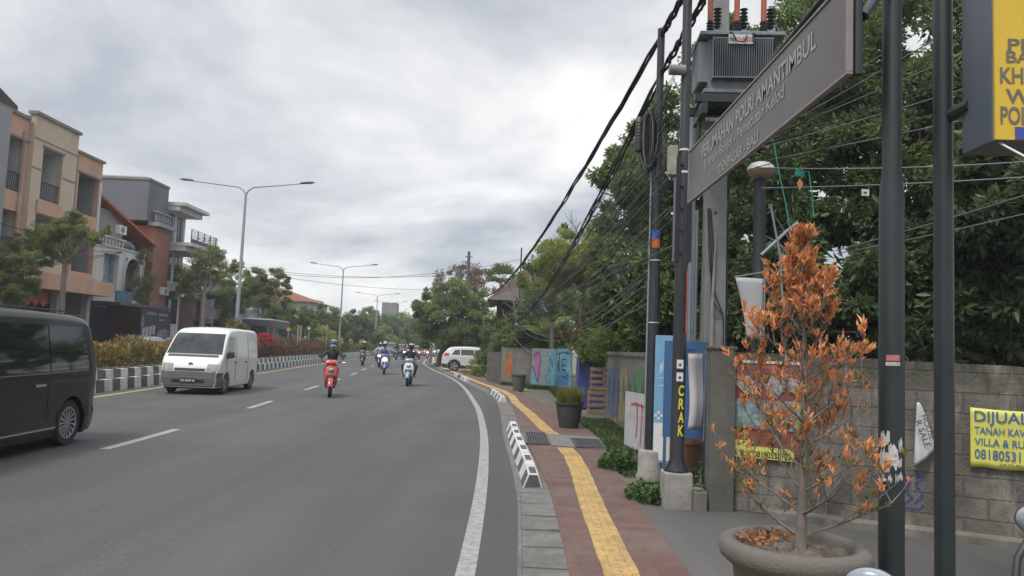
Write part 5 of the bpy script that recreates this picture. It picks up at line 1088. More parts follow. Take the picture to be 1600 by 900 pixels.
# red pilaster house and white balcony tower
od = thing('red_shophouse', 'narrow red brick coloured house front with a grey balustrade above it', 'building', (XF, 47.7, 0))
g = MB(); g.b2((XF-6,47.8,0),(XF+.1,50.0,8.5)); g.build('wall', M_REDW, od)
g = MB(); g.b2((XF-.3,47.6,8.5),(XF+.4,50.1,8.75)); g.b2((XF-.1,47.7,9.4),(XF+.15,50.0,9.5)); [g.lathe([(.05,8.75),(.1,9.0),(.05,9.4)], (XF+.05,47.9+k*.33,0), 8) for k in range(7)]; g.build('balustrade', M_GREYW, od)
for y in (48.1, 49.1): g = MB(); g.b2((XF-.248,y,9.3),(XF-.2,y+.6,10.6)); g.build('window', M_WIN, oc)
g = MB(); g.prism([(47.0,3.9),(48.2,4.6),(48.0,5.8),(47.6,4.8)], 0, .2, frame((XF+.6,0,0),(0,1,0),(0,0,1)));
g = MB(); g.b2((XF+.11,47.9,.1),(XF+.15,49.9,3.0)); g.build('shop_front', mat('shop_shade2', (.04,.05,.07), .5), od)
child_fix(od)
oe = thing('white_balcony_building', 'white four storey building with cantilevered balconies beside the concrete pole', 'building', (XF, 50.1, 0))
g = MB(); g.b2((XF-7,50.12,0),(XF-.4,53.3,10.4)); g.b2((XF-7,50.2,10.4),(XF-2,52.8,12.2)); g.build('wall', M_WW, oe)
for z, out, y1 in ((10.3,.9,54.2),(7.6,1.5,54.6),(4.9,1.2,54.2)):
    g = MB(); g.b2((XF-2.5,50.1,z),(XF+out,y1,z+.22)); g.b2((XF-2.5,50.15,z-.35),(XF+out-.4,y1-.3,z-.003)); g.build('balcony_slab', M_WW, oe)
    if z < 10:
        g = MB(); g.b2((XF+out-.08,50.1,z+.22),(XF+out-.02,y1,z+.5))
        for k in range(5): g.b2((XF+out-.08,50.1,z+.62+k*.12),(XF+out-.04,y1,z+.65+k*.12)); g.b2((XF-.4,y1-.06,z+.62+k*.12),(XF+out,y1-.02,z+.65+k*.12))
        for k in range(5): g.b2((XF+out-.1,50.15+k*1.05,z+.2),(XF+out-.05,50.2+k*1.05,z+1.15))
        g.build('railing', M_STEEL, oe)
for z in (8.0, 5.3, 2.4):
    for y in (50.6, 52.0): g = MB(); g.b2((XF-.4,y,z),(XF-.36,y+.9,z+1.8)); w_ = g.build('window', M_WIN, oe); g = MB(); g.b2((XF-.36,y+.42,z),(XF-.33,y+.48,z+1.8)); g.build('frame', M_STEEL, w_)
child_fix(oe)
# smaller shops beyond
def shop(label, y0, y1, h, m, roofm, px=XF, stalls=True, roofh=.0, depth=8, name='shop_building'):
    t = thing(name, label, 'building', (px, y0, 0)); L = y1-y0
    g = MB(); g.b2((-depth,0,0),(0,L,h)); g.build('wall', m, t)
    if roofh: g = MB(); g.add([(-depth-.5,-.5,h),(.6,-.5,h),(.6,L+.5,h),(-depth-.5,L+.5,h),(-depth*.5,L*.3,h+roofh),(-depth*.5,L*.7,h+roofh)], [(0,1,4),(1,2,5,4),(2,3,5),(3,0,4,5),(3,2,1,0)]); g.build('roof', roofm, t)
    else: g = MB(); g.b2((-depth,-.05,h),(.15,L+.05,h+.2)); g.build('roof', roofm, t)
    n = max(1, int(L/2.6))
    for k in range(n):
        a = L*k/n+.3; b = L*(k+1)/n-.3
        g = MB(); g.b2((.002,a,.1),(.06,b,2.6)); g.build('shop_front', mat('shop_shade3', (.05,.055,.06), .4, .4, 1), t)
        if h > 5: g = MB(); g.b2((.002,a+.2,3.8),(.05,b-.2,5.2)); w_ = g.build('window', M_WIN, t); g = MB(); g.b2((.052,(a+b)/2-.03,3.8),(.08,(a+b)/2+.03,5.2)); g.build('frame', M_WHITE, w_)
    g = MB(); g.b2((.003,0,2.75),(1.2,L,2.9)); g.build('canopy', M_TRIM, t); return t
shop('low pinkish shop with a flat canopy right of the white balcony building', 54.8, 60, 4.2, mat('wall_pink', (.30,.20,.17), .9, .1, 1), M_TRIM)
shop('olive fronted hall with a curved grey roof behind the street trees', 61, 71, 6.6, M_GREYW, mat('roof_olive', (.12,.115,.085)), XF-3, roofh=1.6)
shop('white shop with dark openings behind the middle street trees', 73, 84, 5.5, M_WW, M_TILE, XF-2, roofh=1.4)
q = P(490, 462, 92); shop('house with a wide red brown tiled roof behind the second street lamp', 84, 93, 5.9, M_WW, M_TILER, -22.6, roofh=2.2, depth=12, name='tiled_house')
shop('grey flat roofed shop beyond the red tiled house', 97, 108, 7.0, M_GREYW, M_TRIM, XF-4)
q = P(580, 500, 150); shop('distant house with an orange brown tiled roof left of the concrete tower', 146, 158, q[2]-2.5, mat('wall_ochre', (.35,.22,.12)), mat('tile_far', (.33,.15,.07), .9), q[0]+5, roofh=2.6, depth=10, name='tiled_house')
q = P(645, 500, 175); shop('far pale house with a gabled roof just left of the frangipani tree', 172, 184, q[2]-2, mat('wall_ochre2', (.38,.27,.16)), mat('tile_far2', (.25,.17,.12), .9), q[0]+4, roofh=2, depth=9, name='tiled_house')
tw = thing('concrete_tower', 'square unfinished concrete tower block standing alone on the skyline', 'building', (P(609,500,170)[0], 170, 0))
a, b = P(598,473,170), P(621,474,170); g = MB(); hw_ = (b[0]-a[0])/2; g.b2((-hw_,-hw_,0),(hw_,hw_,a[2])); g.build('wall', mat('tower_grey', (.20,.20,.21), .9, .25, .4), tw)
for i in range(4):
    for j in range(6): g = MB(); g.b2((-hw_+.25+i*hw_*.5,-hw_-.03,a[2]-1.1-j*1.5),(-hw_+.25+i*hw_*.5+hw_*.38,-hw_-.005,a[2]-.3-j*1.5)); g.build('window', M_TRIM, tw)
# shop sign boards along the left pavement
for y0, w_, z0, h_, c, lab in ((55.2,2.0,2.95,.7,(.35,.33,.28),'pale shop sign board over the pinkish shop'),(57.8,1.8,3.0,.6,(.10,.13,.22),'dark blue shop sign board over the pinkish shop'),(61.6,3.4,3.1,.8,(.30,.10,.07),'long red shop sign board on the olive fronted hall'),(66,3.0,3.1,.8,(.32,.32,.30),'long white shop sign board on the olive fronted hall')):
    t = thing('shop_sign', lab, 'sign', (XF+(.2 if y0 < 60 else -2.8)+1.1, y0, z0)); g = MB(); g.b2((0,0,0),(.06,w_,h_)); g.build('board', mat('sign_face_'+lab[:4], c, .5, .15, 2, dirt=(.15,.15,.14), dirt_amt=.4), t); g = MB(); g.b2((.061,.1,h_*.3),(.07,w_-.1,h_*.36)); g.build('stripe', M_TRIM, t)
# concrete pole at the left pavement
lpx = -22.0
lpole = thing('utility_pole', 'pale concrete pole with a grey cabinet in front of the white balcony building', 'pole', (P(257,450,52)[0], 52, 0))
g = MB(); g.lathe([(.2,0),(.13,P(257,385,52)[2])], n=14); g.build('shaft', mat('pole_pale', (.33,.33,.33), .9, .1, 3), lpole, smooth=50)
a, b = P(247,446,51.5), P(276,468,51.5); g = MB(); g.b2((a[0]-lpole.location.x,-.8,b[2]),(b[0]-lpole.location.x,-.35,a[2])); g.build('cabinet', mat('cabinet_grey', (.19,.18,.165)), lpole)
g = MB(); g.b2((-.8,-.06,P(257,392,52)[2]),(.8,.06,P(257,390,52)[2]+.05)); g.build('crossarm', M_OLDP, lpole)
# ---------------------------------------------------------------- street lamps
M_LAMP = mat('lamp_galvanised', (.30,.32,.34), .5, .08, 3, 0, metal=.2)
def street_lamp(label, x, y, h, arm, rz):
    t = thing('street_lamp', label, 'street lamp', (x, y, .5), rz, 'double armed street lamps on the median')
    g = MB(); g.lathe([(.16,0),(.16,.25),(.10,.3),(.085,h*.5),(.055,h)], n=16); g.build('mast', M_LAMP, t, smooth=40)
    g = MB(); g.box((0,0,.6), (.22,.03,.5)); g.build('hatch', M_LAMP, t)
    for s in (-1, 1):
        pts = [Vector((0,0,h-.1)), Vector((s*.12,0,h+.12)), Vector((s*.4,0,h+.30)), Vector((s*(arm-.6),0,h+.52)), Vector((s*(arm-.25),0,h+.56))]
        g = MB(); g.tube(pts, [.045,.042,.038,.03,.028], 8); g.build('arm', M_LAMP, t, smooth=60)
        g = MB(); c0 = Vector((s*arm,0,h+.60)); g.lathe([(.02,-.03),(.12,-.03),(.14,.0),(.10,.05),(.03,.07)], (0,0,0), 16, 0, M=Matrix.Translation(c0) @ Matrix.Rotation(-s*.08,4,'Y') @ Matrix.Diagonal((2.9,1.0,1,1)))
        g.box(c0+Vector((-s*.02,0,-.035)), (.42,.14,.015), m=1); g.build('lamp_head', [mat('lamp_head_grey', (.07,.075,.085), .5), mat('lamp_lens', (.4,.4,.4), .3)], t, smooth=40)
    return t
def md(y): return ipl(y, MEDK)-1.07
street_lamp('nearest double armed street lamp, rising behind the white van', md(38), 38, P(388,298,38)[2]-.62, 3.15, R(-4))
street_lamp('second double armed street lamp, behind the red scooter rider', md(74), 74, P(532,420,74)[2]-.6, 3.1, R(-6))
street_lamp('third double armed street lamp along the median, left of the concrete tower', md(112), 112, P(589,463,112)[2]-.6, 3.05, R(-8))
street_lamp('fourth double armed street lamp, right of the concrete tower', md(150), 150, 9.0, 3.0, R(-8)); street_lamp('farthest double armed street lamp at the bend', md(185), 185, 9.0, 3.0, R(-8))
# ---------------------------------------------------------------- street trees on the left
def stree(label, px, Y, crown, trunk_top, n, L, m, seed, tr=.13, **k):
    x = P(px, 500, Y)[0]; return tree('street_tree', label, (x, Y, 0), crown, n, L, m, tr, seed, group='trees along the left pavement', **k)
stree('feathery street tree at the left edge in front of the shophouse ground floor', 10, 31, [B(20,410,31,1.0), B(-15,440,31,1.1), B(30,445,31,.9), B(5,395,31.5,.8), B(40,420,31,.7), B(0,465,30.5,.8)], 0, 26000, .12, GRY, 41, Wd=.3, clumps=20)
stree('open crowned street tree in front of the peach balcony band', 95, 33, [B(75,370,33,.8), B(110,355,33,.75), B(120,345,33,.5), B(150,368,33,.5), B(60,395,33,.8), B(95,390,33,.7), B(45,375,33,.5), B(168,362,33,.3)], 0, 20000, .12, GRY, 42, Wd=.25, clumps=22, tr=.13)
stree('small palm like street tree in front of the black shop banner', 225, 45, [B(215,450,45,.7), B(232,440,45,.6), B(225,462,45,.5), B(210,410,46,.5), B(225,400,46,.5)], 0, 7000, .14, GRY, 43, Wd=.2, clumps=14, tr=.10)
stree('tall layered street tree left of the nearest street lamp', 318, 50, [B(320,410,50,1.1), B(300,430,50,.9), B(345,425,50,.9), B(335,400,50,.8), B(365,415,50,.7), B(295,450,50,.8), B(280,425,50,.5)], 0, 20000, .13, GRY, 44, Wd=.35, clumps=24, tr=.15)
stree('lower green street tree right behind the grey cabinet pole', 290, 56, [B(290,470,56,1.2), B(270,475,56,.9), B(320,470,56,1.0), B(350,480,56,1.3), B(360,460,58,1.2)], 0, 22000, .15, MID, 45, clumps=18)
stree('dense street tree right of the nearest street lamp', 410, 60, [B(395,440,60,1.3), B(420,435,60,1.2), B(440,430,60,.8), B(405,465,60,1.4), B(435,460,60,1.2), B(385,455,60,1.0)], 0, 26000, .15, GRY, 46, clumps=20, tr=.16)
stree('wide feathery green tree in front of the red tiled house', 470, 72, [B(470,495,72,1.3), B(440,485,72,1.2), B(495,500,72,1.2), B(440,495,72,1.6), B(480,500,72,1.7), B(510,495,74,1.3), B(455,510,72,1.5), B(520,510,76,1.5), B(500,515,76,1.5)], 0, 36000, .17, MID, 47, clumps=22, tr=.15)
stree('dark green tree mass below the second street lamp', 545, 95, [B(545,510,95,1.9), B(560,500,95,1.6), B(530,520,95,1.9), B(565,525,95,2.0), B(515,510,92,1.6)], 0, 26000, .2, DK2, 48, clumps=18)
stree('tree behind the shops left of the red tiled house', 460, 88, [B(425,490,88,2.0), B(500,505,95,1.8), B(400,490,80,2.2)], 0, 12000, .28, DK2, 49, clumps=18)
for k, (px, py, Y, r, lab) in enumerate(((590,510,120,2.6,'round tree below the third street lamp'),(612,505,140,2.6,'tree in front of the concrete tower'),(578,492,160,2.2,'small tree topping the distant orange roof'),(632,508,150,3.0,'tree left of the bend behind the far cars'),(650,515,120,2.8,'dark tree closing the view at the bend'),(600,525,110,2.0,'low tree over the far median'),(640,532,125,2.4,'low dark tree behind the far traffic'))):
    q = P(px, py, Y); tree('roadside_tree', lab, (q[0], Y, 0), [(q,(r,r,r*.8)), ((q[0]+r*.8,Y,q[2]-r*.5),(r*.7,r*.7,r*.6)), ((q[0]-r*.8,Y,q[2]-r*.4),(r*.7,r*.7,r*.6))], 5500, .38, (MID, DK2, GRY)[k % 3], .15, 60+k, group='trees around the far bend', clumps=16)
# skyline woods far off
fw = []
for k in range(26): x = -95+k*5.2; fw.append(((x, 215+10*math.sin(k*1.7), 4+1.5*math.sin(k*2.3)),(4.5,4.5,4.5)))
o = crown_mesh('distant_woods', fw, 26000, .7, .6, DK2, None, 71, clumps=8, cr=.5); tag(o, 'hazy line of distant trees closing the end of the road', 'woods', kind='stuff')
# ---------------------------------------------------------------- median planting
CRO = leafmat('croton_leaves', [(.17,.15,.05),(.32,.18,.05),(.42,.33,.09),(.15,.19,.05),(.30,.12,.05),(.45,.36,.10)], .3, .5, 2.2); RDL = leafmat('red_hedge', [(.18,.085,.06),(.22,.10,.06),(.14,.10,.05),(.26,.15,.08)], .3, .5, 1.5); RED = leafmat('red_flowers', [(.45,.05,.07),(.38,.04,.06)], .3, .5, 0)
def hedge(name, label, y0, y1, h, n, L, m, seed, w_=1.1):
    r_ = np.random.default_rng(seed); y = r_.uniform(y0, y1, n); top = h*(.8+.25*np.sin(y*1.9+seed)*np.sin(y*.7)); z = .54+top*r_.uniform(.04,1,n)**.8
    x = cs(MEDK, y)-1.07+r_.uniform(-w_/2,w_/2,n)*(1-.25*(z-.5)/h); v = np.stack([r_.normal(size=n)*.6, r_.normal(size=n)*.6, r_.uniform(.1,1.2,n)], 1)
    o = leafcloud_pts(name, np.stack([x,y,z],1), v, L*r_.uniform(.7,1.3,n), L*.42, m, None, bend=.25); tag(o, label, 'hedge', kind='stuff')
    g = MB(); rr = random.Random(seed)
    for k in range(int((y1-y0)*5)): yy = rr.uniform(y0,y1); xx = ipl(yy, MEDK)-1.07+rr.uniform(-.45,.45); g.tube([(xx,yy,.48),(xx+rr.uniform(-.1,.1),yy+rr.uniform(-.1,.1),.5+h*.7)], .011, 4)
    s = g.build('hedge_stems', M_BARK); tag(s, 'thin bare stems under the '+label.split(' along')[0], 'stems', kind='stuff')
hedge('croton_hedge', 'yellow bronze croton hedge along the median beside the black minivan', 12, 33, .95, 15000, .14, CRO, 1)
hedge('red_hedge', 'reddish brown hedge along the median right of the white van', 33, 62, 1.15, 17000, .15, RDL, 2)
hedge('yellow_hedge', 'yellow green hedge along the median past the second street lamp', 62, 110, 1.0, 12000, .18, leafmat('far_hedge', [(.11,.13,.03),(.17,.18,.04),(.08,.09,.03)], .3, .5, 2), 3)
hedge('green_hedge', 'green hedge along the far end of the median', 110, 185, 1.0, 6000, .28, MID, 4)
q = G(434, 574, .6)
weedp = P(436, 540, 43); bushes('flowering_bush', 'bright red flowering bush on the median right of the white van', [((md(43)+.1,43,1.45),(.55,.9,.55)), ((md(43),44,1.2),(.5,.7,.5))], 2600, .14, RED, 91, base=(md(43),43,.5))
bushes('shrub', 'yellow green shrub on the median at the foot of the second street lamp', [((md(66),66,2.0),(.8,1.4,1.1)), ((md(70),70,1.6),(.8,1.4,.9))], 3200, .2, LIM, 92, base=(md(66),66,.5))
bushes('shrub', 'bronze topped shrub behind the roof of the white van', [((md(38),38,2.0),(.6,.9,.6))], 1500, .15, CRO, 93, base=(md(38),38,.5))
# road signs on the median
def rsign(label, px, py, Y, col, r):
    q = P(px, py, Y); t = thing('road_sign', label, 'road sign', (q[0], Y, .5)); g = MB(); g.lathe([(.035,0),(.035,q[2]-.5)], n=8); g.build('post', M_LAMP, t)
    g = MB(); g.lathe([(r,0),(r,.02)], n=20, M=Matrix.Translation((0,-.05,q[2]-.5)) @ Matrix.Rotation(PI/2,4,'X')); g.build('disc', mat('sign_face', col, .5), t); return t
rsign('small round yellow road sign on the median', 451, 515, 55, (.42,.30,.03), .15); rsign('dark round road sign left of the second street lamp', 512, 502, 64, (.08,.03,.03), .22); rsign('small pale round road sign among the red hedge', 483, 513, 58, (.4,.42,.4), .12)
for k, (px, Y) in enumerate(((463,52),(467.5,54))):
    t = thing('marker_post', ('left' if k == 0 else 'right')+' of two slim posts standing in the red median hedge', 'post', (P(px,560,Y)[0], Y, .5)); g = MB(); g.lathe([(.06,0),(.06,2.2)], n=10); g.build('shaft', mat('post_tan', (.3,.25,.2)), t)
# framed posters left
for (a, b, c, d, Y, m, lab) in ((311,468,333,505,55,(.36,.36,.38),'tall framed poster board behind the street tree'),(362,485,403,500,60,(.25,.32,.40),'wide pale billboard seen behind the nearest street lamp')):
    p0, p1 = P(a, d, Y), P(c, b, Y); t = thing('billboard', lab, 'billboard', (p0[0], Y, 0))
    g = MB(); g.b2((0,0,p0[2]),(p1[0]-p0[0],.08,p1[2])); g.build('board', mat('board_face', m, .6, .35, 2), t); g = MB(); [g.b2((x-.05,.09,0),(x+.05,.17,p1[2]+.1)) for x in (0, p1[0]-p0[0])]; g.build('post', M_LAMP, t)
# ================================================================ vehicles
M_TYRE = mat('tyre', (.018,.018,.019), .85, .2, 20, .2); M_RIM = mat('rim_silver', (.42,.43,.45), .3, .05, 5, metal=.8); M_CHROME = mat('chrome', (.55,.56,.58), .15, .03, 3, metal=1)
M_TRIMB = mat('black_trim', (.022,.023,.025), .55, .1, 6); M_GL = glass('car_glass', (.012,.016,.018), .04); M_GLL = mat('windscreen', (.03,.036,.04), .08, .5, 3, spec=.4)
M_HL = mat('headlamp_glass', (.24,.24,.21), .08, .5, 25, spec=.9); M_TL = mat('tail_lamp', (.35,.02,.02), .15, .1, 10, spec=.8); M_PLATE = mat('plate_black', (.02,.02,.022), .5); M_UND = mat('underside', (.01,.01,.01), .9)
M_SEAMS = mat('panel_gap', (.02,.02,.02), .8)
def paint(name, col, rough=.28, coat=.8): return mat(name, col, rough, .05, 1.5, coat=coat, dirt=[min(1, q*.75+.03) for q in col], dirt_amt=.35, dscale=1.6)
def wheel(parent, x, y, r, w_, side, spokes=5, rim=M_RIM, rr_=.66, cover=False):
    t = thing('wheel', '', '', (x, y, r)); del t['label']; del t['category']; t.parent = parent
    rot = Matrix.Rotation(-PI/2*side, 4, 'X')   # lathe axis z -> outward (side*y)
    g = MB(); ri = r*rr_
    g.lathe([(ri,-w_/2),(r*.93,-w_/2),(r,-w_*.36),(r,w_*.36),(r*.95,w_/2),(ri+.01,w_/2*.98),(ri,w_*.38)], n=36, M=rot, cap=False); g.build('tyre', M_TYRE, t, smooth=40)
    g = MB(); g.lathe([(ri*.98,w_*.30),(ri*.9,w_*.30),(ri*.88,w_*.05),(.02,w_*.02)], n=36, m=1, M=rot, cap=False); g.lathe([(ri*1.0,w_*.40),(ri*1.0,w_*.475),(ri*.91,w_*.475),(ri*.90,w_*.40)], n=36, m=0, M=rot, cap=False)
    g.lathe([(.03,w_*.15),(.034,w_*.42),(.0,w_*.46)], n=16, m=0, M=rot)
    for k in range(spokes):
        a = 2*PI*k/spokes; R_ = rot @ Matrix.Rotation(a, 4, 'Z')
        h0, h1 = (.008, .017) if spokes > 8 else (.032, .055)
        v = [(0.04,-h0,w_*.40),(0.04,h0,w_*.40),(ri*.93,h1,w_*.44),(ri*.93,-h1,w_*.44),(0.04,-h0,w_*.2),(0.04,h0,w_*.2),(ri*.93,h1,w_*.3),(ri*.93,-h1,w_*.3)]
        g.add([R_ @ Vector(q) for q in v], [(0,1,2,3),(0,4,5,1),(1,5,6,2),(2,6,7,3),(3,7,4,0)], 0)
    g.build('rim', [rim, M_TRIMB], t, smooth=40)
    return t
class Car:
    """loft along the length: x forward, profile = (x,z) outline of hood, screens and roof from tail to nose"""
    def __init__(s, name, label, cat, loc, rz, prof, W, H, zb, wheels, wr, tum=.16, fl=.5, af=.10, rl=.4, ar=.06, low=.2, rc=.10, pm=None, group=None, crown=.035):
        s.W, s.H, s.zb, s.tum, s.fl, s.af, s.rl, s.ar, s.rc, s.crown, s.wr = W, H, zb, tum, fl, af, rl, ar, rc, crown, wr
        P0 = [Vector((a, b)) for a, b in prof]
        for _ in range(2):
            Q = [P0[0]]
            for a, b in zip(P0[:-1], P0[1:]): Q += [a.lerp(b,.22), a.lerp(b,.78)]
            P0 = Q+[P0[-1]]
        xs = [P0[0].x]
        for p in P0[1:]: xs.append(max(p.x, xs[-1]+.0008))
        s.px = np.array(xs); s.pz = np.array([p.y for p in P0]); s.xr, s.xf = xs[0], xs[-1]
        s.root = thing(name, label, cat, loc, rz, group); s.wheels = wheels; s.low = low
        st = list(np.linspace(s.xr, s.xf, 60))+list(xs)
        for w_ in wheels:
            R_ = wr+.055; st += [w_-R_-.001, w_+R_+.001]+[w_+R_*math.cos(a) for a in np.linspace(0, PI, 15)]
        st = sorted(set(round(q, 4) for q in st if s.xr <= q <= s.xf)); V = []; F = []; n = None
        for x in st: r_ = s.ring(x); n = len(r_); V += r_
        for i in range(len(st)-1):
            for k in range(n): F.append((i*n+k, i*n+(k+1) % n, (i+1)*n+(k+1) % n, (i+1)*n+k))
        F.append(tuple(range(n))[::-1]); F.append(tuple((len(st)-1)*n+k for k in range(n)))
        g = MB(); g.add(V, F, 0); s.body = g.build('body', pm, s.root, smooth=32)
        g = MB(); g.b2((s.xr+.12, -W/2+.12, low-.04), (s.xf-.12, W/2-.12, .55)); g.build('underside', M_UND, s.root)
    def up(s, x): return float(np.interp(x, s.px, s.pz))
    def lo(s, x):
        z = s.low
        for w_ in s.wheels:
            R_ = s.wr+.055; d = abs(x-w_)
            if d < R_: z = max(z, s.wr+math.sqrt(R_*R_-d*d))
        return min(z, s.up(x)-.08)
    def hw(s, x, z):
        b = s.W/2
        if x > s.xf-s.fl: b -= s.af*((x-s.xf+s.fl)/s.fl)**2.4
        if x < s.xr+s.rl: b -= s.ar*((s.xr+s.rl-x)/s.rl)**2.4
        if z > s.zb: b -= s.tum*((z-s.zb)/(s.H-s.zb))**1.15
        if z < .45: b -= .05*((.45-z)/.3)**2
        elif z < s.zb: b -= .022*((s.zb-z)/(s.zb-.45))**2
        return b
    def ring(s, x):
        zu, zl = s.up(x), s.lo(x); rc = min(s.rc, (zu-zl)*.35); pts = []
        for z in np.linspace(zl, zu-rc, 12): pts.append((s.hw(x, z), z))
        h = s.hw(x, zu-rc)
        for a in (18, 36, 54, 72): pts.append((h-rc*(1-math.cos(R(a))), zu-rc+rc*math.sin(R(a))))
        for f in (1, .75, .5, .25): y = (h-rc)*f; pts.append((y, zu+s.crown*(1-f*f)))
        full = [(x, y, z) for y, z in pts]+[(x, 0, zu+s.crown)]+[(x, -y, z) for y, z in pts[::-1]]
        return full
    def side(s, name, x0, x1, z0, z1, m, side=1, off=.006, s0=0, s1=0, parent=None, nx=14, nz=6):
        """patch on the side skin; s0,s1 slant its top ends; z1 may be 'roof' (follows the roof line)"""
        g = MB(); rows = []
        for j in range(nz+1):
            v = j/nz; row = []
            for i in range(nx+1):
                u = i/nx; a = x0+s0*v; b = x1-s1*v; x = a+(b-a)*u
                zt = min(z1, s.up(x)-s.rc*.6) if not callable(z1) else z1(x); zbm = z0 if not callable(z0) else z0(x)
                z = zbm+(zt-zbm)*v
                row.append((x, side*(s.hw(x, z)+off), z))
            rows.append(row)
        g.grid(rows); return g.build(name, m, parent or s.root, smooth=60)
    def fx(s, z, front=True):
        k = int(np.argmax(s.pz > s.H-.08)); k2 = len(s.pz)-1-int(np.argmax(s.pz[::-1] > s.H-.08))
        if front: xs, zs = s.px[k2:], s.pz[k2:]; return float(np.interp(-z, -zs, xs))
        xs, zs = s.px[:k+1], s.pz[:k+1]; return float(np.interp(z, zs, xs))
    def end(s, name, z0, z1, f0, f1, m, front=True, off=.008, nz=8, ny=12, parent=None, g0=None, g1=None):
        """patch on nose/screen (front) or tail, between heights z0..z1 and half width fractions f0..f1 (g0,g1 at the top)"""
        g = MB(); rows = []; g0 = f0 if g0 is None else g0; g1 = f1 if g1 is None else g1
        for j in range(nz+1):
            v = j/nz; z = z0+(z1-z0)*v; row = []
            for i in range(ny+1):
                u = i/ny; f = (f0+(g0-f0)*v)+((f1+(g1-f1)*v)-(f0+(g0-f0)*v))*u
                x = s.fx(z, front); h = s.hw(x, z); y = f*h; rc = s.rc; e = max(0, abs(y)-(h-rc))/rc
                drop = rc*(1-math.sqrt(max(0, 1-min(.98, e)**2)))-s.crown*(1-min(1, (y/(h-rc))**2))
                x = s.fx(z+drop, front) if drop < 0 or z+drop < s.H-.05 else x
                dz = .02; x2 = s.fx(z+dz, front); nx_, nz_ = dz, -(x2-x); l = math.hypot(nx_, nz_) or 1
                if not front: nx_, nz_ = -dz, (x2-x)
                row.append((x+nx_/l*off, y, z+abs(nz_)/l*off))
            rows.append(row)
        g.grid(rows); return g.build(name, m, parent or s.root, smooth=60)
    def wh(s, spokes=5, rim=M_RIM, w_=.2, rr_=.66):
        for x in s.wheels:
            for sd in (-1, 1): wheel(s.root, x, sd*(s.W/2-.04-w_/2), s.wr, w_, sd, spokes, rim, rr_)
    def gap(s, side, pts, r=.005, m=M_SEAMS, name='panel_gap', parent=None):
        g = MB(); q = []
        for (x, z) in pts: q.append((x, side*(s.hw(x, z)+.001), z))
        g.tube(q, r, 5); return g.build(name, m, parent or s.root)
    def plate(s, z, front=True, txt=None, w_=.43, h_=.14, y=0):
        x = s.fx(z, front); d = 1 if front else -1; t = thing('x', '', ''); bpy.data.objects.remove(t)
        g = MB(); g.box((x+d*.03, y, z), (.02, w_, h_)); o = g.build('number_plate', M_PLATE, s.root, bevel=.004)
        if txt:
            M = frame((x+d*.042, y, z), (0, d, 0), (0, 0, 1)); text(txt, w_*.85, h_*.5, M_WHITE, M, o, .01, ext=.001)
        return o
    def mirror(s, x, z, m, out=.18):
        for sd in (-1, 1):
            g = MB(); y = sd*(s.hw(x, z)+out*.6); g.box((x, y, z), (.12, out, .17)); g.tube([(x, sd*s.hw(x, z-.08), z-.09), (x, y, z-.06)], .02, 6); g.build('side_mirror', m, s.root, bevel=.03, smooth=50)
def heading(y): m = (ipl(y-3, LANE)-ipl(y+3, LANE))/6; return math.atan2(-1, m)
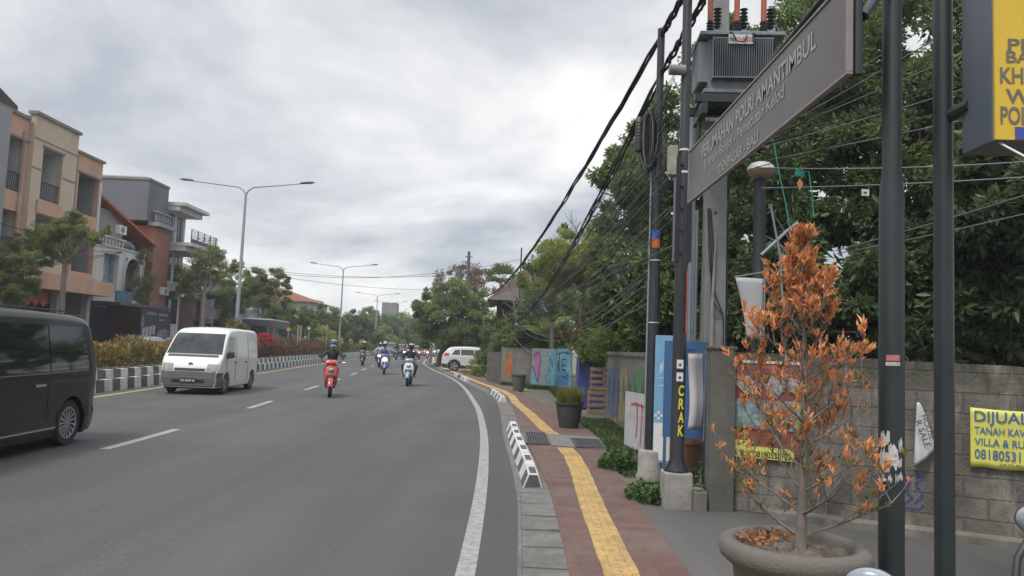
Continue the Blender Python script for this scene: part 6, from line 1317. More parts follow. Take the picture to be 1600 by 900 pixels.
# ---- black minivan, passing close on the left
def minivan():
    prof = [(-2.36,.45),(-2.37,.8),(-2.34,1.1),(-2.27,1.5),(-2.14,1.78),(-1.95,1.865),(-.6,1.90),(.6,1.88),(1.0,1.80),(1.62,1.30),(1.90,1.08),(2.25,.98),(2.36,.78),(2.37,.45)]
    pm = mat('minivan_black', (.008,.011,.012), .3, .05, 2, coat=.35, spec=.3)
    c = Car('minivan', 'black minivan with dark tinted windows and multi spoke wheels at the left edge', 'minivan', (-7.05, 9.36, 0), heading(11)+R(1.0), prof, 1.74, 1.9, 1.05, (-1.62,1.38), .325, tum=.13, pm=pm, rc=.11, low=.17)
    for sd in (1, -1):
        bz = lambda x: 1.07+.03*(-x)/2.3; tz = lambda x: c.up(x)-.16
        c.side('rear_side_window', -2.02, -.98, bz, lambda x: min(1.70, c.up(x)-.15), M_GL, sd, s0=.13)
        c.side('sliding_door_window', -.955, .28, bz, lambda x: min(1.71, c.up(x)-.15), M_GL, sd)
        c.side('front_door_window', .31, 1.30, bz, lambda x: min(1.70, c.up(x)-.14), M_GL, sd, s1=.45)
        c.gap(sd, [(x, 1.045+.03*(-x)/2.3) for x in np.linspace(-2.0,1.4,14)], .009, M_CHROME, 'belt_chrome')
        c.gap(sd, [(x, .30) for x in np.linspace(-1.2,.95,10)], .017, M_CHROME, 'sill_chrome')
        c.gap(sd, [(x, .80+.02*x) for x in np.linspace(-2.25,-1.25,8)], .007, M_TRIMB, 'slide_rail')
        c.gap(sd, [(-.96,1.02),(-.97,.7),(-1.02,.42)]); c.gap(sd, [(.30,1.02),(.30,.6),(.32,.27)]); c.gap(sd, [(-2.20,1.7),(-2.24,1.3),(-2.23,.9),(-2.05,.75)])
        for x in (-.80, .42):
            g = MB(); y = sd*(c.hw(x+.1,.90)); g.box((x+.1, y+sd*.03, .90), (.24,.02,.035)); g.box((x, y+sd*.015, .90), (.03,.03,.03)); g.box((x+.2, y+sd*.015, .90), (.03,.03,.03)); g.build('door_handle', M_CHROME, c.root, bevel=.006)
            g = MB(); g.lathe([(.045,0),(.04,.004)], n=14, M=Matrix.Translation((x+.1, y+sd*.001, .89)) @ Matrix.Rotation(-sd*PI/2,4,'X') @ Matrix.Diagonal((1.7,.7,1,1))); g.build('handle_cup', M_TRIMB, c.root)
        c.side('tail_lamp', -2.345, -2.30, 1.05, 1.45, M_TL, sd, off=.004)
    c.end('windscreen', 1.12, 1.78, -.9, .9, M_GLL); c.end('rear_window', 1.2, 1.7, -.85, .85, M_GL, False); c.end('headlamp', .72, .92, .55, .98, M_HL); c.end('headlamp', .72, .92, -.98, -.55, M_HL); c.end('grille', .5, .85, -.5, .5, M_TRIMB)
    c.plate(.55); c.plate(.75, False); c.mirror(1.35, 1.12, pm)
    g = MB(); g.box((-2.14, 0, 1.865), (.22, 1.3, .03)); g.build('roof_spoiler', pm, c.root, bevel=.01)
    for s in (1,-1): g = MB(); g.tube([(-1.7,s*.62,1.925),(.5,s*.64,1.93)], .012, 6); g.build('roof_rail', M_TRIMB, c.root)
    c.wh(15, rr_=.70, w_=.205); return c
minivan()
# ---- white cab-over van
def white_van():
    prof = [(-2.02,.45),(-2.04,.9),(-2.03,1.5),(-1.93,1.83),(-1.6,1.89),(.4,1.90),(.95,1.84),(1.25,1.66),(1.68,1.14),(1.85,.98),(1.98,.72),(2.02,.5),(2.02,.3)]
    pm = paint('van_white', (.60,.61,.60), .35, .5)
    c = Car('van', 'white delivery van with a grey front bumper driving towards the camera', 'van', (-9.05, 23.3, 0), heading(23)+R(-2), prof, 1.665, 1.9, 1.0, (-1.32,1.30), .29, tum=.10, pm=pm, rc=.10, low=.2, fl=.35, af=.10)
    for sd in (1, -1):
        c.side('front_door_window', .62, 1.36, 1.05, lambda x: min(1.66, c.up(x)-.13), M_GL, sd, s1=.22)
        c.side('pressed_side_panel', -1.85, -.78, 1.04, 1.62, pm, sd, off=.006); c.side('pressed_side_panel', -.68, .42, 1.04, 1.62, pm, sd, off=.006)
        c.gap(sd, [(.52,1.7),(.52,1.0),(.52,.3)], .006); c.gap(sd, [(-.72,1.68),(-.72,1.0),(-.72,.34)], .006); c.gap(sd, [(1.42,1.1),(1.42,.8),(1.25,.62)], .006)
        c.gap(sd, [(x, .98) for x in np.linspace(-1.85,.4,8)], .01, pm, 'rub_line')
        g = MB(); y = sd*c.hw(-.5,.88); g.box((-.5,y+sd*.012,.90), (.16,.02,.03)); g.box((.62,y+sd*.012,.90), (.16,.02,.03)); g.build('door_handle', M_TRIMB, c.root)
        c.side('tail_lamp', -2.02, -1.95, .9, 1.5, M_TL, sd, off=.006)
    c.end('windscreen', 1.13, 1.72, -.94, .94, M_GLL, g0=-.9, g1=.9); w_ = c.end('wiper_cowl', 1.05, 1.11, -.85, .85, M_TRIMB)
    g = MB(); x = c.fx(1.2); g.tube([(x+.03,-.1,1.14),(c.fx(1.22)+.03,.55,1.20)], .012, 5); g.tube([(x+.03,-.75,1.14),(c.fx(1.2)+.03,-.15,1.17)], .012, 5); g.build('wiper', M_TRIMB, c.root)
    c.end('headlamp', .66, .86, .60, .99, M_HL); c.end('headlamp', .66, .86, -.99, -.60, M_HL); c.end('grille', .66, .73, -.56, .56, M_TRIMB)
    bump = mat('bumper_grey', (.085,.088,.095), .6, .1, 4); c.end('bumper', .30, .63, -1, 1, bump, off=.05); c.end('air_intake', .33, .42, -.6, .6, M_UND, off=.056)
    for sd in (1,-1): c.side('bumper_side', 1.66, 2.0, .22, .62, bump, sd, off=.012)
    g = MB(); g.box((2.04,0,.37), (.07,1.36,.28)); g.build('bumper', bump, c.root, bevel=.03)
    g = MB(); x = c.fx(.84); g.lathe([(.07,0),(.06,.01)], n=16, M=Matrix.Translation((x+.015,0,.84)) @ Matrix.Rotation(PI/2,4,'Y')); g.build('badge', M_CHROME, c.root)
    x = 2.085; g = MB(); g.box((x,0,.40), (.012,.44,.13)); o = g.build('number_plate', M_PLATE, c.root); text('DK 8543 BI', .38, .065, M_WHITE, frame((x+.008,0,.40),(0,1,0),(0,0,1)), o, .01, ext=.001)
    c.mirror(1.38, 1.12, M_TRIMB, .16); c.wh(5, mat('steel_rim', (.16,.16,.165), .6), .165, .60)
    g = MB(); g.lathe([(.0,.25),(.11,.24),(.13,.12),(.11,.0)], (.95,-.36,1.15), 14); g.lathe([(.1,0),(.2,.02),(.23,-.25)], (.95,-.36,1.1), 14); g.build('driver', mat('dummy_dark', (.05,.05,.05)), c.root)
    bpy.data.objects.remove([o for o in c.root.children if o.name.startswith('driver')][0])
    return c
white_van()
# ---- white crossover parked across the pavement, rear to the left
def crossover():
    prof = [(-2.18,.48),(-2.20,.8),(-2.12,1.1),(-1.80,1.48),(-1.55,1.60),(-.5,1.655),(.3,1.63),(.75,1.5),(1.25,1.08),(1.9,.98),(2.15,.75),(2.2,.45)]
    pm = paint('crossover_white', (.60,.60,.60), .3, .7)
    sc_ = (-2.05+.2, 51.6); c = Car('parked_car', 'white crossover standing in the side entrance with its rear to the road', 'car', (-2.35, 51.3, .0), R(4), prof, 1.82, 1.66, 1.02, (-1.34,1.32), .36, tum=.22, pm=pm, rc=.12, low=.26, rl=.6, ar=.12)
    for sd in (-1, 1):
        c.side('rear_quarter_window', -1.55, -.98, 1.10, lambda x: min(1.43, c.up(x)-.17), M_GL, sd, s0=.25); c.side('rear_door_window', -.92, -.05, 1.09, 1.46, M_GL, sd); c.side('front_door_window', 0, .95, 1.08, lambda x: min(1.46, c.up(x)-.13), M_GL, sd, s1=.35)
        c.side('tail_lamp', -2.1, -1.72, 1.02, 1.2, M_TL, sd, off=.01, s0=.12, s1=-.06); c.side('sill_trim', -.95, .93, .27, .42, M_TRIMB, sd, off=.01); c.side('bumper_trim', -2.16, -1.78, .28, .5, M_TRIMB, sd, off=.014)
        g = MB(); pts = [(x_, sd*(c.hw(x_, .6)+.012), .36+math.sqrt(max(0, .43**2-(x_+1.34)**2))) for x_ in np.linspace(-1.34-.42, -1.34+.42, 15)]; g.tube(pts, .028, 6); g.build('wheel_arch_trim', M_TRIMB, c.root, smooth=60)
        c.gap(sd, [(-.95,1.45),(-.95,.8),(-.98,.5)]); c.gap(sd, [(-.02,1.45),(-.02,.45)])
        g = MB(); y = sd*c.hw(-.7,.95); g.box((-.75,y+sd*.015,.93), (.18,.03,.03)); g.build('door_handle', pm, c.root)
    c.end('rear_window', 1.13, 1.5, -.8, .8, M_GL, False); c.end('windscreen', 1.14, 1.5, -.85, .85, M_GLL); c.end('headlamp', .75, .9, .5, .95, M_HL); c.end('headlamp', .75, .9, -.95, -.5, M_HL); c.plate(.8, False); c.mirror(.85, 1.08, pm); c.wh(5, rr_=.68, w_=.22); return c
crossover()
# ---- cars far down the road
def far_car(label, px, Y, kind, col, x=None, yaw=None, away=False):
    xx = x if x is not None else P(px, 550, Y)[0]
    if kind == 'suv': prof = [(-2.25,.45),(-2.27,.9),(-2.15,1.35),(-1.95,1.72),(-1.2,1.80),(.2,1.78),(.55,1.70),(1.05,1.14),(1.9,1.04),(2.25,.85),(2.3,.45)]; W_, H_ = 1.82, 1.8
    elif kind == 'hatch': prof = [(-1.8,.45),(-1.82,.85),(-1.65,1.2),(-1.3,1.46),(-.4,1.52),(.2,1.48),(.5,1.38),(1.0,.98),(1.65,.86),(1.85,.65),(1.88,.4)]; W_, H_ = 1.68, 1.52
    else: prof = [(-2.1,.45),(-2.12,.9),(-2.0,1.3),(-1.75,1.62),(-1.1,1.69),(.1,1.68),(.5,1.58),(1.1,1.06),(1.8,.95),(2.1,.7),(2.13,.42)]; W_, H_ = 1.7, 1.69
    pm = paint('paint_'+kind, col)
    rz = heading(Y) if yaw is None else yaw
    c = Car('car', label, 'car', (xx, Y, 0), rz, prof, W_, H_, 1.0 if H_ > 1.55 else .92, (-1.3,1.35), .31, tum=.2, pm=pm, low=.22)
    zb = c.zb+.06
    for sd in (1, -1):
        c.side('side_window', -1.5, -.2, zb, H_-.28, M_GL, sd, s0=.2, nx=8, nz=3); c.side('side_window', -.12, .9, zb, lambda x: min(H_-.28, c.up(x)-.1), M_GL, sd, s1=.35, nx=8, nz=3)
        c.end('headlamp', c.zb-.34, c.zb-.16, .5*sd, .97*sd, M_HL, nz=3, ny=4); c.end('tail_lamp', c.zb-.15, c.zb+.15, .72*sd, .97*sd, M_TL, False, nz=3, ny=4)
    c.end('windscreen', c.zb+.12, H_-.15, -.88, .88, M_GLL, nz=4, ny=6); c.end('rear_window', c.zb+.12, H_-.2, -.8, .8, M_GL, False, nz=4, ny=6); c.end('grille', c.zb-.34, c.zb-.18, -.42, .42, M_TRIMB, nz=3, ny=4); c.end('lower_intake', .3, .46, -.6, .6, M_TRIMB, nz=3, ny=4)
    c.plate(.5); c.mirror(.75, c.zb+.1, pm); c.wh(5); return c
far_car('dark blue grey sport utility car leading the far traffic', 608, 98, 'suv', (.035,.045,.065)); far_car('silver grey car just right of the dark blue grey one', 629, 112, 'mpv', (.18,.19,.21))
far_car('pale small car half hidden between the far motorbikes', 648, 118, 'hatch', (.33,.33,.33)); far_car('light grey car at the right side of the far traffic', 667, 120, 'mpv', (.26,.28,.31), x=P(668,550,118)[0])
far_car('dark van farthest back at the bend, above the other traffic', 612, 150, 'suv', (.03,.03,.035)); far_car('silver car farthest right at the bend beside the pavement', 681, 130, 'hatch', (.3,.3,.3), x=P(679,550,130)[0])
# opposite carriageway: red bus, parked cars
oy = lambda y, d=-3.5: ipl(y, MEDK)-2.15+d
far_car('dark blue car parked by the left pavement behind the croton hedge', 0, 47, 'hatch', (.05,.07,.12), x=P(232,530,45)[0], yaw=R(92)); far_car('silver car on the opposite carriageway behind the croton hedge', 0, 40, 'hatch', (.25,.27,.3), x=P(215,530,39)[0], yaw=R(92))
def bus():
    q = P(385, 540, 47); t = thing('bus', 'dark bus with red flame decoration on the opposite carriageway behind the white van', 'bus', (-19.9, 62, 0), R(95))
    g = MB(); g.b2((-3.6,-1.15,.35),(3.6,1.15,3.1)); g.build('body', mat('bus_dark', (.03,.028,.034), .5, .2, 2), t, bevel=.12, smooth=40)
    g = MB(); g.b2((-3.614,-1.0,1.5),(-3.604,1.0,2.6)); g.build('rear_window', M_GL, t)
    g = MB(); g.b2((-3.3,-1.165,1.5),(3.3,-1.152,2.5)); g.build('side_window', M_GL, t); g = MB(); g.b2((-3.3,1.152,1.5),(3.3,1.165,2.5)); g.build('side_window', M_GL, t)
    g = MB(); g.prism([(-1.0,.5),(1.0,.5),(1.0,1.0),(.8,1.4),(.7,2.0),(.6,1.3),(.3,1.0),(.1,1.35),(-.2,.95),(-.5,1.3),(-.8,1.9),(-.9,1.2)], 0, .01, frame((-3.616,0,0),(0,-1,0),(0,0,1))); g.prism([(-3.4,.6),(2,.6),(1,1.1),(0,.9),(-1,1.3),(-2,1.0),(-3.2,2.6)], 0, .01, frame((0,-1.17,0),(1,0,0),(0,0,1))); g.build('flame_decoration', mat('flame_red', (.42,.05,.045), .4), t)
    g = MB(); g.b2((-3.5,-1.1,3.09),(3.5,1.1,3.17)); g.build('roof', M_WHITE, t, bevel=.03)
    for s in (-1, 1): g = MB(); g.b2((-3.625,s*.95-.07,.8),(-3.61,s*.95+.07,1.2)); g.build('tail_lamp', M_TL, t)
    for x in (-2.3, 2.3): [wheel(t, x, s*1.0, .46, .26, s) for s in (-1, 1)]
bus()
# ================================================================ scooters and riders
M_SKIN = mat('skin', (.24,.13,.085), .6, .06, 10); M_SEAT = mat('seat_black', (.02,.02,.022), .6); M_ENG = mat('engine_grey', (.07,.07,.075), .5, .2, 10, metal=.3)
M_LIT = mat('lit_headlamp', (1,.93,.8), .3, 0, 1, emit=5); M_LITO = mat('lit_headlamp_warm', (1,.55,.25), .3, 0, 1, emit=4)
def scooter(label, loc, rz, col, col2=None, lamp=M_HL, lean=0, group='scooters in the oncoming traffic', mirrors=True, name='scooter'):
    t = thing(name, label, 'scooter', loc, rz, group, rot=(lean, 0, rz)); pm = paint('scooter_paint', col, .25); p2_ = paint('scooter_paint2', col2, .3) if col2 else pm
    for x in (.62, -.62):
        w_ = thing('x', '', '', (x, 0, .27)); w_.name = 'front_wheel' if x > 0 else 'rear_wheel'; del w_['label']; del w_['category']; w_.parent = t
        g = MB(); rot = Matrix.Rotation(PI/2, 4, 'X'); g.lathe([(.19,-.04),(.25,-.05),(.27,-.02),(.27,.02),(.25,.05),(.19,.04)], n=28, M=rot, cap=False); g.build('tyre', M_TYRE, w_, smooth=50)
        g = MB(); g.lathe([(.195,-.03),(.18,-.02),(.18,.02),(.195,.03)], n=24, M=rot, cap=False); g.lathe([(.04,-.06),(.04,.06)], n=12, M=rot)
        for k in range(5): a = 2*PI*k/5; g.tube([(.03*math.cos(a),0,.03*math.sin(a)),(.185*math.cos(a),0,.185*math.sin(a))], .014, 5)
        g.build('rim', M_RIM, w_, smooth=50)
    g = MB(); pts = [(.62+.31*math.cos(a), .27+.31*math.sin(a)) for a in np.linspace(R(10), R(165), 9)]
    V = []
    for (x, z) in pts: V.append([(x,-.075,z-.03),(x,-.06,z+.005),(x,0,z+.02),(x,.06,z+.005),(x,.075,z-.03)])
    g.grid(V); o = g.build('front_fender', p2_, t, smooth=60)
    g = MB(); [g.tube([(.62,s*.065,.27),(.50,s*.06,.62)], .02, 6) for s in (-1,1)]; g.build('front_fork', M_ENG, t)
    g = MB(); g.loft([(.50,.38,.10,.04,0),(.52,.45,.17,.07,0),(.50,.58,.20,.09,0),(.46,.75,.205,.085,0),(.42,.88,.17,.075,0),(.40,.96,.11,.06,0)], 18); g.build('front_fairing', pm, t, smooth=60)
    g = MB(); g.loft([(.585,.56,.12,.02,0),(.575,.62,.15,.025,0),(.565,.66,.13,.02,0)], 14); g.build('grille', M_TRIMB, t, smooth=60)
    g = MB(); g.loft([(.40,.93,.10,.07,0),(.41,.98,.19,.09,0),(.40,1.04,.20,.09,0),(.37,1.10,.12,.06,0)], 18); g.build('handlebar_cover', p2_, t, smooth=60)
    g = MB(); g.lathe([(.085,0),(.08,.03),(.05,.055),(.0,.06)], n=20, M=Matrix.Translation((.535,0,.80)) @ Matrix.Rotation(R(80),4,'Y') @ Matrix.Diagonal((.75,1.1,1,1))); g.build('headlight', lamp, t, smooth=60)
    for s in (-1, 1):
        g = MB(); g.lathe([(.035,0),(.03,.03),(.0,.035)], n=12, M=Matrix.Translation((.48,s*.15,.99)) @ Matrix.Rotation(R(85),4,'Y')); g.build('indicator', mat('indicator_orange', (.45,.16,.03), .3), t, smooth=60)
    g = MB(); [g.tube([(.37,s*.14,1.03),(.32,s*.30,1.05),(.28,s*.36,1.05)], .016, 8) for s in (-1,1)]; g.build('handlebar', M_TRIMB, t, smooth=60)
    g = MB(); [g.tube([(.38,s*.30,1.04),(.42,s*.40,1.03)], .006, 5) for s in (-1,1)]; g.build('brake_lever', M_RIM, t)
    if mirrors:
        for s in (-1, 1):
            g = MB(); g.tube([(.34,s*.25,1.06),(.34,s*.30,1.15),(.36,s*.34,1.2)], .006, 6)
            g.lathe([(.035,-.008),(.056,-.004),(.058,.006),(.04,.014)], n=20, M=Matrix.Translation((.36,s*.355,1.23)) @ Matrix.Rotation(R(80),4,'Y') @ Matrix.Diagonal((.75,1.1,1,1))); g.build('mirror', M_TRIMB, t, smooth=50)
    g = MB(); g.loft([(.36,.30,.13,.10,0),(.30,.34,.15,.16,0)], 14); g.b2((-.12,-.14,.27),(.42,.14,.335)); g.build('floorboard', M_TRIMB, t, bevel=.01)
    g = MB(); g.loft([(-.25,.36,.13,.22,0),(-.35,.48,.16,.36,.05),(-.40,.62,.15,.42,.10),(-.42,.70,.12,.42,.12)], 20); g.build('rear_body', pm, t, smooth=60)
    g = MB(); g.loft([(-.33,.70,.12,.40,.10),(-.33,.755,.145,.41,.08),(-.34,.79,.10,.36,.06)], 20); g.build('seat', M_SEAT, t, smooth=60)
    g = MB(); g.loft([(-.50,.22,.07,.26,0),(-.48,.34,.08,.26,0)], 12); g.tube([(-.25,-.13,.24),(-.55,-.15,.28),(-.95,-.16,.36)], [.02,.045,.05], 10); g.build('engine', M_ENG, t, smooth=60)
    g = MB(); g.loft([(-.86,.62,.07,.03,0),(-.87,.68,.08,.03,0)], 12); g.build('tail_lamp', M_TL, t, smooth=60)
    g = MB(); g.b2((.615,-.10,.50),(.622,.10,.56)); o = g.build('number_plate', M_PLATE, t)
    return t
SK = {}
def rider_mesh(key, pose):
    if key in SK: return SK[key]
    J = dict(pose); E_ = [('pelvis','belly'),('belly','chest'),('chest','neck0'),('neck0','neck'),('neck','head'),('head','crown')]
    for s in ('l','r'): E_ += [('chest','sh'+s),('sh'+s,'el'+s),('el'+s,'wr'+s),('wr'+s,'ha'+s),('pelvis','hi'+s),('hi'+s,'kn'+s),('kn'+s,'an'+s),('an'+s,'to'+s)]
    names = ['pelvis']+[n for n in J if n != 'pelvis']; idx = {n: i for i, n in enumerate(names)}
    rad = {'pelvis':(.145,.13),'belly':(.135,.115),'chest':(.155,.12),'neck0':(.075,.075),'neck':(.055,.055),'head':(.088,.10),'crown':(.062,.07),'sh':(.072,.07),'el':(.048,.048),'wr':(.032,.03),'ha':(.036,.026),'hi':(.098,.10),'kn':(.068,.068),'an':(.042,.042),'to':(.044,.03)}
    me = bpy.data.meshes.new('body'); me.from_pydata([J[n] for n in names], [(idx[a], idx[b]) for a, b in E_], [])
    ob = link(bpy.data.objects.new('tmp', me)); md_ = ob.modifiers.new('k', 'SKIN'); md_.use_smooth_shade = True; sb_ = ob.modifiers.new('s', 'SUBSURF'); sb_.levels = sb_.render_levels = 2
    for i, n in enumerate(names):
        k = n[:-1] if n[-1] in 'lr' and n[:-1] in rad else n; me.skin_vertices[0].data[i].radius = rad[k]; me.skin_vertices[0].data[i].use_root = (n == 'pelvis')
    dg = bpy.context.evaluated_depsgraph_get(); m2 = bpy.data.meshes.new_from_object(ob.evaluated_get(dg)); bpy.data.objects.remove(ob)
    # fingers: four bent chains and a thumb from each palm, wrapped round the grip
    bm = bmesh.new(); bm.from_mesh(m2); g = MB()
    for s, sg in (('l',1),('r',-1)):
        h = Vector(J['ha'+s]); w_ = Vector(J['wr'+s]); d = (h-w_).normalized(); up = Vector((0,0,1)); sd = d.cross(up).normalized()
        for k in range(4):
            b = h+sd*(.024-.016*k); L = (.030,.034,.032,.026)[k]
            g.tube([b, b+d*L+up*.008, b+d*(L*1.5)-up*.02, b+d*L-up*.045, b+d*L*.3-up*.05], [.0095,.009,.0085,.008,.006], 6)
        b = h-sd*.02*0+up*-.01; g.tube([w_.lerp(h,.6)+sd*.026*(-sg), b+sd*(-sg)*.045-up*.01+d*.015, b+sd*(-sg)*.035-up*.035+d*.03], [.012,.0105,.008], 6)
    # nose and brow give the head a face
    hd = Vector(J['head']); g.loft([(hd.x+.085, hd.z-.03, .014,.016,0),(hd.x+.085, hd.z-.015, .018,.026,0),(hd.x+.08, hd.z+.02, .010,.012,0)], 8)
    n0 = len(m2.vertices); gm = bpy.data.meshes.new('g'); gm.from_pydata(g.v, [], g.f); bm.from_mesh(gm); bm.to_mesh(m2); bm.free()
    SK[key] = (m2, J); return SK[key]
def POSE(dx=0, dz=0, knee=.19):
    p = {'pelvis':(-.30,0,.86),'belly':(-.29,0,1.0),'chest':(-.24,0,1.22),'neck0':(-.21,0,1.38),'neck':(-.19,0,1.45),'head':(-.165,0,1.555),'crown':(-.17,0,1.64)}
    for s, k in (('l',1),('r',-1)):
        p['sh'+s] = (-.21,k*.185,1.34); p['el'+s] = (-.02,k*.30,1.12); p['wr'+s] = (.21,k*.325,1.07); p['ha'+s] = (.275,k*.325,1.075)
        p['hi'+s] = (-.26,k*.10,.86); p['kn'+s] = (.17,k*knee,.80); p['an'+s] = (.17,k*.14,.40); p['to'+s] = (.30,k*.15,.365)
    if dx: p = {n: (v[0]+dx, v[1], v[2]+dz) for n, v in p.items()}
    return p
NR = 0
def rider(label, sc_, jacket, trousers, helmet, mask=None, visor=True, pill=False, gloves=None, shoe=(.03,.03,.03)):
    global NR; NR += 1; var = NR % 4; key = 'pill' if pill else 'ride%d' % var
    if pill:
        ps = POSE(-.36, .06)
        for s, k in (('l',1),('r',-1)): ps['ha'+s] = (-.34,k*.16,1.0); ps['wr'+s] = (-.40,k*.19,1.01); ps['el'+s] = (-.52,k*.27,1.12); ps['an'+s] = (-.22,k*.2,.45); ps['to'+s] = (-.10,k*.21,.42); ps['kn'+s] = (-.12,k*.24,.84)
    else:
        ps = POSE(knee=(.19,.17,.29,.23)[var]); lean_, tilt_ = (0,.0,-.03,.04)[var], (0,.02,.0,-.03)[var]
        for n_ in ('chest','neck0','neck','head','crown','shl','shr'): ps[n_] = (ps[n_][0]+lean_, ps[n_][1]+tilt_, ps[n_][2]-abs(lean_)*.4)
        for s, k in (('l',1),('r',-1)):
            e = ps['el'+s]; ps['el'+s] = (e[0]+(0,.02,-.03,.0)[var], e[1]+k*(.0,.03,.07,-.03)[var], e[2]+(0,.03,-.02,-.02)[var])
            if var == 2: a = ps['an'+s]; ps['an'+s] = (a[0], k*.20, a[2]); a = ps['to'+s]; ps['to'+s] = (a[0]-.02, k*.24, a[2])
    base, J = rider_mesh(key, ps); me = base.copy(); me.name = 'body'
    t = thing('person', label, 'person', sc_.location, 0, None, rot=tuple(sc_.rotation_euler))
    o = link(bpy.data.objects.new('body', me)); o.parent = t
    for m in (M_SKIN, mat('jacket', jacket, .85, .12, 14, .2), mat('trousers', trousers, .85, .15, 12, .2), mat('shoe', shoe, .6), mat('glove', gloves, .7) if gloves else M_SKIN): me.materials.append(m)
    cx = [Vector(J['ha'+s]) for s in 'lr']; ft = [Vector(J['to'+s]) for s in 'lr']+[Vector(J['an'+s]) for s in 'lr']; nk = Vector(J['neck0'])
    for p in me.polygons:
        c = p.center; p.use_smooth = True
        if min((c-h).length for h in cx) < .075: p.material_index = 4
        elif min((c-h).length for h in ft) < .075 and c.z < ft[0].z+.07: p.material_index = 3
        elif c.z > nk.z+.025 and abs(c.y) < .12: p.material_index = 0
        elif c.z > J['pelvis'][2]+.02 and not (c.x > J['pelvis'][0]+.13 and abs(c.y) < .25 and c.z < .92): p.material_index = 1
        else: p.material_index = 2
    hd = Vector(J['head'])
    g = MB(); M = Matrix.Translation(hd+Vector((-.015,0,.015)))
    prof = [(.135*math.cos(a), .145*math.sin(a)) for a in np.linspace(R(-28), R(90), 12)]
    n = 28; V = []
    rows = []
    for (r_, z) in prof:
        rows.append([M @ Vector((r_*1.08*math.cos(t_), r_*math.sin(t_)*.95, z+(.0 if abs(math.cos(t_/2)) < .55 else .075*(1 if z < .02 else 0)))) for t_ in np.linspace(0, 2*PI, n+1)])
    g.grid(rows); h = g.build('helmet', paint('helmet_paint', helmet, .25), t, smooth=60)
    sd_ = h.modifiers.new('s','SOLIDIFY'); sd_.thickness = .018; sd_.offset = -1
    if visor:
        g = MB(); g.grid([[M @ Vector((.152*math.cos(a), .134*math.sin(a), z)) for a in np.linspace(R(-62), R(62), 12)] for z in (.075,.03,.0)]); v = g.build('visor', M_GL, h, smooth=60)
    if mask:
        g = MB(); g.grid([[hd+Vector((.006+r_*math.cos(a), r_*.82*math.sin(a), z)) for a in np.linspace(R(-70), R(70), 10)] for r_, z in ((.098,.0),(.125,-.03),(.112,-.065),(.09,-.085))]); g.build('face_mask', mat('mask', mask, .85), t, smooth=60)
    g = MB(); [g.lathe([(.008,-.004),(.009,.0),(.006,.006)], n=8, M=Matrix.Translation(hd+Vector((.088,s*.034,.018))) @ Matrix.Rotation(PI/2,4,'Y')) for s in (-1,1)]; g.build('eyes', M_TRIMB, t)
    return t
def road_pt(px, py): q = G(px, py); return (q[0], q[1]+.35, 0)
def duo(slabel, plabel, px, py, col, col2, lamp, jk, tr, hm, mask, yaw=0, pill=None, gloves=None, visor=True):
    q = road_pt(px, py); s = scooter(slabel, q, heading(q[1])+R(yaw), col, col2, lamp); rider(plabel, s, jk, tr, hm, mask, gloves=gloves, visor=visor)
    if pill: rider(pill[0], s, *pill[1:], pill=True)
    return s
duo('red retro scooter nearest to the camera', 'rider in black jacket with grey helmet and blue face mask on the red scooter', 511, 620, (.40,.03,.035), None, M_HL, (.022,.024,.03), (.03,.035,.05), (.13,.13,.14), (.22,.42,.55), 7, visor=False)
duo('white and light blue scooter right of the lane centre', 'rider in dark jacket with grey helmet on the white and light blue scooter', 637, 603, (.55,.57,.60), (.12,.26,.37), M_HL, (.025,.023,.03), (.02,.02,.02), (.30,.31,.33), (.03,.03,.03), -3)
duo('white and blue scooter with its headlight on, carrying two people', 'rider in blue and white top with blue helmet on the lit white scooter', 598, 585, (.45,.46,.48), (.03,.06,.30), M_LIT, (.12,.15,.26), (.03,.03,.04), (.13,.24,.42), None, 4, ('passenger in pale top with white helmet sitting behind the blue helmeted rider', (.40,.40,.42), (.04,.04,.05), (.55,.55,.55)))
duo('dark scooter close to the median, on its own', 'rider in black with white helmet on the dark scooter near the median', 565, 571, (.03,.035,.05), None, M_HL, (.02,.02,.022), (.02,.02,.02), (.6,.6,.58), None)
duo('second lit scooter just left of the pair on the white and blue scooter', 'rider in white top with pale helmet partly behind the blue helmeted rider', 591, 574, (.06,.06,.07), None, M_LIT, (.42,.42,.42), (.05,.05,.06), (.5,.5,.5), None)
duo('black scooter in front of the dark blue grey car', 'rider in black with black helmet in front of the far dark car', 618, 562, (.02,.02,.02), None, M_HL, (.02,.02,.02), (.02,.02,.02), (.03,.03,.03), None)
duo('scooter with a warm lit headlight ahead of the light grey car', 'rider in dark red top on the scooter with the warm lit headlight', 654, 561, (.20,.03,.02), None, M_LITO, (.10,.03,.03), (.03,.03,.03), (.05,.05,.05), None)
duo('scooter with a white lit headlight left of the warm lit one', 'rider in grey on the scooter with the white lit headlight', 645, 560, (.05,.05,.05), None, M_LIT, (.12,.12,.13), (.03,.03,.03), (.3,.3,.3), None)
duo('small dark scooter between the far dark car and the warm lit scooter', 'rider in brown top between the far cars', 631, 561, (.05,.04,.04), None, M_LIT, (.12,.08,.06), (.04,.04,.04), (.2,.05,.04), None)
duo('faint far scooter ahead of the pale small car', 'rider in black far ahead of the pale small car', 640, 557, (.1,.1,.12), None, M_HL, (.03,.03,.03), (.03,.03,.03), (.1,.1,.1), None)
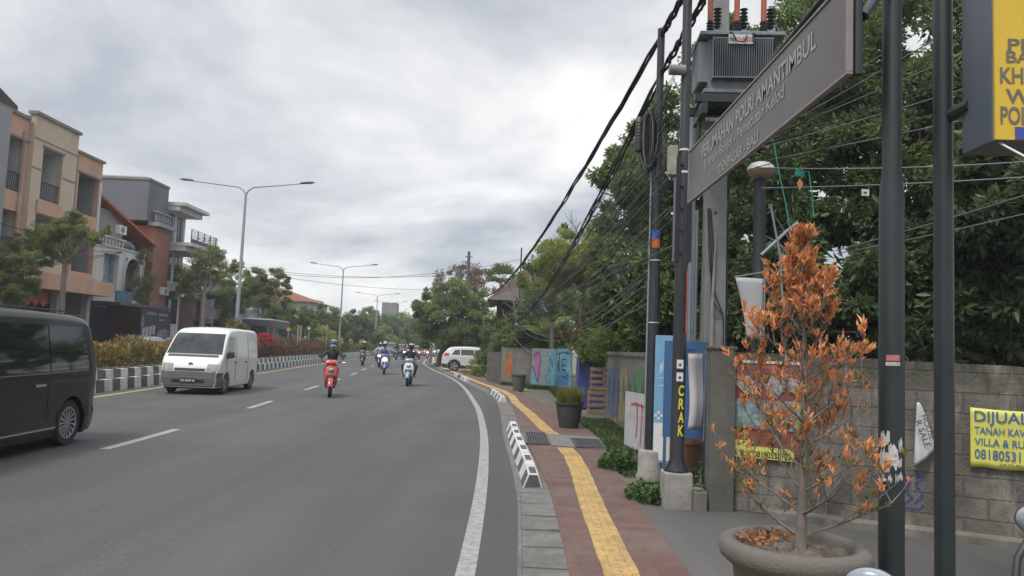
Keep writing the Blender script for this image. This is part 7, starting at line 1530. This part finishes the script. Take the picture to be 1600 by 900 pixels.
duo('far red scooter beside the right hand line', 'rider in dark blue on the far red scooter', 667, 561, (.3,.03,.03), None, M_LIT, (.03,.04,.08), (.03,.03,.04), (.5,.5,.5), None)
duo('last scooter at the right with lit headlight by the pavement corner', 'rider with pale helmet on the last scooter by the pavement corner', 678, 558, (.1,.1,.1), None, M_LIT, (.2,.2,.22), (.05,.05,.05), (.4,.4,.4), None)
# parked scooter at the lower right corner: only its mirrors reach into the picture
PL = Vector((1.40, 1.66, 0)); PR = R(119); PSC = .93
ps_ = scooter('parked scooter at the lower right corner with only its mirrors in view', PL, PR, (.45,.47,.50), (.05,.08,.25), M_HL, group=None, mirrors=False, name='parked_scooter'); ps_.scale = (PSC,)*3
inv = (Matrix.Translation(PL) @ Matrix.Rotation(PR, 4, 'Z') @ Matrix.Scale(PSC, 4)).inverted()
M_MIR = mat('mirror_shell', (.22,.25,.29), .22, .35, 12, coat=.5)
for (c, s) in ((P(1628,814,2.15), -1), (P(1362,918,1.86), 1)):
    c = inv @ Vector(c); d = inv.to_3x3() @ (Vector((0,0,EYE))-Vector(P(1606,818,2.15))).normalized(); q_ = Vector((-.4,-.8,.05)).normalized(); q_ = (inv.to_3x3() @ q_).normalized()
    rot = q_.to_track_quat('Z', 'Y').to_matrix().to_4x4(); M = Matrix.Translation(c) @ rot @ Matrix.Diagonal((1.0,.72,1,1))
    g = MB(); g.lathe([(.0,.016),(.048,.012),(.062,.002),(.066,-.006)], n=28, m=1, M=M); g.lathe([(.066,-.006),(.069,-.012),(.066,-.02),(.03,-.035),(.0,-.036)], n=28, m=0, M=M)
    e = Vector((.33, .22*s*-1 if False else (.24 if c.y > 0 else -.24), 1.08)); g.tube([e, (e+c)/2+Vector((0,0,-.02)), c-Vector((0,0,.055))], .008, 8, 0)
    if s == -1: g.tube([c, inv @ Vector(P(1604,848,2.13)), inv @ Vector(P(1590,872,2.12)), inv @ Vector(P(1586,915,2.1))], .011, 8, 0)
    g.build('mirror', [M_TRIMB, M_MIR], ps_, smooth=50)
haze_box(.0009)
